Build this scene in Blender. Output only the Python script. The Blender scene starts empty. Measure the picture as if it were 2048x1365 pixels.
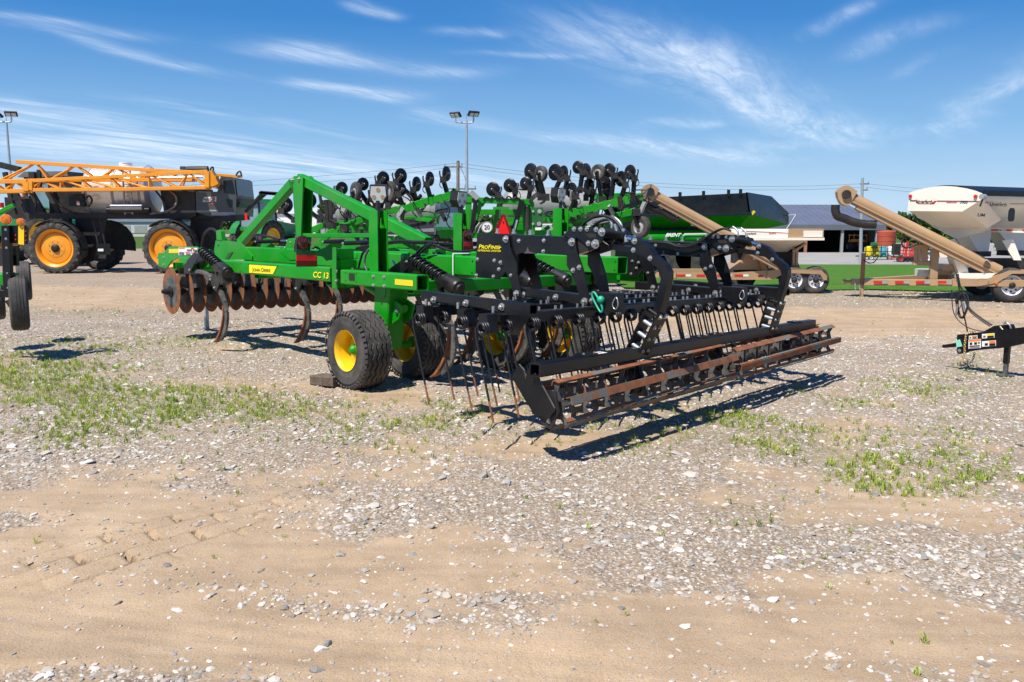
import bpy, math, random
import numpy as np
from mathutils import Vector, Matrix
random.seed(7); np.random.seed(7)
R_ = math.radians
SC = bpy.context.scene
COL = SC.collection
# ------------------------------------------------------------------ camera, sun, sky, exposure
FPX, CX, CY, CAMH = 1703.0, 1024.0, 682.5, 1.68
PITCH = math.atan((CY-450.0)/FPX)
cam = bpy.data.cameras.new("camera"); camo = bpy.data.objects.new("camera", cam); COL.objects.link(camo)
cam.sensor_width = 36.0; cam.lens = 36.0*FPX/2048.0; cam.clip_end = 9000; cam.clip_start = .05
camo.location = (0,0,CAMH); camo.rotation_euler = (math.pi/2-PITCH,0,0); SC.camera = camo
SC.view_settings.view_transform = 'Standard'; SC.view_settings.look = 'None'
SC.view_settings.exposure = 0.50; SC.view_settings.gamma = 1
SUNV = Vector((-.39,-.47,1.0)).normalized()
sun = bpy.data.lights.new("sun",'SUN'); sun.energy = 4.9; sun.angle = R_(.5); sun.color = (1,.945,.85)
suno = bpy.data.objects.new("sun",sun); COL.objects.link(suno); suno.rotation_euler = (-SUNV).to_track_quat('-Z','Y').to_euler()
W = bpy.data.worlds.new("World"); SC.world = W; W.use_nodes = True
def ray(x,y):
    a=(x-CX)/FPX; b=-(y-CY)/FPX
    return np.array([a,math.cos(PITCH)+b*math.sin(PITCH),-math.sin(PITCH)+b*math.cos(PITCH)])
def build_sky():
    nt = W.node_tree; N = nt.nodes; L = nt.links; N.clear()
    out = N.new('ShaderNodeOutputWorld'); bg = N.new('ShaderNodeBackground'); L.new(bg.outputs[0],out.inputs[0])
    sky = N.new('ShaderNodeTexSky'); sky.sky_type='NISHITA'; sky.sun_disc=False
    sky.sun_elevation = math.asin(SUNV.z); sky.sun_rotation = math.atan2(SUNV.x,SUNV.y)
    sky.altitude = 300; sky.air_density = 1.0; sky.dust_density = .25; sky.ozone_density = 2.2
    hs = N.new('ShaderNodeHueSaturation'); hs.inputs['Saturation'].default_value = 1.12; hs.inputs['Value'].default_value = 1.0
    L.new(sky.outputs[0],hs.inputs['Color'])
    tc = N.new('ShaderNodeTexCoord'); sx = N.new('ShaderNodeSeparateXYZ'); L.new(tc.outputs['Generated'],sx.inputs[0])
    def M(op,a,b=None,c=None,clamp=False):
        n = N.new('ShaderNodeMath'); n.operation = op; n.use_clamp = clamp
        for i,q in enumerate((a,b,c)):
            if q is None: continue
            if isinstance(q,(int,float)): n.inputs[i].default_value = q
            else: L.new(q,n.inputs[i])
        return n.outputs[0]
    zc = M('ADD',M('MAXIMUM',sx.outputs[2],0.0),.035)
    px = M('DIVIDE',sx.outputs[0],zc); py = M('DIVIDE',sx.outputs[1],zc)
    a,b = .46,.89
    al = M('ADD',M('MULTIPLY',px,a),M('MULTIPLY',py,b)); ac = M('SUBTRACT',M('MULTIPLY',px,b),M('MULTIPLY',py,a))
    def noise(sa,sc,off,det,rough,dist):
        cb = N.new('ShaderNodeCombineXYZ'); L.new(M('MULTIPLY',al,sa),cb.inputs[0]); L.new(M('MULTIPLY',ac,sc),cb.inputs[1]); cb.inputs[2].default_value = off
        n = N.new('ShaderNodeTexNoise'); n.inputs['Scale'].default_value=1; n.inputs['Detail'].default_value=det; n.inputs['Roughness'].default_value=rough; n.inputs['Distortion'].default_value=dist
        L.new(cb.outputs[0],n.inputs['Vector']); return n.outputs[0]
    big = noise(.22,.5,3.1,3,.5,.4); streak = noise(.55,2.6,8.7,7,.62,.9); fine = noise(2.2,9.5,1.7,8,.7,.9)
    tex = M('MULTIPLY',M('MULTIPLY',M('SUBTRACT',streak,.33),2.6,clamp=True),M('MULTIPLY_ADD',fine,2.2,-.30))
    pv_ = N.new('ShaderNodeCombineXYZ'); L.new(px,pv_.inputs[0]); L.new(py,pv_.inputs[1])
    wob = N.new('ShaderNodeTexNoise'); wob.inputs['Scale'].default_value=.55; wob.inputs['Detail'].default_value=3; L.new(pv_.outputs[0],wob.inputs['Vector'])
    wv = N.new('ShaderNodeVectorMath'); wv.operation='MULTIPLY_ADD'; L.new(wob.outputs['Color'],wv.inputs[0]); wv.inputs[1].default_value=(.8,.8,0); L.new(pv_.outputs[0],wv.inputs[2])
    def plane(x,y):
        d=ray(x,y); d=d/np.linalg.norm(d); return np.array([d[0],d[1]])/(max(d[2],0)+.035)
    tot=None
    for (x0,y0,x1,y1,w,st) in ((-60,30,200,62,8,.55),(190,80,480,158,10,.65),(60,60,330,82,10,.35),(490,85,760,125,17,.85),(600,168,800,208,15,.75),(-80,200,420,300,30,.75),(-60,268,640,345,36,.8),(290,200,740,282,9,.5),(930,95,1190,112,6,.4),
        (1130,40,1440,150,45,.62),(1240,90,1700,285,50,.75),(1080,265,1520,325,18,.6),(1290,238,1410,252,12,.5),(1600,80,1730,0,22,.45),(1690,120,1870,40,24,.38),(1880,270,2090,130,34,.5),(690,4,790,22,9,.6),(840,46,990,66,8,.45),(760,130,980,150,18,.4),(820,225,1010,255,10,.45),(400,330,1100,372,20,.55),(1500,300,1800,250,30,.3),(1780,170,1900,110,14,.3)):
        a=plane(x0,y0); b=plane(x1,y1); c=(a+b)/2; Lh=np.linalg.norm(b-a)/2; e=(b-a)/(2*Lh); f=np.array([-e[1],e[0]]); mx_,my_=(x0+x1)/2,(y0+y1)/2
        wd=abs((plane(mx_,my_+w)-plane(mx_,my_-w))@f)/2
        sb=N.new('ShaderNodeVectorMath'); sb.operation='SUBTRACT'; L.new(wv.outputs[0],sb.inputs[0]); sb.inputs[1].default_value=(c[0]+.4,c[1]+.4,0)
        def dot(v,sc):
            n=N.new('ShaderNodeVectorMath'); n.operation='DOT_PRODUCT'; L.new(sb.outputs[0],n.inputs[0]); n.inputs[1].default_value=(v[0]*sc,v[1]*sc,0); return n.outputs['Value']
        g=M('ADD',M('POWER',M('ABSOLUTE',dot(e,1/(Lh*1.05))),4.0),M('POWER',M('ABSOLUTE',dot(f,1/max(wd,.02))),2.0))
        g=M('MULTIPLY',M('EXPONENT',M('MULTIPLY',g,-1.0)),st); tot=g if tot is None else M('ADD',tot,g)
    low=M('MULTIPLY',M('SUBTRACT',.20,sx.outputs[2],clamp=True),1.6)
    c = M('ADD',M('MULTIPLY',M('MULTIPLY',tot,tex),1.05),M('MULTIPLY',M('MULTIPLY',big,low),.9),clamp=True)
    c = M('MULTIPLY',c,.86)
    def grade(src):      # deeper blue overhead, pale blue air low down
        f=M('POWER',M('SUBTRACT',1.0,M('MAXIMUM',sx.outputs[2],0.0),clamp=True),9.0)
        rp=N.new('ShaderNodeValToRGB'); L.new(sx.outputs[2],rp.inputs[0]); e=rp.color_ramp.elements
        e[0].position=0.0; e[0].color=(.46,.66,.86,1); e[1].position=.42; e[1].color=(.013,.118,.43,1)
        k=e.new(.10); k.color=(.19,.44,.77,1); k=e.new(.22); k.color=(.042,.235,.62,1)
        sc=N.new('ShaderNodeMix'); sc.data_type='RGBA'; sc.inputs[0].default_value=.92
        g=N.new('ShaderNodeVectorMath'); g.operation='SCALE'; L.new(rp.outputs[0],g.inputs[0]); g.inputs['Scale'].default_value=7.0
        L.new(src,sc.inputs[6]); L.new(g.outputs[0],sc.inputs[7]); return sc.outputs[2]
    # whiter towards the horizon, as the air thickens
    mx = N.new('ShaderNodeMix'); mx.data_type='RGBA'; L.new(c,mx.inputs['Factor']); L.new(grade(hs.outputs[0]),mx.inputs[6]); mx.inputs[7].default_value=(6.6,7.3,8.2,1)
    L.new(mx.outputs[2],bg.inputs[0]); bg.inputs[1].default_value = .105
build_sky()
# ------------------------------------------------------------------ measuring helpers: photo pixel -> point on a known plane
_cp,_sp = math.cos(PITCH),math.sin(PITCH)
CAMP = np.array([0,0,CAMH])
def ray(x,y):
    a=(x-CX)/FPX; b=-(y-CY)/FPX
    return np.array([a,_cp+b*_sp,-_sp+b*_cp])
def project(P):
    P = np.asarray(P,float); Y = P[...,1]*_cp-(P[...,2]-CAMH)*_sp; Z = P[...,1]*_sp+(P[...,2]-CAMH)*_cp
    return CX+FPX*P[...,0]/Y, CY-FPX*Z/Y
def WZ(x,y,z=0.0):
    d=ray(x,y); return CAMP+d*((z-CAMH)/d[2])
def WY(x,y,Y):
    d=ray(x,y); return CAMP+d*(Y/d[1])
class Frame:
    """a thing's own axes: origin, heading about z, lean about its x axis"""
    def __init__(s,o,rz,tx=0.0):
        s.o=np.array(o,float); s.rz=rz; s.tx=tx
        s.M=np.array((Matrix.Rotation(rz,3,'Z')@Matrix.Rotation(tx,3,'X')))
        s.c=s.M.T@(CAMP-s.o)
    def on(s,x,y,ax,val):
        d=s.M.T@ray(x,y); t=(val-s.c[ax])/d[ax]; return s.c+d*t
    def U(s,x,y,v): return s.on(x,y,0,v)
    def V(s,x,y,v): return s.on(x,y,1,v)
    def Z(s,x,y,v): return s.on(x,y,2,v)
    def w(s,p): return s.M@np.asarray(p,float)+s.o
# ------------------------------------------------------------------ materials
def mat(name,col,rough=.5,metal=0.0,var=.12,scale=3.0,bump=0.0,bscale=40.0,col2=None,mixlo=.45,mixhi=.6,coat=0.0,emit=None,trans=0.0,spec=.5,dust=0.0):
    m=bpy.data.materials.new(name); m.use_nodes=True; nt=m.node_tree; N=nt.nodes; L=nt.links
    p=N['Principled BSDF']; p.inputs['Roughness'].default_value=rough; p.inputs['Metallic'].default_value=metal
    p.inputs['Coat Weight'].default_value=coat; p.inputs['Coat Roughness'].default_value=.12; p.inputs['Specular IOR Level'].default_value=spec
    if trans: p.inputs['Transmission Weight'].default_value=trans
    tc=N.new('ShaderNodeTexCoord'); nz=N.new('ShaderNodeTexNoise'); nz.inputs['Scale'].default_value=scale; nz.inputs['Detail'].default_value=6; nz.inputs['Roughness'].default_value=.6
    L.new(tc.outputs['Object'],nz.inputs['Vector'])
    rp=N.new('ShaderNodeValToRGB'); L.new(nz.outputs[0],rp.inputs[0])
    c=np.array(col[:3]); c2=np.array(col2[:3]) if col2 is not None else c*(1+var)
    c1=c if col2 is not None else c*(1-var)
    rp.color_ramp.elements[0].position=mixlo if col2 is not None else .3; rp.color_ramp.elements[0].color=(*c1,1)
    rp.color_ramp.elements[1].position=mixhi if col2 is not None else .7; rp.color_ramp.elements[1].color=(*np.minimum(c2,1),1)
    src=rp.outputs[0]
    if dust:         # thin film of road dust and faint scuffs
        nd=N.new('ShaderNodeTexNoise'); nd.inputs['Scale'].default_value=1.7; nd.inputs['Detail'].default_value=10; nd.inputs['Roughness'].default_value=.72; L.new(tc.outputs['Object'],nd.inputs['Vector'])
        md=N.new('ShaderNodeMapRange'); L.new(nd.outputs[0],md.inputs[0]); md.inputs[1].default_value=.42; md.inputs[2].default_value=.74; md.inputs[3].default_value=0; md.inputs[4].default_value=dust
        mx=N.new('ShaderNodeMix'); mx.data_type='RGBA'; L.new(md.outputs[0],mx.inputs[0]); L.new(src,mx.inputs[6]); mx.inputs[7].default_value=(.34,.28,.21,1); src=mx.outputs[2]
    L.new(src,p.inputs['Base Color'])
    mr=N.new('ShaderNodeMapRange'); L.new(nz.outputs[0],mr.inputs[0]); mr.inputs[3].default_value=max(0,rough-.09); mr.inputs[4].default_value=min(1,rough+.12)
    L.new(mr.outputs[0],p.inputs['Roughness'])
    if bump:
        n2=N.new('ShaderNodeTexNoise'); n2.inputs['Scale'].default_value=bscale; n2.inputs['Detail'].default_value=5; L.new(tc.outputs['Object'],n2.inputs['Vector'])
        b=N.new('ShaderNodeBump'); b.inputs['Strength'].default_value=bump; b.inputs['Distance'].default_value=.01; L.new(n2.outputs[0],b.inputs['Height']); L.new(b.outputs[0],p.inputs['Normal'])
    if emit: p.inputs['Emission Color'].default_value=(*emit[:3],1); p.inputs['Emission Strength'].default_value=emit[3]
    return m
M={}
M['green']=mat('green paint',(.002,.255,.004),.38,coat=.06,var=.12,scale=2,spec=.3,dust=0.13)
M['dgreen']=mat('dark green paint',(.004,.10,.014),.38,coat=.2,var=.12,dust=0.12)
M['lgreen']=mat('tractor green paint',(.008,.21,.03),.3,coat=.35,var=.1,dust=0.15)
M['black']=mat('black paint',(.0042,.0046,.0065),.36,coat=.06,var=.25,scale=5,bump=.04,bscale=60,spec=.32,dust=0.04)
M['blackdull']=mat('dull black steel',(.008,.008,.009),.6,var=.3,dust=0.12)
M['plastic']=mat('black plastic',(.008,.008,.009),.42,var=.15,dust=0.09)
M['hose']=mat('hose rubber',(.011,.011,.012),.5,var=.2)
M['rust']=mat('rusty steel',(.25,.088,.032),.85,col2=(.115,.045,.022),scale=9,mixlo=.42,mixhi=.68,bump=.25,bscale=90)
M['rustpaint']=mat('worn paint over rust',(.22,.085,.034),.8,col2=(.12,.135,.12),scale=6,mixlo=.47,mixhi=.52,bump=.25,bscale=80)
M['scuff']=mat('scuffed grey steel',(.15,.145,.135),.62,metal=.35,col2=(.045,.045,.046),scale=8,mixlo=.4,mixhi=.65,bump=.15,bscale=70)
M['tineblack']=mat('tine spring steel',(.012,.012,.014),.4,var=.3)
M['zinc']=mat('zinc plated bolt',(.50,.50,.49),.34,metal=.85,var=.15,scale=30)
M['chrome']=mat('chromed rod',(.75,.75,.75),.12,metal=1)
M['gold']=mat('gold passivated chain',(.62,.46,.20),.4,metal=.8,var=.2,scale=30)
M['rubber']=mat('tyre rubber',(.026,.025,.025),.8,var=.25,col2=(.115,.105,.095),scale=4,mixlo=.38,mixhi=.78,bump=.1,bscale=120)
M['yellow']=mat('yellow rim paint',(.80,.48,.004),.33,coat=.3,var=.05,dust=0.18)
M['orange']=mat('orange paint',(.80,.30,.004),.36,coat=.25,var=.07,dust=0.14)
M['tan']=mat('tan paint',(.40,.255,.135),.42,coat=.15,var=.07,dust=0.14)
M['cream']=mat('cream paint',(.82,.775,.68),.38,coat=.2,var=.03,dust=0.07)
M['white']=mat('white paint',(.78,.78,.76),.45,var=.05)
M['whitewheel']=mat('white steel wheel',(.70,.72,.76),.35,var=.06,dust=0.3)
M['polytank']=mat('translucent grey poly tank',(.25,.255,.26),.45,var=.05,scale=1)
M['stainless']=mat('stainless tank',(.74,.72,.68),.30,metal=.45,var=.06,scale=1.2,dust=0.15)
M['grey']=mat('charcoal body paint',(.040,.047,.051),.36,coat=.3,var=.06,dust=0.1)
M['greylt']=mat('light grey steel',(.30,.31,.32),.5,var=.12)
M['glass']=mat('cab glass',(.006,.009,.012),.10,var=.1,spec=.35)
M['glasslt']=mat('bright cab glass',(.15,.24,.27),.08,var=.25,scale=1.2,coat=.5)
M['red']=mat('red reflector',(.82,.008,.006),.35,var=.06)
M['dkred']=mat('dark red reflector',(.16,.004,.004),.3,var=.1)
M['lens']=mat('red lamp lens',(.055,.006,.004),.15,col2=(.15,.012,.007),scale=60,mixlo=.45,mixhi=.6,coat=.6)
M['amber']=mat('amber lens',(.85,.22,.005),.2,col2=(.6,.12,.003),scale=40,coat=.4)
M['decalyellow']=mat('yellow decal',(.88,.74,.004),.4,var=.03)
M['reflyellow']=mat('yellow reflector strip',(.83,.58,.01),.35,var=.05)
M['ink']=mat('black ink',(.006,.006,.006),.5,var=.05)
M['decalwhite']=mat('white decal',(.75,.75,.74),.45,var=.03)
M['decalorange']=mat('orange decal',(.80,.20,.02),.45,var=.03)
M['decalgrey']=mat('grey print',(.12,.12,.12),.5,var=.3,scale=60)
M['ink2']=mat('red ink',(.45,.03,.03),.5,var=.05)
M['lamp']=mat('work lamp lens',(.55,.56,.55),.2,var=.1,scale=20,coat=.4)
M['teal']=mat('teal plastic',(.01,.36,.21),.4,var=.05)
M['mint']=mat('mint tape',(.22,.62,.48),.5,var=.05)
M['wood']=mat('weathered wood',(.15,.11,.085),.9,col2=(.07,.05,.04),scale=14,mixlo=.35,mixhi=.7,bump=.6,bscale=50)
M['polewood']=mat('utility pole wood',(.24,.20,.165),.9,col2=(.15,.12,.10),scale=4,bump=.3,bscale=20)
M['galv']=mat('galvanised pole',(.42,.45,.48),.45,metal=.5,var=.08)
M['redtank']=mat('rust red tank',(.34,.062,.03),.7,var=.12,scale=1)
M['redpaint']=mat('red implement paint',(.55,.02,.012),.4,var=.1)
M['roof']=mat('blue grey roof sheet',(.105,.12,.175),.55,var=.08,scale=.4)
M['roofdk']=mat('grey fascia sheet',(.11,.13,.15),.55,var=.08,scale=.4)
M['shade']=mat('dark recess shade',(.018,.015,.013),.9,var=.3)  # shade put into the colour: tube bores, hole patches, shed inside
M['siding']=mat('pale steel siding',(.50,.52,.54),.5,var=.05,scale=.4)
M['copper']=mat('brown post',(.33,.16,.09),.7,var=.15)
M['tarp']=mat('blue black tarp',(.008,.014,.022),.5,var=.25,scale=3,bump=.3,bscale=8,spec=.3)
M['cartblack']=mat('cart black paint',(.005,.008,.011),.34,var=.15,coat=.05,spec=.3,dust=0.06)
M['blue']=mat('blue jug',(.10,.42,.55),.45)
M['jug']=mat('yellow tank plastic',(.72,.55,.01),.45)
# ------------------------------------------------------------------ mesh builder
def nrm(a):
    a=np.asarray(a,float); l=np.linalg.norm(a); return a/l if l>1e-12 else a
def basis(d,up=(0,0,1)):
    d=nrm(d); up=np.asarray(up,float)
    if abs(d@nrm(up))>.98: up=np.array([1.0,0,0]) if abs(d[0])<.9 else np.array([0,1.0,0])
    s=nrm(np.cross(d,up)); t=np.cross(s,d); return d,s,t
class MB:
    def __init__(s): s.v=[]; s.f=[]; s.m=[]; s.s=[]; s.n=0; s.mats=[]
    def mi(s,m):
        m=M[m] if isinstance(m,str) else m
        if m not in s.mats: s.mats.append(m)
        return s.mats.index(m)
    def add(s,V,F,m,smooth=False):
        k=s.mi(m); b=s.n
        s.v.extend([tuple(map(float,p)) for p in V]); s.n+=len(V)
        for f in F: s.f.append([i+b for i in f]); s.m.append(k); s.s.append(smooth)
        return s
    def hexa(s,P,m):
        """8 corners: bottom 0-3, top 4-7"""
        return s.add(P,[[0,3,2,1],[4,5,6,7],[0,1,5,4],[1,2,6,5],[2,3,7,6],[3,0,4,7]],m)
    def box(s,c,d,m,X=(1,0,0),Y=(0,1,0),Z=(0,0,1),ch=0.0):
        c=np.asarray(c,float); X,Y,Z=nrm(X),nrm(Y),nrm(Z)
        if ch<=0:
            x,y,z=X*d[0]/2,Y*d[1]/2,Z*d[2]/2
            return s.hexa([c-x-y-z,c+x-y-z,c+x+y-z,c-x+y-z,c-x-y+z,c+x-y+z,c+x+y+z,c-x+y+z],m)
        return s.beam(c-X*d[0]/2,c+X*d[0]/2,d[1],d[2],m,up=Z,ch=ch)
    def ab(s,lo,hi,m,ch=0.0):
        lo=np.asarray(lo,float); hi=np.asarray(hi,float); return s.box((lo+hi)/2,np.abs(hi-lo),m,ch=ch)
    def beam(s,A,B,w,h,m,up=(0,0,1),ch=.006,hollow=None,w2=None,h2=None):
        A=np.asarray(A,float); B=np.asarray(B,float); d,sd,t=basis(B-A,up)
        def ring(P,w,h,c):
            w,h=w/2,h/2
            return [P+sd*a+t*b for a,b in ((-w+c,-h),(w-c,-h),(w,-h+c),(w,h-c),(w-c,h),(-w+c,h),(-w,h-c),(-w,-h+c))]
        w2=w if w2 is None else w2; h2=h if h2 is None else h2
        V=ring(A,w,h,ch)+ring(B,w2,h2,ch)
        F=[[i,(i+1)%8,8+(i+1)%8,8+i] for i in range(8)]
        s.add(V,F,m)
        for P,ww,hh,dr,rev in ((A,w,h,-d,True),(B,w2,h2,d,False)):
            r=ring(P,ww,hh,ch)
            if hollow and hollow in ('ab','a' if rev else 'b'):
                th=min(.012,ww*.12); ri=ring(P,ww-2*th,hh-2*th,ch*.5); rd=[q-dr*.12 for q in ri]
                F=[[i,(i+1)%8,8+(i+1)%8,8+i] for i in range(8)]
                F2=[f[::-1] for f in F] if not rev else F
                s.add(r+ri,F if not rev else F2,m); s.add(ri+rd,F if not rev else F2,m)
                s.add(rd,[list(range(8))],'shade')  # near-black cap carries the shade inside the bore
            else: s.add(r,[list(range(8))[::-1] if rev else list(range(8))],m)
        return s
    def cyl(s,A,B,r,m,n=12,r2=None,caps=True,smooth=True):
        A=np.asarray(A,float); B=np.asarray(B,float); d,x,y=basis(B-A); r2=r if r2 is None else r2
        a=[2*math.pi*i/n for i in range(n)]
        ra=[A+(x*math.cos(q)+y*math.sin(q))*r for q in a]; rb=[B+(x*math.cos(q)+y*math.sin(q))*r2 for q in a]
        s.add(ra+rb,[[i,i+n,(i+1)%n+n,(i+1)%n] for i in range(n)],m,smooth)
        if caps: s.add(ra,[list(range(n))],m); s.add(rb,[list(range(n))[::-1]],m)
        return s
    def tube(s,P,r,m,n=7,spline=6,closed=False,rs=None):
        P=[np.asarray(p,float) for p in P]
        if spline and len(P)>2:
            Q=[]; k=len(P)
            for i in range(k if closed else k-1):
                p0=P[(i-1)%k] if closed or i>0 else 2*P[0]-P[1]; p1=P[i]; p2=P[(i+1)%k]
                p3=P[(i+2)%k] if closed or i+2<k else 2*P[-1]-P[-2]
                for j in range(spline):
                    t=j/spline
                    Q.append(.5*((2*p1)+(-p0+p2)*t+(2*p0-5*p1+4*p2-p3)*t*t+(-p0+3*p1-3*p2+p3)*t**3))
            if not closed: Q.append(P[-1])
            P=Q
        k=len(P); V=[]; up=None
        for i in range(k):
            d=nrm((P[(i+1)%k] if closed or i<k-1 else P[i])-(P[i-1] if closed or i>0 else P[i]))
            if up is None: _,x,y=basis(d)
            else:
                x=nrm(np.cross(d,up)) if np.linalg.norm(np.cross(d,up))>1e-6 else x
                y=np.cross(x,d)
            up=y
            rr=r if rs is None else rs[min(int(i*len(rs)/k),len(rs)-1)]
            V+= [P[i]+(x*math.cos(2*math.pi*j/n)+y*math.sin(2*math.pi*j/n))*rr for j in range(n)]
        F=[]
        for i in range(k if closed else k-1):
            a=i*n; b=((i+1)%k)*n
            F+=[[a+j,b+j,b+(j+1)%n,a+(j+1)%n] for j in range(n)]
        s.add(V,F,m,True)
        if not closed: s.add(V[:n],[list(range(n))],m); s.add(V[-n:],[list(range(n))[::-1]],m)
        return s
    def plate(s,P,th,m,edge=None):
        """flat outline P (3D points in order), thickness vector th"""
        P=[np.asarray(p,float) for p in P]; th=np.asarray(th,float); n=len(P)
        nr=sum((np.cross(P[i]-P[0],P[i+1]-P[0]) for i in range(1,n-1)),np.zeros(3))
        if nr@th>0: P=P[::-1]
        Q=[p+th for p in P]
        s.add(P,[list(range(n))],m); s.add(Q,[list(range(n))[::-1]],m)
        s.add(P+Q,[[i,i+n,(i+1)%n+n,(i+1)%n] for i in range(n)],edge or m)
        return s
    def lathe(s,o,ax,prof,m,n=24,up=(0,0,1),mats=None,smooth=True):
        """prof: (radius, along)"""
        o=np.asarray(o,float); d,x,y=basis(ax,up); k=len(prof); V=[]
        for r,t in prof: V+=[o+d*t+(x*math.cos(2*math.pi*j/n)+y*math.sin(2*math.pi*j/n))*r for j in range(n)]
        for i in range(k-1):
            F=[[i*n+j,(i+1)*n+j,(i+1)*n+(j+1)%n,i*n+(j+1)%n] for j in range(n)]
            W_=[V[q] for q in range(i*n,(i+2)*n)]
            s.add(W_,[[j,n+j,n+(j+1)%n,(j+1)%n] for j in range(n)],mats[i] if mats else m,smooth)
        return s
    def coil(s,A,B,R,r,turns,m,n=6,seg=14):
        A=np.asarray(A,float); B=np.asarray(B,float); d,x,y=basis(B-A); k=int(turns*seg)
        return s.tube([A+(B-A)*i/k+(x*math.cos(2*math.pi*i/seg)+y*math.sin(2*math.pi*i/seg))*R for i in range(k+1)],r,m,n,spline=0)
    def bolt(s,p,d,r=.014,m='zinc'):
        p=np.asarray(p,float); d=nrm(d)
        r*=.64; s.cyl(p,p+d*r*.25,r*1.45,m,10); s.cyl(p+d*r*.25,p+d*r*1.1,r,m,6,smooth=False); s.cyl(p+d*r*1.1,p+d*r*1.5,r*.5,m,6)
        return s
    def sphere(s,c,r,m,n=12,k=8,sc=(1,1,1)):
        c=np.asarray(c,float); V=[]; 
        for i in range(k+1):
            a=math.pi*i/k
            V+=[c+np.array([r*sc[0]*math.sin(a)*math.cos(2*math.pi*j/n),r*sc[1]*math.sin(a)*math.sin(2*math.pi*j/n),r*sc[2]*math.cos(a)]) for j in range(n)]
        return s.add(V,[[i*n+j,(i+1)*n+j,(i+1)*n+(j+1)%n,i*n+(j+1)%n] for i in range(k) for j in range(n)],m,True)
    def build(s,name,parent=None,**kw):
        me=bpy.data.meshes.new(name); me.from_pydata(s.v,[],s.f)
        for m in s.mats: me.materials.append(m)
        me.polygons.foreach_set('material_index',s.m); me.polygons.foreach_set('use_smooth',s.s); me.update()
        o=bpy.data.objects.new(name,me); COL.objects.link(o)
        if parent is not None: o.parent=parent
        for k,q in kw.items(): o[k]=q
        return o
def thing(name,label,cat,fr=None,loc=(0,0,0),rz=0.0,group=None):
    o=bpy.data.objects.new(name,None); COL.objects.link(o); o.empty_display_size=.2
    if fr is not None: o.location=tuple(fr.o); o.rotation_euler=(fr.tx,0,fr.rz)
    else: o.location=loc; o.rotation_euler=(0,0,rz)
    o['label']=label; o['category']=cat
    if group: o['group']=group
    return o
def copy_tree(o,parent=None,label=None):
    c=o.copy(); COL.objects.link(c); c.parent=parent
    if label: c['label']=label
    for ch in list(o.children): copy_tree(ch,c)
    return c
def text(body,name,parent,p,X,Y,size,m,fit=None,shear=0.0,ext=.0015,bold=0.0,space=1.0,caps=False):
    """flat lettering at p, running along X with its top towards Y; fit = width in metres"""
    cu=bpy.data.curves.new(name,'FONT'); cu.body=body; cu.size=1.0; cu.extrude=ext/size; cu.shear=shear; cu.offset=bold; cu.space_character=space; cu.resolution_u=3; cu.small_caps_scale=.8
    if caps:
        for f_ in cu.body_format: f_.use_small_caps=True
    to=bpy.data.objects.new(name,cu); COL.objects.link(to)
    me=bpy.data.meshes.new_from_object(to.evaluated_get(bpy.context.evaluated_depsgraph_get())); bpy.data.objects.remove(to); bpy.data.curves.remove(cu)
    n=len(me.vertices); co=np.zeros(n*3); me.vertices.foreach_get('co',co); co=co.reshape(-1,3)
    w=co[:,0].max()-co[:,0].min(); sx=size if not fit else fit/w
    X=nrm(X); Y=nrm(Y); Zv=np.cross(X,Y)
    q=np.asarray(p,float)+np.outer((co[:,0]-co[:,0].min())*sx,X)+np.outer(co[:,1]*size,Y)+np.outer(co[:,2]*size,Zv)
    me.vertices.foreach_set('co',q.ravel()); me.materials.clear(); me.materials.append(M[m] if isinstance(m,str) else m); me.update()
    me.polygons.foreach_set('material_index',[0]*len(me.polygons))
    o=bpy.data.objects.new(name,me); COL.objects.link(o); o.parent=parent; return o
# ------------------------------------------------------------------ ground
def vnoise(x,y,seed=0):
    def h(i,j):
        n=(i*374761393+j*668265263+seed*1442695041)&0x7fffffff
        n=((n^(n>>13))*1274126177)&0x7fffffff
        return ((n^(n>>16))&0xffff)/65535.0
    xi=np.floor(x).astype(np.int64); yi=np.floor(y).astype(np.int64); fx=x-xi; fy=y-yi
    fx=fx*fx*(3-2*fx); fy=fy*fy*(3-2*fy)
    return (h(xi,yi)*(1-fx)+h(xi+1,yi)*fx)*(1-fy)+(h(xi,yi+1)*(1-fx)+h(xi+1,yi+1)*fx)*fy
def fbm(x,y,o=4,seed=0):
    t=0;a=.5;s=0
    for i in range(o): t=t+a*vnoise(x*2**i,y*2**i,seed+i*17); s+=a; a*=.5
    return t/s
def sstep(a,b,x):
    t=np.clip((x-a)/(b-a),0,1); return t*t*(3-2*t)
def lot_z(x,y):
    """the yard is level, then falls gently away to the right-hand back"""
    return -2.35*np.clip((y-25)/62,0,1)*sstep(-9,1,x)-.036*np.clip(x+.3,0,5.5)*(1-sstep(13,19,y))
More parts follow.
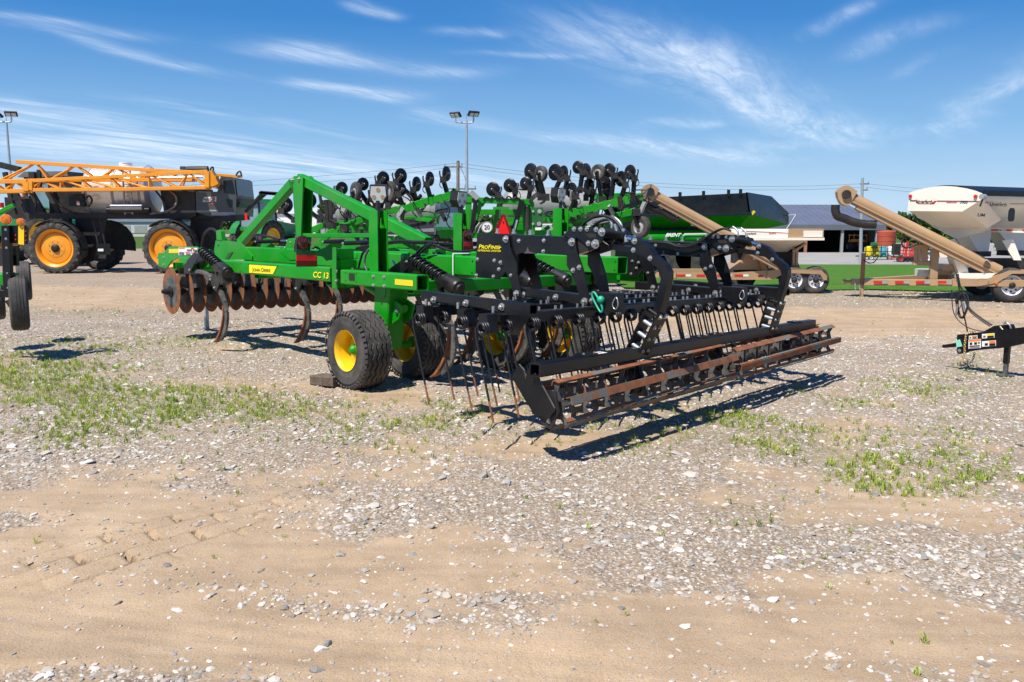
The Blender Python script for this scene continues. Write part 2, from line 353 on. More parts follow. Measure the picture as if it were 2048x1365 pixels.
# patches seen in the photograph, (px x, px y, radius x, radius y, strength, slope)
DIRT=[(190,1003,270,24,1.5,.02),(230,1090,360,60,1.7,-.02),(560,1150,280,50,1.2,.10),(850,1125,240,50,1.3,.05),(330,1245,620,75,2.0,.10),(950,1330,620,70,1.9,.08),(60,1300,300,60,1.2,0),(1420,1335,420,56,1.5,.03),
 (1340,1230,200,40,1.1,.05),(1640,1195,220,44,1.2,.08),(1760,1280,280,50,1.3,.06),(1380,1010,110,20,.8,.03),(1560,945,100,18,.8,.1),(1740,880,120,20,.7,.1),(1900,1030,160,26,.7,.06),(1960,900,120,20,.6,.05),
 (1180,880,170,24,1.5,-.06),(1000,905,120,20,.7,0),(980,820,70,16,.6,-.1),(790,800,90,20,1.6,0),(560,770,180,18,.6,.0),(420,690,120,18,.5,0),(700,945,330,18,.5,.02),(300,940,240,16,.4,.03),
 (160,600,280,14,1.5,0),(100,580,260,9,1.3,0),(1640,650,460,18,1.7,.03),(1850,628,420,11,1.5,.02),(1250,650,300,16,1.3,.02),(620,640,260,14,.6,0),(340,618,200,9,.7,0),(1760,690,240,12,.5,.03),(1650,840,130,14,.6,.05)]
STONY=[(620,1215,170,22,.9,.14),(900,1250,210,26,1.0,.10),(300,1160,220,14,.6,.06),(100,1135,120,16,.6,0),(240,1345,240,22,.9,.0),(1500,1190,200,26,.7,.1),(1620,1310,120,26,.8,.1),(1640,1090,240,34,.8,.06),(110,880,170,46,.9,0),(1900,1170,120,30,.6,.1),(980,1195,160,20,.6,.1)]
WEED=[(90,770,190,46,1.5,.05),(330,815,190,36,1.4,.06),(470,820,120,30,1.1,0),(140,870,150,30,.7,0),(420,690,160,20,.35,0),(200,690,160,24,.5,0),(820,860,120,30,.45,0),(900,820,110,30,.4,0),(680,820,90,30,.35,0),
 (1560,880,100,36,.95,.1),(1680,925,110,30,.75,.1),(1450,830,90,26,.6,0),(1850,850,170,60,.5,.08),(1780,790,160,26,.5,0),(1940,960,150,50,.7,.1),(1780,960,120,40,.5,.1),(1230,830,160,40,.42,-.1),(1080,790,120,20,.3,0),
 (1300,890,160,34,.45,-.1),(1400,1010,280,40,.22,0),(720,890,220,30,.35,0),(1860,590,200,14,.25,0),(1420,600,300,12,.18,0),(480,650,200,14,.2,0),(150,625,200,12,.25,0),(1650,1090,260,60,.12,0),(600,950,330,36,.12,0),(980,720,200,20,.15,0),(1960,740,120,36,.4,0)]
def blobs(L,px,py):
    t=np.zeros_like(px)
    for cx,cy,rx,ry,st,sl in L:
        dx=(px-cx)/rx; dy=(py-cy-(px-cx)*sl)/ry; t=t+st*np.exp(-(dx*dx+dy*dy)*.9)
    return t
def ground_masks(x,y):
    P=np.stack([x,np.maximum(y,.6),lot_z(x,y)],-1); px,py=project(P)
    ok=(y>2.0)
    n=fbm(x*1.1,y*1.1,4,3); n2=fbm(x*.35,y*.6,3,9)
    near=np.where(ok,1.0,0.0)
    d=blobs(DIRT,px,py)*near; st=blobs(STONY,px,py)*near
    back=np.where(y>14,.15,0)
    n3=fbm(x*4.5,y*4.5,3,44)
    dirt=np.clip((d*.78-st*.7+(n-.5)*1.25+(n3-.5)*.9+(n2-.5)*.5-.02-back),0,1)
    weed=blobs(WEED,px,py)*near
    return dirt,np.clip(st,0,1.2),weed
A0=WZ(205,1108)[:2]; A1=WZ(400,1048)[:2]
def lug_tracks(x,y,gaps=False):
    """tractor tyre lug prints pressed in the sand, with a mask that darkens their gaps"""
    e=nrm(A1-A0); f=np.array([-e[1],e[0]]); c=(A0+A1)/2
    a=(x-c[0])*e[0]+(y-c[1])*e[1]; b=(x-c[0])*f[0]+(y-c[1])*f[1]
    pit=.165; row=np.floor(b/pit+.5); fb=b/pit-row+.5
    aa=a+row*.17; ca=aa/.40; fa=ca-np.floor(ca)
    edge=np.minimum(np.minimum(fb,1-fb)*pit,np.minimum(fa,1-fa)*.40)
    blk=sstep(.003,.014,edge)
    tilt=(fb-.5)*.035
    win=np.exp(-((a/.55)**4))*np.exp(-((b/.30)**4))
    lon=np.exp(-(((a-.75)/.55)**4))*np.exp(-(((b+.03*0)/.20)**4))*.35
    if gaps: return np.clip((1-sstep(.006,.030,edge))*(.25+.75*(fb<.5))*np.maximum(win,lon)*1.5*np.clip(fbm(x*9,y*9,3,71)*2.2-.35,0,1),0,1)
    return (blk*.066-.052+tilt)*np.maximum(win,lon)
def track_ruts(x,y):
    e=nrm(np.array(WZ(700,1290)[:2])-np.array(WZ(60,1215)[:2])); f=np.array([-e[1],e[0]]); o=WZ(300,1255)[:2]
    a=(x-o[0])*e[0]+(y-o[1])*e[1]; b=(x-o[0])*f[0]+(y-o[1])*f[1]
    t=np.abs((b*9+.3*np.sin(a*2))%1-.5)
    chev=(np.abs(((a*22+np.abs(b)*8)%1)-.5)-.25)*.006*np.exp(-((b-.05)/.08)**2)
    return ((t-.25)*.010*np.exp(-(b/.22)**4)-.014*np.exp(-(b/.25)**4))+chev
def ground_height(x,y,detail=True):
    z=lot_z(x,y)
    if detail:
        fade=np.clip(1.2-y/30,0,1)
        dirt,st,_=ground_masks(x,y)
        z=z+((fbm(x*.7,y*.7,4,21)-.5)*.07+(fbm(x*5,y*5,3,5)-.5)*.030*(1.1-.6*dirt)+(fbm(x*17,y*17,2,8)-.5)*.014*(1-.75*dirt))*fade
        z=z+lug_tracks(x,y)+track_ruts(x,y)
    return z
def grid_mesh(name,X,Y,Z,m,kind='structure',attr=None,smooth=True):
    r,c=X.shape; co=np.stack([X,Y,Z],-1).reshape(-1,3)
    i=np.arange(r*c).reshape(r,c); q=np.stack([i[:-1,:-1],i[:-1,1:],i[1:,1:],i[1:,:-1]],-1).reshape(-1,4)
    me=bpy.data.meshes.new(name); me.vertices.add(len(co)); me.vertices.foreach_set('co',co.ravel())
    me.loops.add(q.size); me.loops.foreach_set('vertex_index',q.ravel().astype(np.int32)); me.polygons.add(len(q))
    me.polygons.foreach_set('loop_start',np.arange(0,q.size,4,dtype=np.int32)); me.polygons.foreach_set('use_smooth',np.full(len(q),smooth))
    if attr is not None:
        at=me.color_attributes.new('mask','FLOAT_COLOR','POINT'); at.data.foreach_set('color',attr.reshape(-1,4).astype(np.float32).ravel())
    me.materials.append(m); me.update(calc_edges=True); me.validate()
    o=bpy.data.objects.new(name,me); COL.objects.link(o)
    if kind: o['kind']=kind
    return o
def nodes_mat(name):
    m=bpy.data.materials.new(name); m.use_nodes=True; nt=m.node_tree; return m,nt,nt.nodes,nt.links,nt.nodes['Principled BSDF']
def ramp(N,L,src,stops):
    r=N.new('ShaderNodeValToRGB'); L.new(src,r.inputs[0]); e=r.color_ramp.elements
    while len(e)<len(stops): e.new(.5)
    for k,(p,c) in enumerate(stops): e[k].position=p; e[k].color=(*c,1)
    return r.outputs[0]
def ground_material():
    m,nt,N,L,p=nodes_mat('gravel and dirt')
    tc=N.new('ShaderNodeTexCoord').outputs['Object']; at=N.new('ShaderNodeAttribute'); at.attribute_name='mask'
    sp=N.new('ShaderNodeSeparateColor'); L.new(at.outputs['Color'],sp.inputs[0])
    def noise(s,d=5,r=.6):
        n=N.new('ShaderNodeTexNoise'); n.inputs['Scale'].default_value=s; n.inputs['Detail'].default_value=d; n.inputs['Roughness'].default_value=r; L.new(tc,n.inputs['Vector']); return n.outputs[0]
    def vor(s):
        n=N.new('ShaderNodeTexVoronoi'); n.inputs['Scale'].default_value=s; L.new(tc,n.inputs['Vector']); return n
    def mth(op,a,b=0.0,cl=False):
        n=N.new('ShaderNodeMath'); n.operation=op; n.use_clamp=cl
        for i,q in enumerate((a,b)):
            if isinstance(q,(int,float)): n.inputs[i].default_value=q
            else: L.new(q,n.inputs[i])
        return n.outputs[0]
    def mix(f,a,b,bl='MIX'):
        n=N.new('ShaderNodeMix'); n.data_type='RGBA'; n.blend_type=bl
        for i,q in ((0,f),(6,a),(7,b)):
            if isinstance(q,(int,float)): n.inputs[i].default_value=q
            elif isinstance(q,tuple): n.inputs[i].default_value=(*q,1)
            else: L.new(q,n.inputs[i])
        return n.outputs[2]
    v1=vor(48); v2=vor(115)
    s1=N.new('ShaderNodeSeparateColor'); L.new(v1.outputs['Color'],s1.inputs[0]); s2=N.new('ShaderNodeSeparateColor'); L.new(v2.outputs['Color'],s2.inputs[0])
    stops=[(0,(.17,.14,.108)),(.3,(.30,.25,.20)),(.6,(.41,.355,.295)),(.85,(.51,.465,.405)),(1,(.62,.58,.52))]
    g=mix(mth('GREATER_THAN',s1.outputs[1],.55),ramp(N,L,s2.outputs[0],stops),ramp(N,L,s1.outputs[0],stops))
    # soil between the stones
    gap=mth('MULTIPLY',mth('SUBTRACT',v1.outputs['Distance'],.34),5.0,True)
    g=mix(mth('MULTIPLY',gap,.75),g,(.29,.212,.14))
    d=ramp(N,L,noise(2.3,7,.65),[(.25,(.31,.22,.135)),(.5,(.42,.305,.195)),(.75,(.51,.385,.255))])
    d=mix(.35,d,ramp(N,L,noise(150,3,.7),[(.3,(.26,.18,.112)),(.7,(.58,.45,.31))]))
    mp=N.new('ShaderNodeMapping'); mp.inputs['Rotation'].default_value=(0,0,R_(27)); mp.inputs['Scale'].default_value=(.8,6.0,1); L.new(tc,mp.inputs['Vector'])
    ns=N.new('ShaderNodeTexNoise'); ns.inputs['Scale'].default_value=1.0; ns.inputs['Detail'].default_value=6; L.new(mp.outputs[0],ns.inputs['Vector'])
    d=mix(1.0,d,ramp(N,L,ns.outputs[0],[(.30,(.86,.85,.83)),(.5,(1.0,1.0,1.0)),(.70,(1.12,1.11,1.09))]),'MULTIPLY')
    v3=vor(230); s3=N.new('ShaderNodeSeparateColor'); L.new(v3.outputs['Color'],s3.inputs[0])
    d=mix(mth('MULTIPLY',mth('GREATER_THAN',s3.outputs[0],.80),.55),d,ramp(N,L,s3.outputs[1],[(0,(.12,.09,.07)),(.5,(.32,.27,.22)),(1,(.48,.44,.39))]))
    fac=mth('ADD',mth('MULTIPLY',sp.outputs[0],1.5),mth('MULTIPLY',mth('SUBTRACT',noise(6,5),.5),1.3))
    fac=mth('MULTIPLY',mth('SUBTRACT',fac,.22),2.0,True)
    base=mix(fac,g,d)
    gr=ramp(N,L,noise(5,6),[(.3,(.045,.085,.012)),(.7,(.09,.16,.025))])
    base=mix(sp.outputs[1],base,gr)
    base=mix(mth('SUBTRACT',1.0,at.outputs['Alpha'],True),base,(.085,.056,.033))  # darker brown along the gaps between lug prints
    tone=ramp(N,L,noise(.55,4),[(.3,(.86,.84,.82)),(.7,(1.0,1.0,1.0))])
    base=mix(1.0,base,tone,'MULTIPLY')
    L.new(base,p.inputs['Base Color']); p.inputs['Roughness'].default_value=.93; p.inputs['Specular IOR Level'].default_value=.2
    hh=mth('ADD',mth('MULTIPLY',mth('SUBTRACT',1.0,v1.outputs['Distance']),mth('SUBTRACT',1.0,fac)),mth('MULTIPLY',noise(90,4),.55))
    b=N.new('ShaderNodeBump'); b.inputs['Strength'].default_value=.75; b.inputs['Distance'].default_value=.014; L.new(hh,b.inputs['Height']); L.new(b.outputs[0],p.inputs['Normal'])
    return m
def graded_rows():
    r=list(np.arange(-6,2.4,.25)); y=2.4
    while y<11: r.append(y); y+=.016 if y<6.2 else .045
    while y<6000: r.append(y); y*=1.013 if y<40 else 1.05
    return np.array(r)
def build_ground():
    ys=graded_rows(); NC=1000; t=np.linspace(-1,1,NC); t=np.sign(t)*np.abs(t)**1.25
    Y=np.repeat(ys[:,None],NC,1); X=t[None,:]*(ys[:,None]*.86+8.0)
    Z=ground_height(X,Y)
    Z=np.where(Y>140,Z,Z)
    dirt,st,weed=ground_masks(X,Y)
    grass=np.clip(weed*.22,0,.35)*np.clip(fbm(X*3,Y*3,3,31)*2-.6,0,1)
    grass=np.where((Y>128)|((Y>62)&(X<-6)),1.0,grass)
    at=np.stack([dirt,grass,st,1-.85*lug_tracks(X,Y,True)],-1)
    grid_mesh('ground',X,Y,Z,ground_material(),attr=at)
build_ground()
def sheet(name,pts,m,lift,nx=220,ny=40):
    """a sheet lying on the lot between four corners (near left, near right, far right, far left)"""
    a,b,c,d=[np.array(q,float) for q in pts]; s=np.linspace(0,1,nx)[None,:,None]; t=np.linspace(0,1,ny)[:,None,None]
    P=(a*(1-s)+b*s)*(1-t)+(d*(1-s)+c*s)*t; X,Y=P[...,0],P[...,1]
    Y=Y+(fbm(X*1.3,Y*.2,3,5)-.5)*1.1*(1-t[...,0])
    return grid_mesh(name,X,Y,lot_z(X,Y)+lift,m)
def simple_noise_mat(name,stops,scale,bump,bs,rough=.9):
    m,nt,N,L,p=nodes_mat(name); tc=N.new('ShaderNodeTexCoord').outputs['Object']
    def noise(s):
        n=N.new('ShaderNodeTexNoise'); n.inputs['Scale'].default_value=s; n.inputs['Detail'].default_value=7; n.inputs['Roughness'].default_value=.65; L.new(tc,n.inputs['Vector']); return n.outputs[0]
    L.new(ramp(N,L,noise(scale),stops),p.inputs['Base Color']); p.inputs['Roughness'].default_value=rough; p.inputs['Specular IOR Level'].default_value=.2
    b=N.new('ShaderNodeBump'); b.inputs['Strength'].default_value=.8; b.inputs['Distance'].default_value=bump; L.new(noise(bs),b.inputs['Height']); L.new(b.outputs[0],p.inputs['Normal'])
    return m
LAWN=simple_noise_mat('lawn grass',[(.25,(.035,.095,.008)),(.5,(.06,.155,.012)),(.75,(.10,.21,.022))],2.2,.05,14)
CONC=simple_noise_mat('pale concrete',[(.3,(.26,.25,.235)),(.7,(.34,.33,.31))],.3,.004,8)
sheet('lawn',[(3.0,22.2),(24,20.6),(62,84),(2,84)],LAWN,.03)
sheet('concrete_lot',[(2,83),(70,83),(130,190),(2,190)],CONC,.05)
sheet('service_road',[(-90,118),(-2,118),(-2,150),(-120,150)],CONC,.05)
# loose stones, one object each size class
def ico():
    p=(1+5**.5)/2; V=np.array([(-1,p,0),(1,p,0),(-1,-p,0),(1,-p,0),(0,-1,p),(0,1,p),(0,-1,-p),(0,1,-p),(p,0,-1),(p,0,1),(-p,0,-1),(-p,0,1)],float)
    F=np.array([(0,11,5),(0,5,1),(0,1,7),(0,7,10),(0,10,11),(1,5,9),(5,11,4),(11,10,2),(10,7,6),(7,1,8),(3,9,4),(3,4,2),(3,2,6),(3,6,8),(3,8,9),(4,9,5),(2,4,11),(6,2,10),(8,6,7),(9,8,1)])
    return V/np.linalg.norm(V[0]),F
def tri_mesh(name,co,F,m,cols=None,kind='stuff',smooth=False):
    me=bpy.data.meshes.new(name); me.vertices.add(len(co)); me.vertices.foreach_set('co',co.astype(np.float32).ravel())
    me.loops.add(F.size); me.loops.foreach_set('vertex_index',F.ravel().astype(np.int32)); me.polygons.add(len(F))
    me.polygons.foreach_set('loop_start',np.arange(0,F.size,F.shape[1],dtype=np.int32)); me.polygons.foreach_set('use_smooth',np.full(len(F),smooth))
    if cols is not None:
        at=me.color_attributes.new('tint','FLOAT_COLOR','POINT'); at.data.foreach_set('color',cols.astype(np.float32).ravel())
    me.materials.append(m); me.update(calc_edges=True)
    o=bpy.data.objects.new(name,me); COL.objects.link(o)
    if kind: o['kind']=kind
    return o
def tint_mat(name,rough,bump=0,trans=0.0):
    m,nt,N,L,p=nodes_mat(name); at=N.new('ShaderNodeAttribute'); at.attribute_name='tint'; L.new(at.outputs['Color'],p.inputs['Base Color']); p.inputs['Roughness'].default_value=rough; p.inputs['Specular IOR Level'].default_value=.25
    if bump:
        tc=N.new('ShaderNodeTexCoord'); n=N.new('ShaderNodeTexNoise'); n.inputs['Scale'].default_value=160; L.new(tc.outputs['Object'],n.inputs['Vector'])
        b=N.new('ShaderNodeBump'); b.inputs['Strength'].default_value=bump; b.inputs['Distance'].default_value=.004; L.new(n.outputs[0],b.inputs['Height']); L.new(b.outputs[0],p.inputs['Normal'])
    if trans:
        o=[n for n in N if n.type=='OUTPUT_MATERIAL'][0]; tr=N.new('ShaderNodeBsdfTranslucent'); L.new(at.outputs['Color'],tr.inputs[0]); ms=N.new('ShaderNodeMixShader'); ms.inputs[0].default_value=trans
        L.new(p.outputs[0],ms.inputs[1]); L.new(tr.outputs[0],ms.inputs[2]); L.new(ms.outputs[0],o.inputs[0])
    return m
def scatter_points(n,dmax,seed,dmin=2.2,power=2.0):
    r=np.random.RandomState(seed); u=r.rand(n); d=(dmin**power+(dmax**power-dmin**power)*u)**(1/power)
    x=(r.rand(n)*2-1)*(d*.68+.6); return x,d,r
def stones(n,dmax,smin,smax,seed,name,dirt_w,power=2.0):
    x,y,r=scatter_points(n,dmax,seed,power=power); dirt,st,_=ground_masks(x,y)
    clump=fbm(x*2.3,y*2.3,3,77)
    keep=r.rand(n)<np.clip((1-dirt*dirt_w)*(.30+.9*st+1.1*(clump-.32)),0.015,1); x=x[keep]; y=y[keep]; k=len(x)
    V,F=ico(); s=smin*(smax/smin)**(r.rand(k)**2.4)
    z=ground_height(x,y)
    jit=1+(r.rand(k,12,3)-.5)*.62
    P=V[None]*jit*s[:,None,None]*np.stack([.75+r.rand(k)*.6,.6+r.rand(k)*.5,.28+r.rand(k)*.32],-1)[:,None,:]
    a=r.rand(k)*6.283; ca,sa=np.cos(a)[:,None],np.sin(a)[:,None]; tl=(r.rand(k,1)-.5)*.7
    Px=P[...,0]*ca-P[...,1]*sa; Py=P[...,0]*sa+P[...,1]*ca; Pz=P[...,2]+Px*tl
    co=np.stack([Px+x[:,None],Py+y[:,None],Pz+(z+s*.05)[:,None]],-1).reshape(-1,3)
    FF=(F[None]+(np.arange(k)*12)[:,None,None]).reshape(-1,3)
    pal=np.array([(.44,.405,.36),(.52,.485,.44),(.37,.33,.285),(.41,.345,.27),(.31,.285,.26),(.46,.39,.335),(.60,.57,.52),(.24,.225,.21)])
    c=pal[r.choice(8,k,p=[.2,.17,.17,.14,.1,.1,.08,.04])]*(.72+.5*r.rand(k,1)); c=np.concatenate([np.clip(c,0,.7),np.ones((k,1))],1)
    tri_mesh(name,co,FF,STONE,np.repeat(c,12,0))
STONE=tint_mat('crushed limestone',.9,.5)
stones(190000,15,.006,.015,1,'loose_gravel',.68)
stones(24000,15,.014,.030,2,'limestone_chunks',.97)
stones(900,14,.030,.062,3,'limestone_rocks',1.0)
stones(60000,24,.012,.03,4,'yard_gravel',.85,power=1.6)
# weeds
def weeds(n,dmax,seed):
    x,y,r=scatter_points(n,dmax,seed,dmin=3,power=1.6); _,_,w=ground_masks(x,y)
    w=np.clip(w,0,1.3)**1.7*np.clip(fbm(x*2.0,y*2.0,3,55)*2.6-.75,.06,1.2)*1.9+.0035
    keep=r.rand(n)<np.clip(w,0,1); x=x[keep]; y=y[keep]; k=len(x); w=w[keep]
    NB=14
    h=(.014+.034*r.rand(k)**2.2)*(1+.35*np.clip(w,0,1)); z=ground_height(x,y)
    ang=r.rand(k,NB)*6.283; lean=.15+.75*r.rand(k,NB); hl=h[:,None]*(.45+.6*r.rand(k,NB)); wd=hl*(.035+.06*r.rand(k,NB))
    st=r.rand(k,NB)*.028*(.5+h[:,None]*6); a2=r.rand(k,NB)*6.283
    bx=x[:,None]+st*np.cos(a2); by=y[:,None]+st*np.sin(a2); z0=z[:,None]+hl*(r.rand(k,NB)**2)*.55
    dx,dy=np.cos(ang),np.sin(ang)
    mx=bx+dx*lean*hl*.45; my=by+dy*lean*hl*.45; mz=z0+hl*.62
    tx=bx+dx*lean*hl*1.0; ty=by+dy*lean*hl*1.0; tz=z0+hl*(1.0-.25*lean)
    sx_,sy_=-dy*wd,dx*wd
    Vt=np.stack([np.stack([bx-sx_*.35,by-sy_*.35,z0-.004],-1),np.stack([bx+sx_*.35,by+sy_*.35,z0-.004],-1),np.stack([mx+sx_,my+sy_,mz],-1),np.stack([mx-sx_,my-sy_,mz],-1),np.stack([tx,ty,tz],-1)],2)
    co=Vt.reshape(-1,3); nb=k*NB; b=(np.arange(nb)*5)[:,None]
    F=np.concatenate([b+np.array([[0,1,2]]),b+np.array([[0,2,3]]),b+np.array([[3,2,4]])],0)
    pal=np.array([(.31,.41,.05),(.39,.47,.07),(.21,.31,.04),(.43,.46,.11),(.46,.42,.20)])
    c=pal[r.choice(5,k,p=[.34,.26,.2,.14,.06])][:,None,:]*(.75+.5*r.rand(k,NB,1)); c=np.concatenate([c,np.ones((k,NB,1))],-1).reshape(-1,4)
    tri_mesh('weeds',co,F,tint_mat('weed leaf',.6,0,.3),np.repeat(c,5,0))
weeds(120000,22,11)
# ------------------------------------------------------------------ shared builders: wheels
def tyre_mesh(mb,o,ax,R,rim,w,m='rubber',n=40,ribs=0,lugs=0,groove=0,zig=0):
    """tyre of outer radius R, bead radius rim, width w, centred on o along ax"""
    h=w/2; sh=R*.955
    prof=[(rim,-h*.80),(rim*1.06,-h*.92),(rim+(R-rim)*.35,-h*1.0),(rim+(R-rim)*.7,-h*.98),(sh*.985 if zig else sh,-h*.86),(R*(.955 if zig else .985),-h*.74),(R*(.965 if zig else 1),-h*.4),(R*(.965 if zig else 1),h*.4),(R*(.955 if zig else .985),h*.74),(sh*.985 if zig else sh,h*.86),(rim+(R-rim)*.7,h*.98),(rim+(R-rim)*.35,h*1.0),(rim*1.06,h*.92),(rim,h*.80)]
    mb.lathe(o,ax,prof,m,n)
    d,x,y=basis(ax); o=np.asarray(o,float)
    def pt(r,a,t): return o+d*t+(x*math.cos(a)+y*math.sin(a))*r
    if zig:                       # zig-zag block ribs
        N=zig*2; bw=w*.86/5
        for k in range(5):
            c=-w*.43+bw*(k+.5); V=[];F=[]
            for i in range(N):
                a0=2*math.pi*i/N; off=(bw*.22 if i%2 else -bw*.22)
                r=R*(1.022-.03*abs(k-2)/2)
                for (rr,tt) in ((R*.955,-bw*.37),(r,-bw*.33),(r,bw*.33),(R*.955,bw*.37)): V.append(pt(rr,a0,c+tt+off))
            for i in range(N):
                a,b=i*4,((i+1)%N)*4
                F+=[[a+j,a+j+1,b+j+1,b+j] for j in range(3)]
            mb.add(V,F,m)
        for sgn in (-1,1):        # shoulder blocks
            for i in range(N):
                a0=2*math.pi*i/N; a1=a0+2*math.pi/N*.62
                P=[pt(R*.905,a0,sgn*h*1.0),pt(R*.905,a1,sgn*h*1.0),pt(R*.985,a1,sgn*h*.86),pt(R*.985,a0,sgn*h*.86)]
                Q=[pt(R*.93,a0,sgn*h*1.05),pt(R*.93,a1,sgn*h*1.05),pt(R*1.006,a1,sgn*h*.9),pt(R*1.006,a0,sgn*h*.9)]
                mb.hexa(P+Q,m)
    if groove:                    # straight rib tyre
        for k in range(groove):
            c=-w*.40+w*.80*(k+.5)/groove; bw=w*.80/groove*.36; q=1-.03*abs(2*(k+.5)/groove-1)**2
            mb.lathe(o,ax,[(R*.96*q,c-bw*1.15),(R*1.015*q,c-bw),(R*1.015*q,c+bw),(R*.96*q,c+bw*1.15)],m,n)
    if lugs:                      # bar lugs in a herringbone
        for sgn in (-1,1):
            for i in range(lugs):
                a=2*math.pi*(i+(.5 if sgn>0 else 0))/lugs; da=2*math.pi/lugs*.30; sw=2*math.pi/lugs*.95
                P=[];Q=[]
                for (t,aa) in ((.03,a+sw),(.03,a+sw+da),(.98,a+da*1.2),(.98,a)):
                    rr=R*.985 if t<.5 else R*.945
                    P.append(pt(rr-.012,aa,sgn*h*t)); Q.append(pt(R*1.035 if t<.5 else R*1.005,aa,sgn*h*t))
                mb.hexa(P+Q,m)
                P=[pt(R*.84,a,sgn*h*.96),pt(R*.84,a+da*1.2,sgn*h*.96),pt(R*.945,a+da*1.2,sgn*h*.93),pt(R*.945,a,sgn*h*.93)]
                Q=[pt(R*.84,a,sgn*h*1.02),pt(R*.84,a+da*1.2,sgn*h*1.02),pt(R*1.0,a+da*1.2,sgn*h*1.0),pt(R*1.0,a,sgn*h*1.0)]
                mb.hexa(P+Q,m)
    return mb
def wheel(parent,o,ax,R,rim,w,rimmat,hubmat,dish=.3,name='wheel',bolts=8,n=40,hubr=.055,hubl=.05,holes=0,**kw):
    """a wheel facing along ax: wheel > tyre, rim, hub"""
    o=np.asarray(o,float); ax=nrm(ax); e=bpy.data.objects.new(name,None); COL.objects.link(e); e.parent=parent; e.empty_display_size=.1
    mb=tyre_mesh(MB(),o,ax,R,rim,w,n=n,**kw); mb.build('tyre',e)
    h=w/2; dp=h*(1-2*dish)      # where the disc sits, measured along ax from the centre
    rm=MB(); rm.lathe(o,ax,[(rim*1.0,-h*.84),(rim*1.04,-h*.90),(rim*1.0,-h*.86),(rim*.93,-h*.7),(rim*.86,-h*.3),(rim*.86,h*.35),(rim*.93,h*.72),(rim*.99,h*.86),(rim*1.045,h*.93),(rim*1.045,h*.96)][::1],rimmat,n)
    rm.lathe(o,ax,[(rim*.87,dp-h*.18),(rim*.80,dp),(rim*.55,dp+h*.06),(rim*.45,dp+h*.14),(.001,dp+h*.14)],rimmat,n)
    rm.lathe(o,ax,[(.001,dp+h*.10),(rim*.45,dp+h*.10),(rim*.8,dp-h*.06),(rim*.87,dp-h*.24)],rimmat,n)
    d,x,y=basis(ax)
    for i in range(holes):
        a=2*math.pi*i/holes; p=o+d*(dp+h*.035)+(x*math.cos(a)+y*math.sin(a))*rim*.64
        rm.cyl(p,p+d*.008,rim*.11,'ink',12)
    rm.build('rim',e)
    hb=MB(); hb.lathe(o,ax,[(hubr*1.2,dp+h*.12),(hubr*1.2,dp+h*.14+hubl*.5),(hubr*.95,dp+h*.14+hubl),(hubr*.6,dp+h*.14+hubl*1.35),(.001,dp+h*.14+hubl*1.45)],hubmat,18)
    for i in range(bolts):
        a=2*math.pi*(i+.5)/bolts; hb.bolt(o+d*(dp+h*.13)+(x*math.cos(a)+y*math.sin(a))*rim*.36,d,rim*.04)
    hb.build('hub',e)
    return e
# ------------------------------------------------------------------ the chisel plough in front
F=Frame((-1.643,8.821,0),R_(-47.5),R_(-.6))
plow=thing('chisel_plow','green chisel plough with yellow wheels, rusty coulters and black rear levelling frame','plough',F)
def pv(v,pts): return [F.V(x,y,v) for x,y in pts]
NV=np.array([0,-1.0,0]); NU=np.array([1.0,0,0]); UP=np.array([0,0,1.0])
def sub(mb,name,parent): return mb.build(name,parent)
# side beams
ZB=1.135
mb=MB(); u0=F.V(358,530,.1)[0]; u1=F.V(660,552,.1)[0]; u2=F.V(681,540,.1)[0]; u3=F.V(833,560,.1)[0]
mb.beam((u0,.175,ZB),(u1,.175,ZB),.15,.155,'green',ch=.012,hollow='a')
for x,y in ((482,527),(482,543),(497,529),(556,533),(556,552),(564,533),(564,553)): 
    p=F.V(x,y,.1); mb.cyl(p,p+NV*.002,.008,'ink',8)
sb=mb.build('side_beam',plow)
P=pv(.0975,[(498.5,529.5),(553.8,533.3),(546,548.8),(498.5,546)]); mb=MB(); mb.plate(P,NV*.002,'decalyellow'); 
P=pv(.0985,[(497.8,528.8),(555,532.7),(546.6,549.6),(497.8,546.6)]); mb.plate(P,NV*.0008,'ink'); dk=mb.build('maker_decal',sb)
a=F.V(504.5,543.0,.0945); b=F.V(541,544.8,.0945); t=F.V(504.5,535.8,.0945)
text('John Deere','decal_lettering',sb,a,(1,0,(b-a)[2]/(b-a)[0]),(0,0,1),(t-a)[2]*1.4,'ink',fit=(b-a)[0],ext=.0008,bold=.012,caps=True)
a=F.V(626.5,555.0,.096); b=F.V(657.5,557.6,.096); t=F.V(626.5,543.5,.096)
text('CC 13','model_lettering_edge',sb,a+np.array([-.006,.001,-.004]),(1,0,0),(0,0,1),(t-a)[2]*1.45,'ink',fit=(b-a)[0]*1.03,shear=.15,ext=.0006,bold=.042)
text('CC 13','model_lettering',sb,a,(1,0,0),(0,0,1),(t-a)[2]*1.42,'decalyellow',fit=(b-a)[0],shear=.15,ext=.0012,bold=.02)
mb=MB(); mb.beam((u2,.175,ZB-.012),(u3,.175,ZB-.012),.15,.155,'green',ch=.012,hollow='b')
mb.plate(pv(.098,[(698,546.5),(709,547.5),(709,562),(698,561)]),NV*.002,'shade')  # dark patch stands for the shade in an access hole
for x,y in ((691,546),(691,562),(712.5,548),(712.5,564)): p=F.V(x,y,.1); mb.cyl(p,p+NV*.002,.008,'ink',8)
for x,y in ((747,553),(768.5,554.5),(747,571),(768.5,572.5)): mb.bolt(F.V(x,y,.1),NV,.020)
mb.plate(pv(.0975,[(790,558.5),(826,561.2),(826,573),(790,569.8)]),NV*.002,'reflyellow')
sb2=mb.build('side_beam',plow)
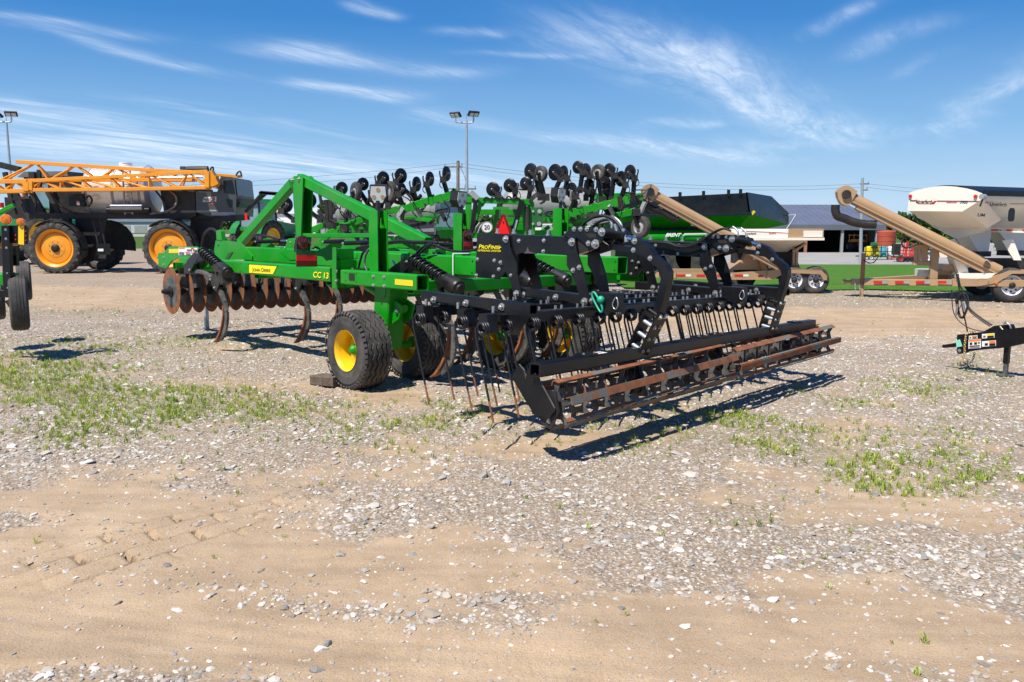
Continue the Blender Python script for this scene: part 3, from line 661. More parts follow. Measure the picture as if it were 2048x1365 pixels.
# joint plate with tail-lamp bracket
uj=(u1+u2)/2
mb=MB(); mb.ab((uj-.05,.10,.98),(uj-.035,.36,1.42),'green'); mb.ab((uj+.035,.10,1.0),(uj+.05,.34,1.30),'green')
for y,z in ((.29,1.05),(.29,1.2)): mb.bolt((uj+.05,y,z),NU,.018)
for x,y in ((673,543),(673,562)): mb.bolt(F.V(x,y,.088),NV,.022)
mb.ab((uj-.05,.088,.98),(uj+.05,.10,1.44),'green')
# bracket panel hangs out to the left
ub=uj+.06
P=[F.U(x,y,ub) for x,y in ((592,499),(634,502),(637,500),(650,495),(656,489.5),(664,490),(664,520),(652,522),(645,514),(634,512),(634,534),(592,534))]
mb.plate(P,NU*.006,'dgreen'); mb.build('lamp_bracket',plow)
mb=MB(); mb.plate([F.U(x,y,ub+.008) for x,y in ((592.5,510.5),(633,511),(633,522),(592.5,522))],NU*.003,'red'); mb.plate([F.U(x,y,ub+.008) for x,y in ((592.5,522.2),(633,522.2),(633,533),(592.5,533))],NU*.003,'dkred'); mb.build('reflector',plow)
def tail_lamp(cx,cy,r,u):
    c=F.U(cx,cy,u); rr=abs(F.U(cx+r,cy,u)[1]-c[1])
    e=MB(); e.cyl(c-NU*.05,c+NU*.0,rr,'plastic',20); e.ab(c+np.array([-.06,-rr*1.05,-rr*1.25]),c+np.array([.0,rr*1.05,-rr*.2]),'plastic'); o=e.build('tail_lamp',plow)
    e=MB(); e.lathe(c,NU,[(rr*.9,-.005),(rr*.88,.012),(rr*.6,.02),(.001,.022)],'lens',20); e.build('lens',o)
tail_lamp(607,486.5,13,ub)
# second lamp bracket, far side
P=[F.U(x,y,-.3) for x,y in ((926,483),(946,484),(946,502),(926,501))]
mb=MB(); mb.plate(P,NU*.005,'dgreen'); mb.plate([p+NU*.007 for p in [F.U(x,y,-.3) for x,y in ((927,484),(945,484.5),(945,493),(927,492.5))]],NU*.003,'red'); mb.plate([p+NU*.007 for p in [F.U(x,y,-.3) for x,y in ((927,493),(945,493.5),(945,501.5),(927,501))]],NU*.003,'dkred'); mb.build('reflector',plow)
tail_lamp(936.5,471,8.5,-.3)
# long inner beams
YB1,YB2=.70,2.74
def long_beam(y,ua,ub_,z):
    mb=MB(); mb.beam((ua,y+.09,z),(ub_,y+.09,z),.18,.20,'green',ch=.014,hollow='b'); return mb
e1=F.V(951,534,YB1); ua=F.V(487,500,YB1)[0]; ZL=e1[2]
mb=long_beam(YB1,ua,e1[0],ZL)
mb.plate(pv(YB1-.004,[(560,503),(598,505),(598,520),(580,520)]),NV*.006,'green')
for x,y in ((561.5,495),(570,495.5)): mb.bolt(F.V(x,y,YB1),NV,.018)
mb.plate(pv(YB1-.004,[(818,506),(838,508),(861,522),(861,527),(846,528),(822,520)]),NV*.01,'green'); mb.bolt(F.V(835,515,YB1-.014),NV,.018); mb.bolt(F.V(807,514,YB1),NV,.018)
for x,y in ((949,523),(948,546)): p=F.V(x-4,y,YB1); mb.cyl(p,p+NV*.002,.010,'ink',8)
for q in ((683,511,'dgreen'),(683,524,'dgreen')):
    a=F.V(q[0],q[1],YB1); mb.beam(a+NV*.004,a+NV*.004+NU*.35,.008,.05,'green',ch=.003)
st=F.V(908,530,YB1); mb.tube([st+np.array([0,-.012,.11]),st+np.array([0,-.012,-.115])],.008,'white',6,spline=0); mb.tube([st+np.array([0,-.01,.112]),st+np.array([.0,.2,.112])],.008,'white',6,spline=0)
mb.build('frame_beam',plow)
mb=long_beam(YB2,ua,F.V(1235,530,YB2)[0],F.V(1235,532,YB2)[2])
p=F.V(1193,530,YB2); mb.ab(p+np.array([-.01,-.012,-.10]),p+np.array([.01,0,.10]),'black')
for x,y in ((1231,524),(1229,541)): q=F.V(x,y,YB2); mb.cyl(q,q+NV*.002,.010,'ink',8)
mb.build('frame_beam',plow)
mb=long_beam(1.72,-5.4,-1.0,ZL-.02); mb.build('frame_beam',plow)
# cross beams under the long ones
for u in (-4.25,-2.75,-.95,.62):
    v0=.0 if u<-4 else .26
    mb=MB(); mb.beam((u,v0,1.09 if u<-4 else 1.06),(u,3.42,1.06),.13,.13,'green',up=UP,ch=.01,hollow='ab'); mb.build('cross_beam',plow)
mb=MB(); mb.beam((u0,3.43,ZB-.03),(1.1,3.43,ZB-.03),.15,.155,'green',ch=.012,hollow='b'); mb.build('side_beam',plow)
# front arm carrying the coulters, with its decals
FV=.12
mb=MB(); mb.plate(pv(FV,[(315.5,507),(327,506),(339,493),(390,493.5),(399,499),(420,499),(420,516),(356,516),(343,522),(333,536),(317,533)]),np.array([0,.03,0]),'green')
mb.plate(pv(FV-.002,[(338,498.5),(358,498),(358,506.5),(338,506.5)]),NV*.002,'reflyellow')
for x,y in ((315,515),(328,515.5),(316,529),(328,530)): mb.bolt(F.V(x,y,FV),NV,.022)
arm=mb.build('coulter_arm',plow)
mb=MB(); mb.plate(pv(FV-.003,[(357.5,495),(395,496.5),(395,510),(357.5,511)]),NV*.002,'decalwhite')
for a,b,c,d,mm in ((358,495.3,369.5,498,'decalorange'),(382,496.2,388,499,'red'),(384,504.8,394.5,507.5,'decalorange'),(370.5,504,381,506,'red'),(374,499,384,503,'decalgrey'),(358.5,504.5,368.5,510,'decalgrey'),(372,507,380,510,'decalgrey'),(386,499.5,394,503.5,'decalgrey')):
    mb.plate(pv(FV-.006,[(a,b),(c,b+.3),(c,d+.3),(a,d)]),NV*.001,mm)
mb.build('warning_decal',arm)
# gusset and tool rail at the front
mb=MB(); mb.plate(pv(YB1-.02,[(428,500),(431,482),(437,480),(478,485),(484,490),(504,513),(504,520),(432,520)]),np.array([0,.02,0]),'green')
mb.plate(pv(YB1-.03,[(433,480),(432,462),(438,460),(442,463),(444,481)]),np.array([0,.06,0]),'green'); mb.bolt(F.V(437,491,YB1-.02),NV,.014,'ink')
mb.plate(pv(YB1-.026,[(449,520),(458,505),(466,504),(456,520)]),NV*.002,'dgreen')
mb.build('gusset_plate',plow)
# mast with braces
mb=MB()
L=pv(1.62,[(584,357),(588,352.5),(602,351.5),(606,356),(601.5,480),(592,480)])
mb.plate(L,np.array([0,.02,0]),'green'); mb.plate([p+np.array([0,.16,0]) for p in L],np.array([0,.02,0]),'green')
mb.plate([L[0],L[5],L[5]+np.array([0,.16,0]),L[0]+np.array([0,.16,0])],NU*.015,'green')
for x,y in ((585.5,360.5),(598,358.5)): mb.bolt(F.V(x,y,1.62),NV,.035)
mb.build('mast',plow)
a=F.V(601,358,1.71); b=F.V(856,487,1.71); mb=MB(); mb.beam(a,b,.12,.15,'green',up=UP,ch=.012); mb.plate([F.V(x,y,1.64) for x,y in ((752,430),(768,437),(763,451),(754,462))],np.array([0,.012,0]),'green'); mb.bolt(F.V(761,446,1.63),NV,.025); mb.build('mast_brace',plow)
a=F.V(586,368,1.71); b=F.V(481,487,1.71); mb=MB(); mb.beam(a,b,.12,.15,'green',up=UP,ch=.012); mb.build('mast_brace',plow)
a=F.V(607,471,1.66); b=F.V(742,471.5,1.66); mb=MB(); mb.beam(a,b,.03,.06,'green',ch=.006); mb.build('tie_bar',plow)
# lugs and pipes on the deck
for (x,y,v,s) in ((533,485,1.1,1),(583,485,1.1,1),(700,487,1.3,1.2),(770,486,1.3,1.1),(800,480,1.72,1),(838,492,1.72,1.1)):
    mb=MB(); c=F.V(x,y,v); mb.plate([c+np.array([-.22*s,0,-.10]),c+np.array([-.10*s,0,.05]),c+np.array([.06*s,0,.06]),c+np.array([.16*s,0,.0]),c+np.array([.24*s,0,-.10])],np.array([0,.02,0]),'green'); mb.bolt(c+np.array([-.03,0,0]),NV,.016); mb.build('deck_lug',plow)
for (u,v) in ((-3.2,.9),(-2.2,1.3),(-1.2,1.0),(-.2,1.2),(-1.6,2.2),(.2,1.9),(-.6,2.5)):
    mb=MB(); mb.ab((u,v,1.0),(u+.10,v+.18,1.30+.08*math.sin(u*7)),'green',ch=.01); mb.bolt((u+.05,v+.09,1.30+.08*math.sin(u*7)),UP,.02); mb.build('deck_post',plow)
def work_post(x0,y0,ytop,v,wpx):
    c=F.V(x0+wpx/2,y0,v); h=F.V(x0+wpx/2,ytop,v)[2]; w=.16
    mb=MB(); u=c[0]; z0=min(c[2]-.05,1.15)
    mb.ab((u-w/2,v,z0),(u+w/2,v+.008,h),'green'); mb.ab((u-w/2,v+.008,z0),(u-w/2+.008,v+.13,h),'green'); mb.ab((u-w/2+.008,v+.122,z0),(u+w/2,v+.13,h),'green')
    mb.tube([(u,v+.07,h+.05),(u+.03,v+.06,h-.1),(u-.02,v+.07,h-.35),(u+.03,v+.06,z0+.1)],.008,'hose',5); mb.build('lamp_post',plow)
    b=MB(); cc=np.array([u+.01,v+.06,h+.17]); D=nrm((.78,-.60,-.12) if v<1 else (.97,.15,-.1)); _,S,T=basis(D)
    b.cyl((u,v+.06,h-.02),(u,v+.06,h+.1),.022,'plastic',8)
    oc=[(-.095,-.02),(-.05,-.105),(.05,-.105),(.095,-.02),(.085,.09),(-.085,.09)]
    R0=[cc+S*x*1.0+T*y for x,y in oc]; b.plate([p-D*.02 for p in R0],-D*.09,'plastic'); b.plate(R0,-D*.02,'plastic')
    o=b.build('work_lamp',plow); b=MB(); b.plate([cc+S*x*.86+T*y*.86+D*.002 for x,y in oc],D*.006,'lamp')
    for sx_,sy_ in ((0,.045),(-.045,-.03),(.045,-.03)): q=cc+S*sx_+T*sy_+D*.008; b.cyl(q,q+D*.004,.022,'tan',10)
    b.build('lens',o)
work_post(738,546,421,.22,19); work_post(905,520,427,1.7,20); work_post(1107,500,417,3.3,13)
# hoses
def hose(v,pts,r=.012,m='hose'): MB().tube([F.V(x,y,vv) for (x,y),vv in zip(pts,v if isinstance(v,list) else [v]*len(pts))],r,m,6).build('hydraulic_hose',plow)
hose(1.2,[(713,497),(735,492),(770,486),(800,482),(830,484),(860,484),(876,487)],.018); hose(1.25,[(720,500),(745,494),(790,486),(850,487)],.016)
hose(.66,[(862,487),(845,495),(832,508),(822,522),(812,534),(800,540)]); hose(.64,[(865,488),(850,497),(836,512),(826,526),(815,538)]); hose(.68,[(860,487),(850,493),(838,505),(830,520),(818,530)])
hose(1.1,[(860,487),(880,494),(900,501),(925,503),(952,500)],.012); hose(1.15,[(862,489),(885,498),(910,503),(940,502),(956,497)],.012)
hose(.45,[(735,500),(726,506),(721,520),(717,536)],.014); hose(.43,[(738,498),(731,512),(729,528),(734,542)],.014,'scuff')
hose(1.2,[(505,472),(530,472),(560,480),(590,488),(615,490)],.016); hose(1.0,[(402,498),(408,470),(420,458),(432,462),(438,470)],.02)
hose(.3,[(752,540),(758,534),(764,538),(768,548)],.01)
for (x,y,v,L_) in ((515,484,1.0,.5),(560,483,1.3,.4),(650,484,1.4,.7),(690,487,1.2,.5),(880,490,1.9,.6)):
    mb=MB(); c=F.V(x,y,v); mb.cyl(c,c+np.array([L_,.1,.02]),.03,'black',10); mb.cyl(c+np.array([L_,.1,.02]),c+np.array([L_+.15,.13,.025]),.014,'chrome',8); mb.bolt(c+np.array([0,-.03,0]),NV,.02); mb.build('hydraulic_cylinder',plow)
# spring-trip shanks
def shank(tip,blade='scuff',front='rust'):
    tu,tv,_=tip
    def q(du,z,dv=0.0): return np.array([tu+du,tv+dv,z])
    mb=MB()
    for s in (-1,1):       # clamp bracket cheeks
        mb.plate([q(-.86,1.0,s*.05),q(-.70,1.0,s*.05),q(-.56,1.10,s*.05),q(-.30,1.27,s*.05),q(-.33,1.33,s*.05),q(-.42,1.33,s*.05),q(-.72,1.20,s*.05),q(-.86,1.08,s*.05)],np.array([0,.012*s,0]),'black')
        mb.bolt(q(-.37,1.30,s*.062),(0,s,0),.02); mb.bolt(q(-.66,1.06,s*.062),(0,s,0),.02)
    mb.cyl(q(-.60,1.22,-.02),q(-.66,1.30,-.04),.014,'zinc',8); mb.beam(q(-.98,1.10),q(-.66,1.16),.06,.03,'black',ch=.004)
    # pivot leaf: arched bar from the clamp to the shank joint
    arc=[(-.70,1.02),(-.50,1.045),(-.30,1.03),(-.12,.99),(.02,.92),(.10,.86)]
    for (a,b),(c,d) in zip(arc[:-1],arc[1:]): mb.beam(q(a,b),q(c,d),.045,.05,blade,ch=.004)
    for s in (-1,1):
        mb.plate([q(-.06,.97,s*.03),q(.06,1.02,s*.03),q(.16,1.05,s*.03),q(.30,.98,s*.03),q(.22,.88,s*.03),q(.14,.80,s*.03),q(.06,.83,s*.03)],np.array([0,.012*s,0]),'blackdull')
        mb.bolt(q(-.02,.955,s*.042),(0,s,0),.02); mb.bolt(q(.10,.85,s*.042),(0,s,0),.022)
    mb.plate([q(.26,1.05,-.06),q(.40,1.0,-.06),q(.42,.94,-.06),q(.33,.90,-.06)],np.array([0,.12,0]),'blackdull')
    o=mb.build('shank',plow)
    mb=MB(); path=[(.10,.88),(.22,.77),(.31,.66),(.355,.55),(.355,.44),(.31,.33),(.235,.235),(.15,.17)]
    for i in range(len(path)-1):
        (a,b),(c,d)=path[i],path[i+1]; w0=.085-.004*i
        A,B=q(a,b),q(c,d); dd=nrm(B-A); N2=np.array([-dd[2],0,dd[0]])
        mb.hexa([A-N2*w0/2+NV*.016,B-N2*(w0-.004)/2+NV*.016,B-N2*(w0-.004)/2-NV*.016,A-N2*w0/2-NV*.016,A+N2*w0/2+NV*.016,B+N2*(w0-.004)/2+NV*.016,B+N2*(w0-.004)/2-NV*.016,A+N2*w0/2-NV*.016],blade)
    mb.build('shank_blade',o)
    mb=MB()                # twisted point, rusty wear face
    pp=[(.245,.62,.02),(.255,.50,.03),(.225,.38,.045),(.16,.265,.06),(.07,.165,.07),(-.01,.115,.06)]
    V=[];F_=[]
    for i,(a,b,w) in enumerate(pp):
        d=.03 if i<5 else .004
        V+=[q(a,b,-w*.6),q(a,b,w*.6),q(a+d,b-.012 if i>2 else b,w*.6),q(a+d,b-.012 if i>2 else b,-w*.6)]
    for i in range(len(pp)-1): a=i*4; F_+=[[a+j,a+(j+1)%4,a+4+(j+1)%4,a+4+j] for j in range(4)]
    F_+=[[3,2,1,0],[20,21,22,23]]; mb.add(V,F_,front); mb.build('point',o)
    mb=MB(); A=q(-.34,1.315); B=q(.36,1.085); mb.coil(A,A+(B-A)*.93,.062,.0155,9.5,'black',6,16); mb.cyl(A,A+(B-A)*.8,.03,'blackdull',10)
    d=nrm(B-A); C=A+(B-A)*.80; mb.lathe(C,d,[(.05,-.02),(.074,.0),(.08,.04),(.084,.20),(.078,.225),(.05,.235),(.048,.26),(.02,.262),(.001,.262)],'plastic',18)
    mb.plate([q(.12,1.14,-.085),q(.22,1.17,-.088),q(.36,1.12,-.085),q(.2,1.04,-.07)],np.array([0,.17,0]),'plastic')
    mb.build('trip_spring',o)
tips=[(433,683),(593,684),(866,752),(912,727),(1080,716),(1142,705)]
TP=[F.Z(x,y,.12) for x,y in tips]
for k,t in enumerate(TP): shank(t)
for t in ((-1.55,1.35,.12),(-3.45,1.7,.12),(-2.6,2.5,.12),(-1.5,3.1,.12),(-3.4,3.4,.12),(-.1,3.4,.12),(.45,1.72,.12)): shank(np.array(t))
# wheels on their walking arms
HW=.41
for (x,y,yy) in ((694,704,-.20),(808,690,.62),(990,672,1.72),(1120,665,2.44)):
    c=F.V(x,y,yy); cu=(.11 if yy<0 else c[0]-.02)
    wheel(plow,(cu,yy+.165,HW-.008+.004*yy),NV,.405,.205,.33,'yellow','green',dish=.50,bolts=6,zig=22,hubr=.05,hubl=.055)
def wheel_arm(y):
    mb=MB(); mb.beam((.20,y,1.06),(.10,y,.40),.25,.28,'green',up=NU,ch=.014,w2=.22,h2=.25)
    mb.cyl((.10,y-.28,.405),(.10,y+.30,.405),.035,'green',12); mb.plate([(.32,y+.09,.92),(.46,y+.09,.86),(.40,y+.09,.72),(.28,y+.09,.66)],np.array([0,.02,0]),'green'); mb.plate([(.32,y-.06,.92),(.46,y-.06,.86),(.40,y-.06,.72),(.28,y-.06,.66)],np.array([0,.02,0]),'green')
    mb.bolt((.38,y-.065,.80),NV,.03); mb.cyl((.4,y+.02,.82),(-.3,y+.02,1.02),.045,'green',12)
    mb.build('wheel_arm',plow)
wheel_arm(.33); wheel_arm(2.20)
mb=MB(); mb.cyl((.2,.2,1.0),(.2,2.6,1.0),.075,'green',16); mb.build('rockshaft',plow)
# coulter gang
GU,GZ=-4.93,.715
for i in range(19):
    y=-.02+i*.193
    mb=MB(); o=(GU,y,GZ); n_=NV
    mb.lathe(o,n_,[(.335,0),(.334,.003),(.235,.0045)],'rust',40); mb.lathe(o,n_,[(.235,.0045),(.12,.006),(.001,.006)],'scuff',40)
    mb.lathe(o,-n_,[(.335,0),(.334,.003),(.235,.0045)],'rust',40); mb.lathe(o,-n_,[(.235,.0045),(.12,.006),(.001,.006)],'blackdull',40)
    if i==0:
        mb.lathe(o,n_,[(.085,.005),(.08,.03),(.05,.035),(.045,.10),(.03,.105),(.03,.14),(.001,.14)],'blackdull',10,smooth=False)
    mb.build('coulter_blade',plow)
mb=MB(); mb.cyl((GU,-.05,GZ),(GU,3.6,GZ),.035,'blackdull',12); mb.build('gang_shaft',plow)
for i in range(9):
    y=.08+i*.42; mb=MB()
    pth=[(GU+.16,y,1.03),(GU+.20,y,.93),(GU+.17,y,.82),(GU+.06,y,.76),(GU,y,GZ)]
    for a,b in zip(pth[:-1],pth[1:]): mb.beam(a,b,.07,.03,'scuff',ch=.004,up=NU)
    mb.cyl((GU,y-.06,GZ),(GU,y+.06,GZ),.07,'blackdull',12); mb.ab((GU-.02,y-.05,.98),(GU+.2,y+.05,1.06),'blackdull')
    mb.build('coulter_hanger',plow)
mb=MB(); mb.beam((GU+.10,.0,1.085),(GU+.10,3.55,1.085),.12,.12,'green',ch=.01,hollow='ab'); mb.build('gang_beam',plow)
js=F.Z(414,662,0); mb=MB(); mb.beam((js[0],js[1],.012),(js[0],js[1],.95),.06,.06,'galv',up=NU,ch=.006); mb.build('jack_stand',plow)
# ------------------------------------------------------------------ rear levelling frame of the plough
YA=.66                                   # outer face of the left arm's cheek plates
def SK(v,k=1.0):      # the yard falls away to the right, and the far half of the frame sits back a little with it
    w=max(0.0,v-.64); return np.array([-.163*w*k,0,-.025*w*k])
RA=F.U(1088,741,3.40); RB=F.U(1623,650,2.74)
RA=RA+np.array([-.05,0,0]); RB=RB+np.array([-.05,0,0]); dR=nrm(RB-RA); RA=RA-dR*.05; RB=RB+dR*.13
def arm_group(dy):
    """one black hydraulic arm: cheeks, hanger legs, cylinder and the gooseneck down to the roller"""
    w=.23
    D=lambda p:np.asarray(p,float)+(np.array([-.418,2.568,-.065]) if dy else 0)
    def cheeks(pts,th,name,offs,bolts=(),m='black',br=.022):
        mb=MB()
        P=pv(YA,pts)
        for k,off in enumerate(offs):
            mb.plate([D(p+np.array([0,off,0])) for p in P],np.array([0,th,0]),m)
        for (x,y,*r) in bolts:
            p=D(F.V(x,y,YA)+np.array([0,offs[0],0])); mb.bolt(p,NV,r[0] if r else br)
        return mb.build(name,plow)
    main=[(954,467.5),(1153,476),(1181,492),(1190,498),(1185,502),(1160,510),(1138,511.5),(1080,507.5),(1055,505.5),(1041,506.5),(1030,511),(1022,522),(1012,541),(998,559),(951,555)]
    o=cheeks(main,.014,'arm_plate',(0,w),[(1038,482),(1088,481.5),(1087,503),(955,519),(989,521.5),(953,551),(987,553.5),(1004.5,525),(998,539)])
    mb=MB(); A=D(F.V(1005,478,YA)+np.array([0,w/2+.007,-.01])); B=D(F.V(1165,485,YA)+np.array([0,w/2+.007,-.01])); mb.beam(A,B,w-.02,.10,'black',ch=.01)
    Q=pv(YA-.003,[(1048,507),(1052,503),(1056,494),(1058,503),(1075,508)]); mb.plate([D(q) for q in Q],NV*.001,'scuff')
    Q=pv(YA-.003,[(1156,480),(1181,494),(1189,499),(1160,510),(1157,495)]); mb.plate([D(q) for q in Q],NV*.0008,'blackdull')
    Q=pv(YA-.0045,[(1158,508.5),(1190,498.2),(1186,501.5),(1161,510.5)]); mb.plate([D(q) for q in Q],NV*.0008,'rust')
    for (x,y) in ((991.5,463),(1024.5,464),(1058,466),(1093,467.5),(1128,470)): 
        p=D(F.V(x,y+4,YA)+np.array([0,.02,0])); mb.cyl(p,p+UP*.045,.014,'zinc',8); mb.cyl(p,p+UP*.012,.024,'zinc',6,smooth=False)
    for (x,y) in ((956,531),(963,532),(981,533.5),(989,534.5),(956,541),(963,542),(981,543.5),(989,545)): 
        p=D(F.V(x,y,YA)); mb.cyl(p,p+NV*.002,.009,'ink',8)
    mb.build('arm_tube',plow)
    cheeks([(1010,473),(1021,472.5),(1023.5,495),(1029,511),(1035,524),(1036.5,545),(1044,578),(1046,591),(1038,597),(1030,590),(1026,572),(1020,556),(1008,528),(1003,521),(1006,490)],.014,'hanger_leg',(-.02,w+.02),[(1015.5,478.5,.038),(1004.5,525),(1025,551,.02),(1036.5,587.5,.036)])
    cheeks([(1141,478),(1153,476.5),(1156.5,502),(1165,527),(1172,550),(1179,588),(1181,604),(1173,611),(1164,603),(1156,572),(1144,545),(1136.5,531),(1136.5,512),(1139,490)],.014,'hanger_leg',(-.02,w+.02),[(1147.5,484.5,.040),(1149.5,541,.026),(1162,535,.026),(1172.5,603.5,.038)])
    o=cheeks([(1130,470.5),(1151,453.5),(1203,454),(1213,459),(1215,469),(1207,484),(1199,495),(1190,497.5),(1181,493.5),(1165,480),(1156,474.5),(1131,474)],.014,'head_plate',(-.025,w+.025),[(1152.5,458.5,.024),(1165.5,458.5,.024),(1178.5,458.5,.024),(1196.5,459.5,.024),(1208.5,464.5,.040),(1181,487,.026),(1195.5,488.5,.044)])
    mb=MB(); mb.plate([D(F.V(x,y,YA-.027)) for x,y in ((1170,467),(1193,467.5),(1193,476),(1178,476))],NV*.002,'shade'); mb.build('slot_shade',o)  # dark plate laid on the face paints the shade of a slot
    # cylinder
    ym=YA+w/2
    A=D(F.V(1208,464.5,ym)); B=D(F.V(1252,473,ym)); C=D(F.V(1269,479.5,ym))
    mb=MB(); mb.cyl(A,B,.045,'black',16); mb.cyl(B-nrm(B-A)*.02,B+nrm(B-A)*.01,.05,'black',16); mb.cyl(B,C,.022,'chrome',12)
    for f in (.35,.78):
        p=A+(B-A)*f+UP*.045; mb.tube([p,p+UP*.04,p+np.array([-.03,0,.075]),p+np.array([-.07,0,.10])],.011,'galv',7)
    mb.build('lift_cylinder',plow)
    # gooseneck
    mb=MB(); neck=[(1262,478),(1270,475.5),(1285,483),(1298,496),(1308,511),(1321,522),(1330,530),(1336.5,544),(1336.5,557),(1331.5,583),(1320,626),(1304.5,625),(1315,588),(1321.5,557),(1319.5,546),(1311,534),(1297,523),(1284,511),(1266,506.5),(1240,503),(1218,499),(1220,488),(1262,494)]
    P=[D(F.V(x,y,ym-.04)) for x,y in neck]; mb.plate(P,np.array([0,.07,0]),'black')
    for (x,y,r) in ((1269.5,482.5,.03),(1267,500.5,.024),(1300.5,517,.024)): mb.bolt(D(F.V(x,y,ym-.04)),NV,r)
    mb.build('gooseneck',plow)
    # ladder link down to the roller beam
    T=D(F.V(1312,627,ym)); fb=(T[1]-.03-RA[1])/(RB[1]-RA[1]); Bm=RA+(RB-RA)*fb+UP*.05
    mb=MB(); dd=nrm(T+UP*.02-Bm); cr=nrm(np.cross((0,1,0),dd))
    for s in (-1,1): mb.beam(Bm+cr*s*.062-dd*.06,T+cr*s*.062+dd*.03,.15,.014,'black',up=cr,ch=.003)
    for f in (.0,.36,.70,1.02):
        p=Bm+(T-Bm)*f
        for yy in (-.035,.035):
            mb.cyl(p-cr*.062+np.array([0,yy,0]),p+cr*.062+np.array([0,yy,0]),.017,'galv' if f<1 else 'black',10); mb.bolt(p+cr*.069+np.array([0,yy,0]),cr,.018 if f<1 else .024)
    mb.build('ladder_link',plow)
arm_group(0.0); arm_group(2.05)
lp=F.V(957.5,497.5,YA-.003); rp=F.V(1005,500.5,YA-.003); tp=F.V(957.5,489,YA-.003)
text('ProFinish','system_lettering',plow,lp,(1,0,0),(0,0,1),(tp-lp)[2]*1.38,'decalyellow',fit=(rp-lp)[0],shear=.2,ext=.001,bold=.010,caps=True)
lp=F.V(955.5,502.8,YA-.003); rp=F.V(1003.5,506.0,YA-.003); tp=F.V(955.5,499,YA-.003)
text('LEVELING SYSTEM','system_lettering',plow,lp,(1,0,0),(0,0,1),(tp-lp)[2]*1.3,'decalyellow',fit=(rp-lp)[0],shear=.2,ext=.001,bold=.008)
# hoses looped over the second arm and the first head plate
dy=2.568; q0=F.V(1468,478,YA+2.568)
hose([YA+dy-.06]*9,[(1272,480),(1300,482),(1330,484),(1352,490),(1372,491),(1395,484),(1415,474),(1440,460),(1460,456)],.012)
hose([YA+dy-.08]*9,[(1280,484),(1310,485),(1335,487),(1358,494),(1378,493),(1400,484),(1424,467),(1445,458),(1462,462)],.012)
hose([YA+.1]*7,[(1160,457),(1172,444),(1190,434),(1205,432),(1224,437),(1238,450),(1246,466)],.013); hose([YA+.16]*6,[(1185,456),(1195,446),(1212,440),(1228,443),(1236,452),(1236,462)],.013)
hose([YA+.1]*6,[(1185,505),(1200,506),(1215,500),(1224,490),(1232,478),(1240,468)],.010)
for x,y in ((1230,449),(1246,458)):
    mb=MB(); p=F.V(x,y,YA+.1); mb.cyl(p,p+np.array([.04,0,-.11]),.018,'zinc',8); mb.build('hose_fitting',plow)
# tine bars: three tubes with pairs of coil tines
BU=[1.88,2.31,2.745]; BZ=.955; VL,VR=-.46,4.42
for u in BU:
    mb=MB(); mb.beam((u,VL,BZ),(u,.64,BZ),.09,.09,'black',ch=.008); mb.beam((u,.64,BZ),np.array((u,VR,BZ))+SK(VR),.09,.09,'black',ch=.008)
    for i in range(19):
        y=VL+.12+i*.262; q=SK(y)
        for s in (0,.07): mb.cyl(q+(u,y+s,BZ+.045),q+(u,y+s,BZ+.075),.012,'zinc',6,smooth=False)
        mb.bolt(q+(u+.045,y+.03,BZ-.03),NU,.014)
    mb.build('tine_bar',plow)
def tine(u,y,s):
    mb=MB(); R=.047; q=SK(y); u=u+q[0]; c=np.array([u+.045,y,BZ-.045-.01+q[2]])
    rr=.0100
    mb.coil(c+np.array([0,-.026,0]),c+np.array([0,.026,0]),R*.94,.0135,2.3,'tineblack',8,16)
    tip=np.array([u+.185+.02*random.random(),y-.02*s,.205+.01*random.random()+q[2]*1.3])
    j1=c+np.array([-R*.98,-.035*s,.01]); j2=c+np.array([-R*.93,-.035*s,-.06]); mid=j2*.25+tip*.75
    mb.tube([j1,j2,mid],rr*.92,'tineblack',6,spline=0); mb.tube([mid,tip],rr*.85,'rust',6,spline=0)
    mb.build('tine',plow)
for k,u in enumerate(BU):
    y0=(-.58,-.48,-.63)[k]
    for i in range(20):
        y=y0+i*.262
        if y>4.5: continue
        tine(u,y,1)
    mb=MB(); y=(-.58,-.48,-.63)[k]; mb.plate([(u-.045,y+.03,BZ+.05),(u+.05,y+.03,BZ+.05),(u+.075,y+.03,BZ-.09),(u-.05,y+.03,BZ-.09)],np.array([0,.10,0]),'black'); mb.build('tine_clip',plow)
# four slanting straps that tie the bars together
for (y,ua_,ub_,wd) in ((-.33,1.66,3.02,.09),(YA+.06,1.78,2.62,.08),(YA+2.63,1.5,2.66,.08),(4.25,1.5,3.1,.09)):
    q=SK(y); mb=MB(); mb.beam(q+(ua_,y,1.065),q+(ub_,y,1.045),.09,.085,'black',ch=.010,hollow='b')
    for u in BU: mb.bolt(q+(u-.03,y-.045,1.045),NV,.034); mb.ab(q+(u-.09,y-.05,1.0),q+(u+.05,y+.05,1.008),'black'); mb.cyl(q+(u-.08,y-.09,1.0),q+(u-.08,y-.09,1.05),.014,'zinc',8)
    if y in(-.33,4.25): mb.plate([q+p for p in ((ub_-.30,y-.047,1.05),(ub_,y-.047,1.05),(ub_,y-.047,1.0),(ub_-.12,y-.047,.84),(ub_-.19,y-.047,.84))],np.array([0,.008,0]),'black')
    mb.build('bar_strap',plow)
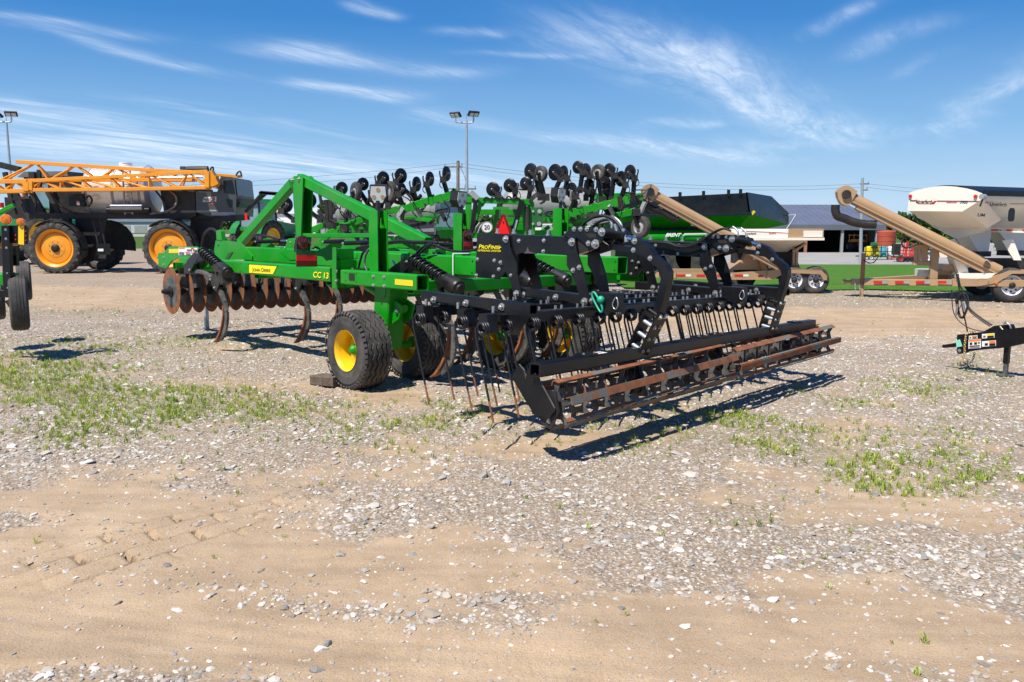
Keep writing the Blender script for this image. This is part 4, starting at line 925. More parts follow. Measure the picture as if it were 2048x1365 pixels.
for k in (0,1):
    mb=MB(); c=F.V(1210,600,YA-.05) if k==0 else F.V(1465,585,YA+2.52); mb.ab((c[0]-.14,c[1],c[2]-.10),(c[0]+.12,c[1]+.10,c[2]+.06),'black',ch=.01); mb.build('lock_block',plow)
    if k==0:
        mb=MB(); mb.sphere((c[0]-.02,c[1]-.03,c[2]-.0),.034,'teal',10,6); mb.tube([(c[0]-.09,c[1]-.03,c[2]+.055),(c[0]-.115,c[1]-.03,c[2]+.02),(c[0]-.02,c[1]-.035,c[2]-.10),(c[0]+.0,c[1]-.035,c[2]-.06)],.009,'teal',6,closed=True); mb.build('lock_handle',plow)
    mb=MB(); mb.tube([(c[0]+.13,c[1]-.01,c[2]+.03),(c[0]+.10,c[1]-.02,c[2]-.03),(c[0]+.13,c[1]-.02,c[2]-.07),(c[0]+.16,c[1]-.02,c[2]-.03)],.005,'zinc',5,closed=True); mb.build('lynch_pin',plow)
# roller beam and roller
A,B=RA,RB
mb=MB(); mb.beam(A,B,.10,.10,'black',ch=.010,hollow='a')
for t in (.12,.47,.53,.90):
    p=A+(B-A)*t; mb.box(p+UP*.055,(.10,.16,.016),'black')
    for s in (-.06,.06): mb.bolt(p+np.array([.03,s,.06]),UP,.016)
mb.build('roller_beam',plow)
mb=MB(); p=A+(B-A)*.155+UP*.0515; mb.plate([p+np.array([-.04,-.05,0]),p+np.array([.04,-.05,0]),p+np.array([.04,.05,0]),p+np.array([-.04,.05,0])],UP*.001,'decalwhite'); mb.plate([p+np.array([-.01,-.03,.0015]),p+np.array([.012,-.03,.0015]),p+np.array([.004,.03,.0015]),p+np.array([-.004,.03,.0015])],UP*.001,'ink2'); mb.build('caution_sticker',plow)
CL=np.array([3.42,-.53,.395]); b2r=F.U(1682,673,2.88); CR=np.array([b2r[0]-.185,b2r[1]-.02,b2r[2]-.045])
ax=nrm(CR-CL); RR=.185
roll=bpy.data.objects.new('roller',None); COL.objects.link(roll); roll.parent=plow
_,xs,ys=basis(ax,up=UP)          # xs points rearward-ish, ys up
if xs[0]<0: xs=-xs
def rp_(t,a,r): return CL+(CR-CL)*t+(xs*math.cos(a)+ys*math.sin(a))*r
mid=.497
for half in (0,1):
    t0,t1=(0.0,mid-.004) if half==0 else (mid+.004,1.0); ph=R_(18) if half==0 else R_(-8)
    for k in range(6):
        a=ph+k*math.pi/3; tw=R_(9)
        mb=MB(); N_=6
        for j in range(N_):
            ta=t0+(t1-t0)*j/N_; tb=t0+(t1-t0)*(j+1)/N_; aa=a+tw*j/N_; ab=a+tw*(j+1)/N_
            A_=rp_(ta,aa,RR); B_=rp_(tb,ab,RR); rad=nrm(rp_(ta,aa,1)-rp_(ta,aa,0))
            mb.beam(A_,B_,.056,.007,('scuff' if k==5 else 'rust') if (k+j*2+half)%3 else 'rustpaint',up=rad,ch=.0015)
            mb.beam(rp_(ta,aa+.19,RR-.022),rp_(tb,ab+.19,RR-.018),.007,.032,'rustpaint' if (k+j)%3 else 'rust',up=rad,ch=.0015)
        mb.build('roller_bar',roll)
    nR=10
    for j in range(nR):
        t=t0+(t1-t0)*(j+.02)/(nR-1)*.97+.002; a0=ph+R_(9)*j/(nR-1)
        mb=MB(); pts=[]
        for k in range(6):
            for (da,r) in ((-.19,RR*.62),(-.12,RR*.93),(.14,RR*.95),(.10,RR*.72),(.24,RR*.50)): pts.append(rp_(t,a0+k*math.pi/3+da,r))
        n_=len(pts); ctr=rp_(t,0,0); off=ax*.010
        inn=[rp_(t,a0+k*math.pi/3+da,RR*.30) for k in range(6) for da in (-.19,-.12,.14,.10,.24)]
        V=pts+inn+[p+off for p in pts]+[p+off for p in inn]
        Fq=[[i,(i+1)%n_,n_+(i+1)%n_,n_+i] for i in range(n_)]+[[2*n_+i,3*n_+i,3*n_+(i+1)%n_,2*n_+(i+1)%n_] for i in range(n_)]+[[i,2*n_+i,2*n_+(i+1)%n_,(i+1)%n_] for i in range(n_)]+[[n_+i,n_+(i+1)%n_,3*n_+(i+1)%n_,3*n_+i] for i in range(n_)]
        mb.add(V,Fq,'scuff'); mb.build('rosette',roll)
mb=MB(); mb.cyl(CL-ax*.02,CR+ax*.02,.028,'blackdull',12); mb.build('axle',roll)
def end_plate(y,flip=False):
    P=[F.V(x,yy,-.58) for x,yy in ((1041,728),(1051,740),(1055,758),(1058,742),(1063,737),(1070,741),(1083,762),(1112,816),(1111,822),(1099,837),(1071,827),(1052,797),(1040,776),(1029,757),(1029,752))]
    mb=MB(); off=np.array([0,y+.58,0]); Q=[p+off for p in P]; mb.plate(Q,np.array([0,.014,0]),'scuff' if flip else 'black',edge='scuff')
    c=CL if not flip else CR; q=np.array([Q[8][0]-.02,y+.03,c[2]])
    mb.plate([np.array([c[0]-.12,y+.03,c[2]-.02]),np.array([c[0]-.05,y+.03,c[2]-.14]),np.array([c[0]+.04,y+.03,c[2]-.16]),np.array([c[0]+.11,y+.03,c[2]-.02]),np.array([c[0]+.08,y+.03,c[2]+.12]),np.array([c[0]-.05,y+.03,c[2]+.12])],np.array([0,.014,0]),'blackdull')
    mb.bolt((c[0]+.02,y+.03,c[2]-.10),NV,.02); mb.build('end_plate',plow)
end_plate(-.60); 
mb=MB(); q=CR+ax*.04; P=[F.V(x,yy,-.58) for x,yy in ((1061,737),(1083,762),(1112,816),(1099,837),(1071,827),(1040,776),(1041,728))]
s_=np.array([B[0]-(A[0]),B[1]-P[0][1],B[2]-A[2]]); mb.plate([p+s_ for p in P],np.array([0,.014,0]),'black'); mb.build('end_plate',plow)
for t in (.20,.5,.80):
    p=A+(B-A)*(.05+t*.9); c=CL+(CR-CL)*t
    mb=MB(); mb.plate([p+np.array([-.05,-.06,-.05]),p+np.array([.05,-.06,-.05]),c+np.array([.09,-.06,.0]),c+np.array([.03,-.06,-.06]),c+np.array([-.06,-.06,-.02])],np.array([0,.012,0]),'black'); mb.plate([p+np.array([-.05,.05,-.05]),p+np.array([.05,.05,-.05]),c+np.array([.09,.05,.0]),c+np.array([.03,.05,-.06]),c+np.array([-.06,.05,-.02])],np.array([0,.012,0]),'black')
    mb.cyl(c-ax*.07,c+ax*.07,.06,'blackdull',14); mb.build('bearing_hanger',plow)
# timber chock by the near wheel
w0=WZ(617,772); mb=MB(); c=F.Z(642,770,0); mb.beam((-.17,0,.052),(.17,0,.052),.20,.10,'wood',ch=.008)
o=mb.build('wood_block'); o.location=tuple(F.w((c[0]+.05,c[1]+.06,0))); o.rotation_euler=(0,R_(-2),R_(-33)); o['label']='short weathered timber block chocking the near yellow wheel'; o['category']='wood block'
# ------------------------------------------------------------------ black drawbar at the right edge
J=WZ(2017,753,-.19); T0=WZ(1885,693,.08); dv=J[:2]-T0[:2]; HF=Frame((J[0],J[1],-.19),math.atan2(dv[1],dv[0]))
hit=thing('drawbar','black steel drawbar with warning decals, gold chain and a coiled hose above it','drawbar',HF)
def hv(v,pts): return [HF.V(x,y,v) for x,y in pts]
mb=MB(); mb.plate(hv(-.07,[(1914,670),(1960,665),(2048,654.5),(2120,647),(2120,676),(2048,687.5),(2009,696),(1953,701),(1933,704.5),(1914,704)]),np.array([0,.14,0]),'black')
mb.plate(hv(-.03,[(1966,664),(1988,652),(2022,649),(2026,657),(2000,662)]),np.array([0,.06,0]),'black')
beam=mb.build('tongue',hit)
mb=MB(); a=HF.V(1885,693,0); b=HF.V(1915,690,0); mb.cyl(a+np.array([.02,0,0]),b,.022,'black',12,r2=.028); mb.sphere(a+np.array([.02,0,0]),.024,'black'); 
c=HF.V(1919,702,-.08); mb.cyl(c,c+np.array([0,.16,0]),.042,'black',16); mb.bolt(c,NV,.026); mb.build('hitch_eye',hit)
mb=MB(); mb.plate(hv(-.075,[(1912.5,682),(1920,679),(1925,693),(1914,695)]),NV*.01,'mint'); mb.build('pin_tape',hit)
p=HF.V(2015,694,0); z=p[2]; mb=MB(); mb.beam((p[0],0,z+.05),(p[0],0,.16),.062,.062,'black',up=NU,ch=.006); mb.beam((p[0],0,.20),(p[0],0,.012),.05,.05,'scuff',up=NU,ch=.006); mb.cyl((p[0],0,-.002),(p[0],0,.014),.10,'scuff',16); mb.build('jack_stand',hit)
for q,parts in (((1938,671,1955,678),((.35,.1,.95,.45,'decalorange'),(.4,.5,.9,.9,'decalgrey'),(.08,.3,.25,.8,'decalgrey'))),((1937,679,1962,697),((.03,.03,.97,.22,'decalorange'),(.1,.32,.3,.6,'ink'),(.45,.32,.68,.6,'ink'),(.75,.35,.92,.5,'ink'),(.08,.68,.9,.80,'ink'),(.08,.86,.9,.95,'decalgrey'))),((1964,667.5,1989,676.5),((.42,.08,.95,.5,'reflyellow'),(.42,.55,.95,.95,'ink'),(.1,.4,.3,.8,'decalgrey'))),((1964,682,1992,693),((.52,.06,.96,.5,'decalorange'),(.52,.55,.96,.95,'ink'),(.2,.4,.42,.85,'ink')))):
    x0,y0,x1,y1=q; sl=-.07
    def cn(fx,fy,v): return HF.V(x0+(x1-x0)*fx,y0+(y1-y0)*fy+sl*(x1-x0)*fx*1.0+1,v)
    mb=MB(); mb.plate([cn(0,0,-.072),cn(1,0,-.072),cn(1,1,-.072),cn(0,1,-.072)],NV*.0015,'decalwhite')
    for a,b,c,d,mm in parts: mb.plate([cn(a,b,-.0745),cn(c,b,-.0745),cn(c,d,-.0745),cn(a,d,-.0745)],NV*.001,mm)
    mb.build('warning_decal',beam)
def chain(mb,pts,m,r=.0045,L=.034):
    Q=[];
    for a,b in zip(pts[:-1],pts[1:]):
        n=max(2,int(np.linalg.norm(b-a)/.008)); Q+=[a+(b-a)*i/n for i in range(n)]
    Q.append(pts[-1]); out=[Q[0]]
    for q in Q:
        if np.linalg.norm(q-out[-1])>=L*.72: out.append(q)
    for i in range(len(out)-1):
        c=(out[i]+out[i+1])/2; d,x,y=basis(out[i+1]-out[i]); s=x if i%2 else y
        mb.tube([c+d*L*.5,c+d*L*.25+s*.011,c-d*L*.25+s*.011,c-d*L*.5,c-d*L*.25-s*.011,c+d*L*.25-s*.011],r,m,5,spline=3,closed=True)
mb=MB(); chain(mb,[HF.V(x,y,v) for x,y,v in ((1950,664,-.01),(1938,664,-.06),(1932,670,-.09),(1930,684,-.10),(1929,700,-.10),(1930,711,-.10))],'gold'); p=HF.V(1930,714,-.10); mb.tube([p+np.array([-.04,0,.02]),p+np.array([-.02,0,-.01]),p+np.array([.01,0,-.05]),p+np.array([.05,0,-.03])],.012,'gold',7); mb.build('safety_chain',hit)
mb=MB(); chain(mb,[HF.V(x,y,-.09) for x,y in ((1932,718),(1936,727),(1943,726),(1947,716),(1949,704))],'scuff'); mb.build('safety_chain',hit)
mb=MB(); mb.tube(hv(-.02,[(1935,664),(1930,640),(1922,600),(1916,565),(1912,546)]),.009,'hose',6); mb.build('hose_holder',hit)
mb=MB(); cc=HF.V(1924,611,-.03); 
def loop(dx,dz,rx,rz,r): mb.tube([cc+np.array([dx+rx*math.cos(t),.02*math.sin(2*t),dz+rz*math.sin(t)]) for t in np.linspace(0,2*math.pi,12,endpoint=False)],r,'hose',7,spline=4,closed=True)
loop(0,0,.072,.165,.011); loop(.012,-.005,.066,.16,.011); loop(-.045,.06,.05,.115,.005)
mb.tube([HF.V(x,y,-.03) for x,y in ((1914,560),(1924,580),(1932,600),(1940,618),(1960,635),(1984,651))],.011,'hose',7); mb.tube([HF.V(x,y,-.05) for x,y in ((1916,548),(1920,570),(1928,592),(1938,620),(1958,638),(1980,653))],.009,'hose',7)
mb.tube([HF.V(x,y,-.05) for x,y in ((1903,580),(1906,620),(1916,640),(1935,655),(1958,662),(1975,664))],.006,'hose',6)
mb.build('coiled_hose',hit)
mb=MB()
for x,y,x2,y2 in ((1915,609,1912,632),(1925,604,1929,622)): mb.cyl(HF.V(x,y,-.06),HF.V(x2,y2,-.06),.014,'zinc',10)
mb.build('hose_coupler',hit)
mb=MB(); mb.tube(hv(-.06,[(2012,644),(2008,648),(2014,646),(2020,652),(2022,658)]),.010,'zinc',6); mb.cyl(HF.V(2000,653,-.05),HF.V(2007,662,-.05),.012,'zinc',8); mb.build('hitch_pin',hit)
# ------------------------------------------------------------------ seed tenders
def reflect_strip(fr,v,x0,x1,y0,y1,parent,white='decalwhite',n=1):
    xm=x0+(x1-x0)*.62
    mb=MB(); mb.plate([fr.V(x,y,v) for x,y in ((x0,y0),(xm,y0),(xm,y1),(x0,y1))],NV*.004,'dkred' if white is None else 'redpaint'); 
    if white: mb.plate([fr.V(x,y,v) for x,y in ((xm,y0),(x1,y0),(x1,y1),(xm,y1))],NV*.004,white)
    mb.build('reflector_strip',parent)
def conveyor(root,fr,v,hx,hy,A,B,w,hd,hose_pts,hv_):
    """belt conveyor tube from A (top, px) to B (foot, px) with a rounded head and a hanging spout"""
    a=fr.V(*A,v); b=fr.V(*B,v); d=nrm(b-a); y=np.array([0,1.0,0]); t=np.cross(d,y); t=t if t[2]>0 else -t
    mb=MB(); mb.cyl(a,b,w*.5,'tan',18); mb.beam(a-t*w*.52+d*.35,b-t*w*.52,w*.8,w*.42,'tan',up=t,ch=.01); mb.beam(a-t*w*.28,b-t*w*.28,w*1.12,.035,'tan',up=t,ch=.004)
    L=np.linalg.norm(b-a)
    for f in np.linspace(.12,.95,8): q=a+d*L*f-t*w*.76; mb.ab(q-.03,q+.03,'galv')
    o=mb.build('conveyor_tube',root)
    mb=MB(); c=a; hw=w*.62
    prof=[]; 
    for k in range(9):
        an=math.radians(-35+k*28); prof.append(c+(-d*math.cos(an)*hd+t*math.sin(an)*hd))
    base=[c-d*hd*.1-t*hd*1.0]
    side=[c+d*hd*.9+t*hd*.85]+[c+t*hd*math.cos(q)-d*hd*math.sin(q) for q in np.linspace(.1,1.75,8)]+[c-d*hd*.95-UP*hd*.75,c-d*hd*.55-UP*hd*1.25,c-UP*hd*1.2+d*hd*.0,c+d*hd*.9-t*hd*.9]
    mb.plate([p-y*hw for p in side],y*hw*2,'tan'); mb.cyl(c-y*(hw+.06),c-y*hw,.10,'blackdull',14); mb.build('conveyor_head',root)
    mb=MB(); mb.tube([fr.V(x,yy,v) for x,yy in hose_pts],hv_,'plastic',14,spline=5); mb.build('spout_hose',root)
    return a,b,d,t
def trailer_wheel(root,c,R,facing,w=.26): return wheel(root,c,facing,R,R*.56,w,'whitewheel','blackdull',dish=.22,bolts=8,hubr=.06,hubl=.08,holes=8,groove=4,n=32)
# far-right tender
w2=WZ(2022,606,0); T2=Frame((w2[0],w2[1],0),R_(-11.8))
t2=thing('seed_tender','cream and tan seed tender trailer with a large domed hopper at right edge','seed tender',T2)
def v2(v,pts): return [T2.V(x,y,v) for x,y in pts]
zf=T2.V(1930,566,0)[2]
mb=MB(); mb.plate(v2(0,[(1905,558),(1958,558),(1958,573),(1905,573)]),np.array([0,.10,0]),'tan')
mb.plate(v2(-.02,[(1956,559),(1976,559),(2020,541.5),(2110,541.5),(2110,548),(2024,548),(1994,566),(1956,573)]),np.array([0,.02,0]),'tan')
fen=v2(-.02,[(1980,557),(2020,541.5),(2110,541.5)]); mb.add([fen[0],fen[1],fen[1]+np.array([0,.45,0]),fen[0]+np.array([0,.45,0])],[[0,1,2,3]],'tan'); mb.add([fen[1],fen[2],fen[2]+np.array([0,.45,0]),fen[1]+np.array([0,.45,0])],[[0,1,2,3]],'tan')
x1=T2.V(1958,565,0)[0]; mb.beam((x1,.06,zf),(x1+5,.06,zf),.12,.15,'tan'); mb.beam((x1-.6,2.2,zf),(x1+5,2.2,zf),.12,.15,'tan'); mb.beam((x1,.06,zf),(x1,2.2,zf),.12,.13,'tan'); mb.beam((x1+2,.06,zf),(x1+2,2.2,zf),.12,.13,'tan')
p=T2.V(1992,565.5,-.022); mb.cyl(p,p+NV*.02,.03,'amber',10); mb.build('chassis',t2)
# tongue
hb=T2.V(1712,564,1.1); mb=MB(); a=T2.V(1905,566,.05); q=T2.V(1730,565,.95); mb.beam(a,q,.10,.14,'tan',ch=.008); mb.beam((a[0],2.15,a[2]),(q[0],1.25,q[2]),.10,.14,'tan',ch=.008); mb.beam(q+np.array([.2,.15,0]),(q[0]-.28,1.1,q[2]),.16,.14,'tan',ch=.01)
mb.cyl((q[0]-.28,1.1,q[2]),(q[0]-.42,1.1,q[2]),.035,'tan',10); mb.sphere((q[0]-.43,1.1,q[2]),.06,'tan'); tg=mb.build('tongue',t2)
def tvv(x): return .95+(.05-.95)*(x-1730)/(1905-1730)-.10
for x0 in (1747,1790,1831.5,1875.5):
    for a_,b_,mm in ((x0,x0+17.5,'redpaint'),(x0+17.5,x0+28,'greylt')):
        mb=MB(); mb.plate([T2.V(a_,562.2,tvv(a_)),T2.V(b_,562.4,tvv(b_)),T2.V(b_,567.9,tvv(b_)),T2.V(a_,567.7,tvv(a_))],NV*.004,mm); mb.build('reflector_strip',tg)
mb=MB(); jx=q[0]-.05; mb.beam((jx,1.02,1.02),(jx,1.02,.28),.085,.085,'copper',up=NU,ch=.006); mb.beam((jx,1.02,.3),(jx,1.02,.0),.075,.075,'tan',up=NU,ch=.006); mb.tube([(jx,.98,.86),(jx+.1,.9,.80),(jx+.2,.85,.82),(jx+.28,.8,.95)],.012,'hose',6); mb.build('jack_stand',t2)
mb=MB(); 
for dx in (-.22,-.12): chain(mb,[np.array([q[0]+dx,.95,q[2]-.02]),np.array([q[0]+dx+.02,.93,q[2]-.22]),np.array([q[0]+dx,.93,.14])],'galv',.006,.045)
mb.build('safety_chain',t2)
# wheels
Rw=.375
for xo in (0,.92): 
    trailer_wheel(t2,(xo,.14,Rw),Rw,NV)
    trailer_wheel(t2,(xo-.0,2.1,Rw),Rw,-NV)
mb=MB(); mb.cyl((0,.14,Rw),(0,2.1,Rw),.06,'blackdull'); mb.cyl((.92,.14,Rw),(.92,2.1,Rw),.06,'blackdull'); mb.build('axle',t2)
# hopper: arched end panel, long side, sloping bottoms (the box stands a little askew on its trailer)
_c=WY(1965,395,18.1); TH=Frame((_c[0],_c[1],0),R_(28))
def h(p): return T2.M.T@(TH.w(p)-T2.o)
def hd(d): return T2.M.T@(TH.M@np.asarray(d,float))
HX,HY=hd((1,0,0)),hd((0,1,0))
def hp(x,y,d=0.0): return TH.U(x,y,d)
def hs(x,y,d=0.0): return TH.V(x,y,d)
PX=((1819,386),(1836,380),(1855,376),(1873,373.3),(1891,372.5),(1911,373.8),(1931,377),(1949,381.5),(1965,388),(1964,399),(1925,423.5),(1815,422.5))
pan=[hp(x,y) for x,y in PX]
mb=MB(); mb.plate([h(p) for p in pan],HX*.05,'cream'); o2=mb.build('hopper_front',t2)
yr=max(p[1] for p in pan); L=4.2; zt=pan[8][2]; zm=pan[9][2]; z1=pan[10][2]; zb=hp(1975,456,.5)[2]; y1=pan[10][1]
mb=MB()
def hx(P,m): mb.hexa([h(p) for p in P],m)
hx([(.05,0,zm),(L,0,zm),(L,yr,zm),(.05,yr,zm),(.05,0,zt),(L,0,zt),(L,yr,zt),(.05,yr,zt)],'cream')
hx([(.35,y1*.95,z1-.12),(L,y1*.95,z1-.12),(L,yr,z1-.12),(.35,yr,z1-.12),(.051,0.0,zm),(L,0.0,zm),(L,yr,zm),(.051,yr,zm)],'cream')
hx([(.60,y1+.25,zb),(L-.5,y1+.25,zb),(L-.5,yr-.4,zb),(.60,yr-.4,zb),(.35,y1*.95,z1-.12),(L,y1*.95,z1-.12),(L,yr,z1-.12),(.35,yr,z1-.12)],'cream')
mb.build('hopper_body',t2)
mb=MB(); q1,q2,q3=pan[11]+np.array([.05,0,0]),pan[10]+np.array([.05,0,0]),pan[9]+np.array([.05,0,0])
e1_,e2_,e3_=hp(1864,452,.55),hp(1976,456,.60),hp(2002,440,.75)
mb.plate([h(q1),h(q2),h(e2_),h(e1_)],np.array([0,0,.02]),'cream'); mb.plate([h(q2),h(q3),h(e3_),h(e2_)],HX*.02,'cream'); mb.build('hopper_slope',t2)
mb=MB(); N_=10
for i in range(N_):
    f0,f1=i/N_,(i+1)/N_; hh=lambda f: math.sin(math.pi*f)*(pan[4][2]-zt)
    mb.add([h((.02,yr*f0,zt+.02+hh(f0))),h((L,yr*f0,zt+.02+hh(f0))),h((L,yr*f1,zt+.02+hh(f1))),h((.02,yr*f1,zt+.02+hh(f1)))],[[0,1,2,3]],'tarp',True)
mb.cyl(h((.0,-.05,zt+.02)),h((L,-.05,zt+.02)),.065,'tarp',14); mb.build('roll_tarp',t2)
mb=MB(); c=h(hs(1966,394,-.08)); mb.cyl(c-HX*.06,c+HX*.06,.055,'galv',12); mb.beam(c+np.array([0,0,-.04]),c+np.array([-.05,-.02,-.2]),.03,.03,'ink'); mb.build('tarp_crank',t2)
mb=MB()
for x,y in ((1821.5,393),(1952,393.5)): p=h(hp(x,y)); mb.cyl(p,p-HX*.03,.04,'redpaint',12)
for a,b,c,d,mm in ((1820,400,1832,402,'decalgrey'),(1874,401.5,1958,403,'decalgrey'),(1874,403.4,1955,404.1,'ink2'),(1820,402.4,1831,403.2,'ink2')): mb.plate([h(hp(*q)) for q in ((a,b),(c,b+.6),(c,d+.6),(a,d))],-HX*.004,mm)
mb.plate([h(hp(*q)) for q in ((1831,400.5),(1834,401),(1838,407),(1862,408),(1869,402),(1874,402),(1868,409),(1836,408.5))],-HX*.004,'ink2')
mb.build('pinstripe',o2)
def panel_text(body,name,x0,y0,x1,y1_,sz,m,**k):
    a=h(hp(x0,y0)); b=h(hp(x1,y1_)); text(body,name,o2,a-HX*.006,b-a,(0,0,1),sz,m,fit=np.linalg.norm(b-a),ext=.001,**k)
panel_text('Unverferth','maker_lettering',1832,406.5,1865,407.5,.115,'ink',shear=.1,bold=.012); panel_text('3955','model_lettering',1920,407,1936,407.5,.08,'ink',shear=.3,bold=.012); panel_text('SeedRunner','range_lettering',1893,406.5,1914,407,.06,'ink2',shear=.2)
a=h(hs(1980,412,-.006)); b=h(hs(2013,413.5,-.006)); text('Unverferth','maker_lettering',t2,a,b-a,(0,0,1),.115,'ink',fit=np.linalg.norm(b-a),shear=.1,ext=.001,bold=.012)
mb=MB()
for a,b,c,d in ((1970,405.5,1977,407),(2020,407.5,2100,409)): mb.plate([h(hs(*q,-.004)) for q in ((a,b),(c,b),(c,d),(a,d))],-HY*.002,'ink2')
mb.build('pinstripe',t2)
mb=MB(); c=h(hs(2022,430,-.25)); mb.plate([c+HX*a*.10+np.array([0,0,b*.14]) for a,b in ((-1,-.6),(-.6,-1),(.6,-1),(1,-.6),(1,.6),(.6,1),(-.6,1),(-1,.6))],-HY*.02,'ink'); mb.build('sight_window',t2)
a=h(hs(1955,433,-.2)); b=h(hs(1971,434,-.2)); text('UM','badge_lettering',t2,a,b-a,(0,.2,1),.09,'ink',fit=np.linalg.norm(b-a),shear=.3,ext=.001,bold=.03)
# pale band, funnels and legs
mb=MB(); mb.plate([T2.V(1862,452,1.3),T2.V(1966,455,.30),T2.V(2120,461,.30),T2.V(2120,469,.30),T2.V(1972,463.5,.30),T2.V(1912,478,.8)],np.array([0,.04,0]),'cream')
bd=mb.build('hopper_band',t2)
for x in (1982,2013,2045): reflect_strip(T2,.26,x,x+22,458.6+(x-1982)*.02,462.2+(x-1982)*.02,bd,'greylt')
zf1=hp(1985,506,1.3)[2]
for (xa_,xb_) in ((.95,2.0),(2.1,3.5)):
    mb=MB(); xm=(xa_+xb_)/2; ym=(y1+.25+yr-.4)/2
    hx([(xm-.18,ym-.18,zf1),(xm+.18,ym-.18,zf1),(xm+.18,ym+.18,zf1),(xm-.18,ym+.18,zf1),(xa_,y1+.6,zb+.02),(xb_,y1+.6,zb+.02),(xb_,yr-.42,zb+.02),(xa_,yr-.42,zb+.02)],'cream'); 
    hx([(xm-.22,ym-.22,zf1-.10),(xm+.22,ym-.22,zf1-.10),(xm+.22,ym+.22,zf1-.10),(xm-.22,ym+.22,zf1-.10),(xm-.22,ym-.22,zf1+.02),(xm+.22,ym-.22,zf1+.02),(xm+.22,ym+.22,zf1+.02),(xm-.22,ym+.22,zf1+.02)],'blackdull'); mb.build('hopper_funnel',t2)
mb=MB(); mb.ab(np.array(T2.V(1960,552,.6)),np.array(T2.V(2080,520,.6))+np.array([0,1.0,0]),'blackdull'); mb.build('discharge_box',t2)
mb=MB(); mb.plate(v2(.4,[(2005,482),(2026,478),(2043,521),(2028,521)]),np.array([0,.08,0]),'cream'); mb.build('hopper_leg',t2); mb=MB(); mb.plate(v2(.3,[(1906,515),(1928,516),(1938,548),(1918,548)]),np.array([0,.5,0]),'cream'); mb.build('hopper_leg',t2); mb=MB(); mb.plate(v2(.6,[(1868,488),(1910,478),(1922,495),(1906,515),(1880,515)]),np.array([0,.05,0]),'cream'); mb.build('belly_plate',t2)
mb=MB(); mb.plate(v2(.08,[(1917,548),(1992,547),(1978,558),(1917,557)]),np.array([0,.3,0]),'cream'); mb.ab(np.array(T2.V(1840,554,.7)),np.array(T2.V(1872,540,.7))+np.array([0,.5,0]),'cream'); mb.build('deck_box',t2)
mb=MB(); mb.plate(v2(.5,[(1887,529),(1910,530),(1913,544),(1884,541)]),np.array([0,.5,0]),'tan'); mb.ab(np.array(T2.V(1874,550,.6)),np.array(T2.V(1905,545,.6))+np.array([0,.6,.06]),'tan'); mb.build('tool_box',t2)
# stand with step frame, and conveyor
mb=MB(); a=T2.V(1866,558,.5); b=T2.V(1870,495,.5); mb.beam(a,b,.14,.16,'tan',up=NU); mb.beam(T2.V(1823,493,.5),T2.V(1876,495,.5),.10,.09,'tan')
mb.beam(T2.V(1825,527,.5),T2.V(1862,528,.5),.07,.09,'tan')
for x in (1831,1838,1846,1852): mb.beam(T2.V(x,494,.5),T2.V(x,527,.5),.05,.07,'tan',up=NU)
mb.build('conveyor_stand',t2)
conveyor(t2,T2,.25,1680,388,(1690,390),(1998,543),.26,.20,[(1671,410),(1671,424),(1676,433),(1690,438),(1708,445),(1730,449),(1752,450)],.095)
mb=MB(); mb.tube(v2(.2,[(1810,462),(1806,478),(1804,490),(1812,496),(1825,492),(1838,485)]),.02,'hose',6); mb.build('hydraulic_hose',t2)
# middle tender, behind the plough's frame
w1=WZ(1588,588,0); T1=Frame((w1[0],w1[1],0),R_(0))
t1=thing('seed_tender','tan and cream flatbed seed tender on four white wheels beyond the levelling frame','seed tender',T1)
def v1(v,pts): return [T1.V(x,y,v) for x,y in pts]
mb=MB(); mb.plate(v1(0,[(1340,546),(1470,546),(1538,541),(1541,541),(1541,560),(1470,560),(1340,557)]),np.array([0,.08,0]),'tan'); mb.plate(v1(-.03,[(1535,543),(1562,537),(1642,540),(1654,552),(1654,561),(1648,561),(1640,549),(1570,546),(1545,560),(1535,560)]),np.array([0,.03,0]),'tan')
mb.beam(T1.V(1563,539,-.03)+np.array([0,.25,0]),T1.V(1642,541,-.03)+np.array([0,.25,0]),.5,.02,'tan'); a=T1.V(1345,552,0); mb.beam(a+np.array([0,2.0,0]),a+np.array([3.4,2.0,0]),.1,.14,'tan'); mb.beam((a[0]+1.2,0.05,a[2]),(a[0]+1.2,2,a[2]),.1,.13,'tan'); mb.beam((a[0]+3.,0.05,a[2]),(a[0]+3.,2,a[2]),.1,.13,'tan'); mb.beam((a[0]+.1,0.0,a[2]),(a[0]-1.3,1.0,a[2]),.1,.13,'tan')
ch=mb.build('chassis',t1)
for x0 in (1354,1393,1435,1469): reflect_strip(T1,-.004,x0,x0+28,549.3,553.6,ch,'decalwhite')
reflect_strip(T1,-.004,1516,1532,550.5,554,ch,None)
for xo in (0,T1.V(1632,575,0)[0]):
    trailer_wheel(t1,(xo,.12,.335),.335,NV,.22)
mb=MB(); mb.cyl((0,.12,.335),(0,1.95,.335),.05,'blackdull'); mb.build('axle',t1)
for xo in (-1.40,-.80): wheel(t1,(xo,1.75,.34),NV,.34,.19,.24,'blackdull','blackdull',groove=4,n=28)
mb=MB(); P=v1(-.25,[(1482,461),(1576,465),(1576,479.5),(1482,476)]); mb.plate(P,np.array([0,.05,0]),'cream'); pn=mb.build('tray_side',t1)
A_=T1.V(1490,469.5,-.256); B_=T1.V(1512,470,-.256); text('Unverferth','maker_lettering',pn,A_,(1,0,0),(0,0,1),.07,'ink',fit=(B_-A_)[0],ext=.001,bold=.01)
A_=T1.V(1538,468.5,-.256); B_=T1.V(1552,469,-.256); text('SeedPro','range_lettering',pn,A_,(1,0,0),(0,0,1),.05,'ink2',fit=(B_-A_)[0],ext=.001)
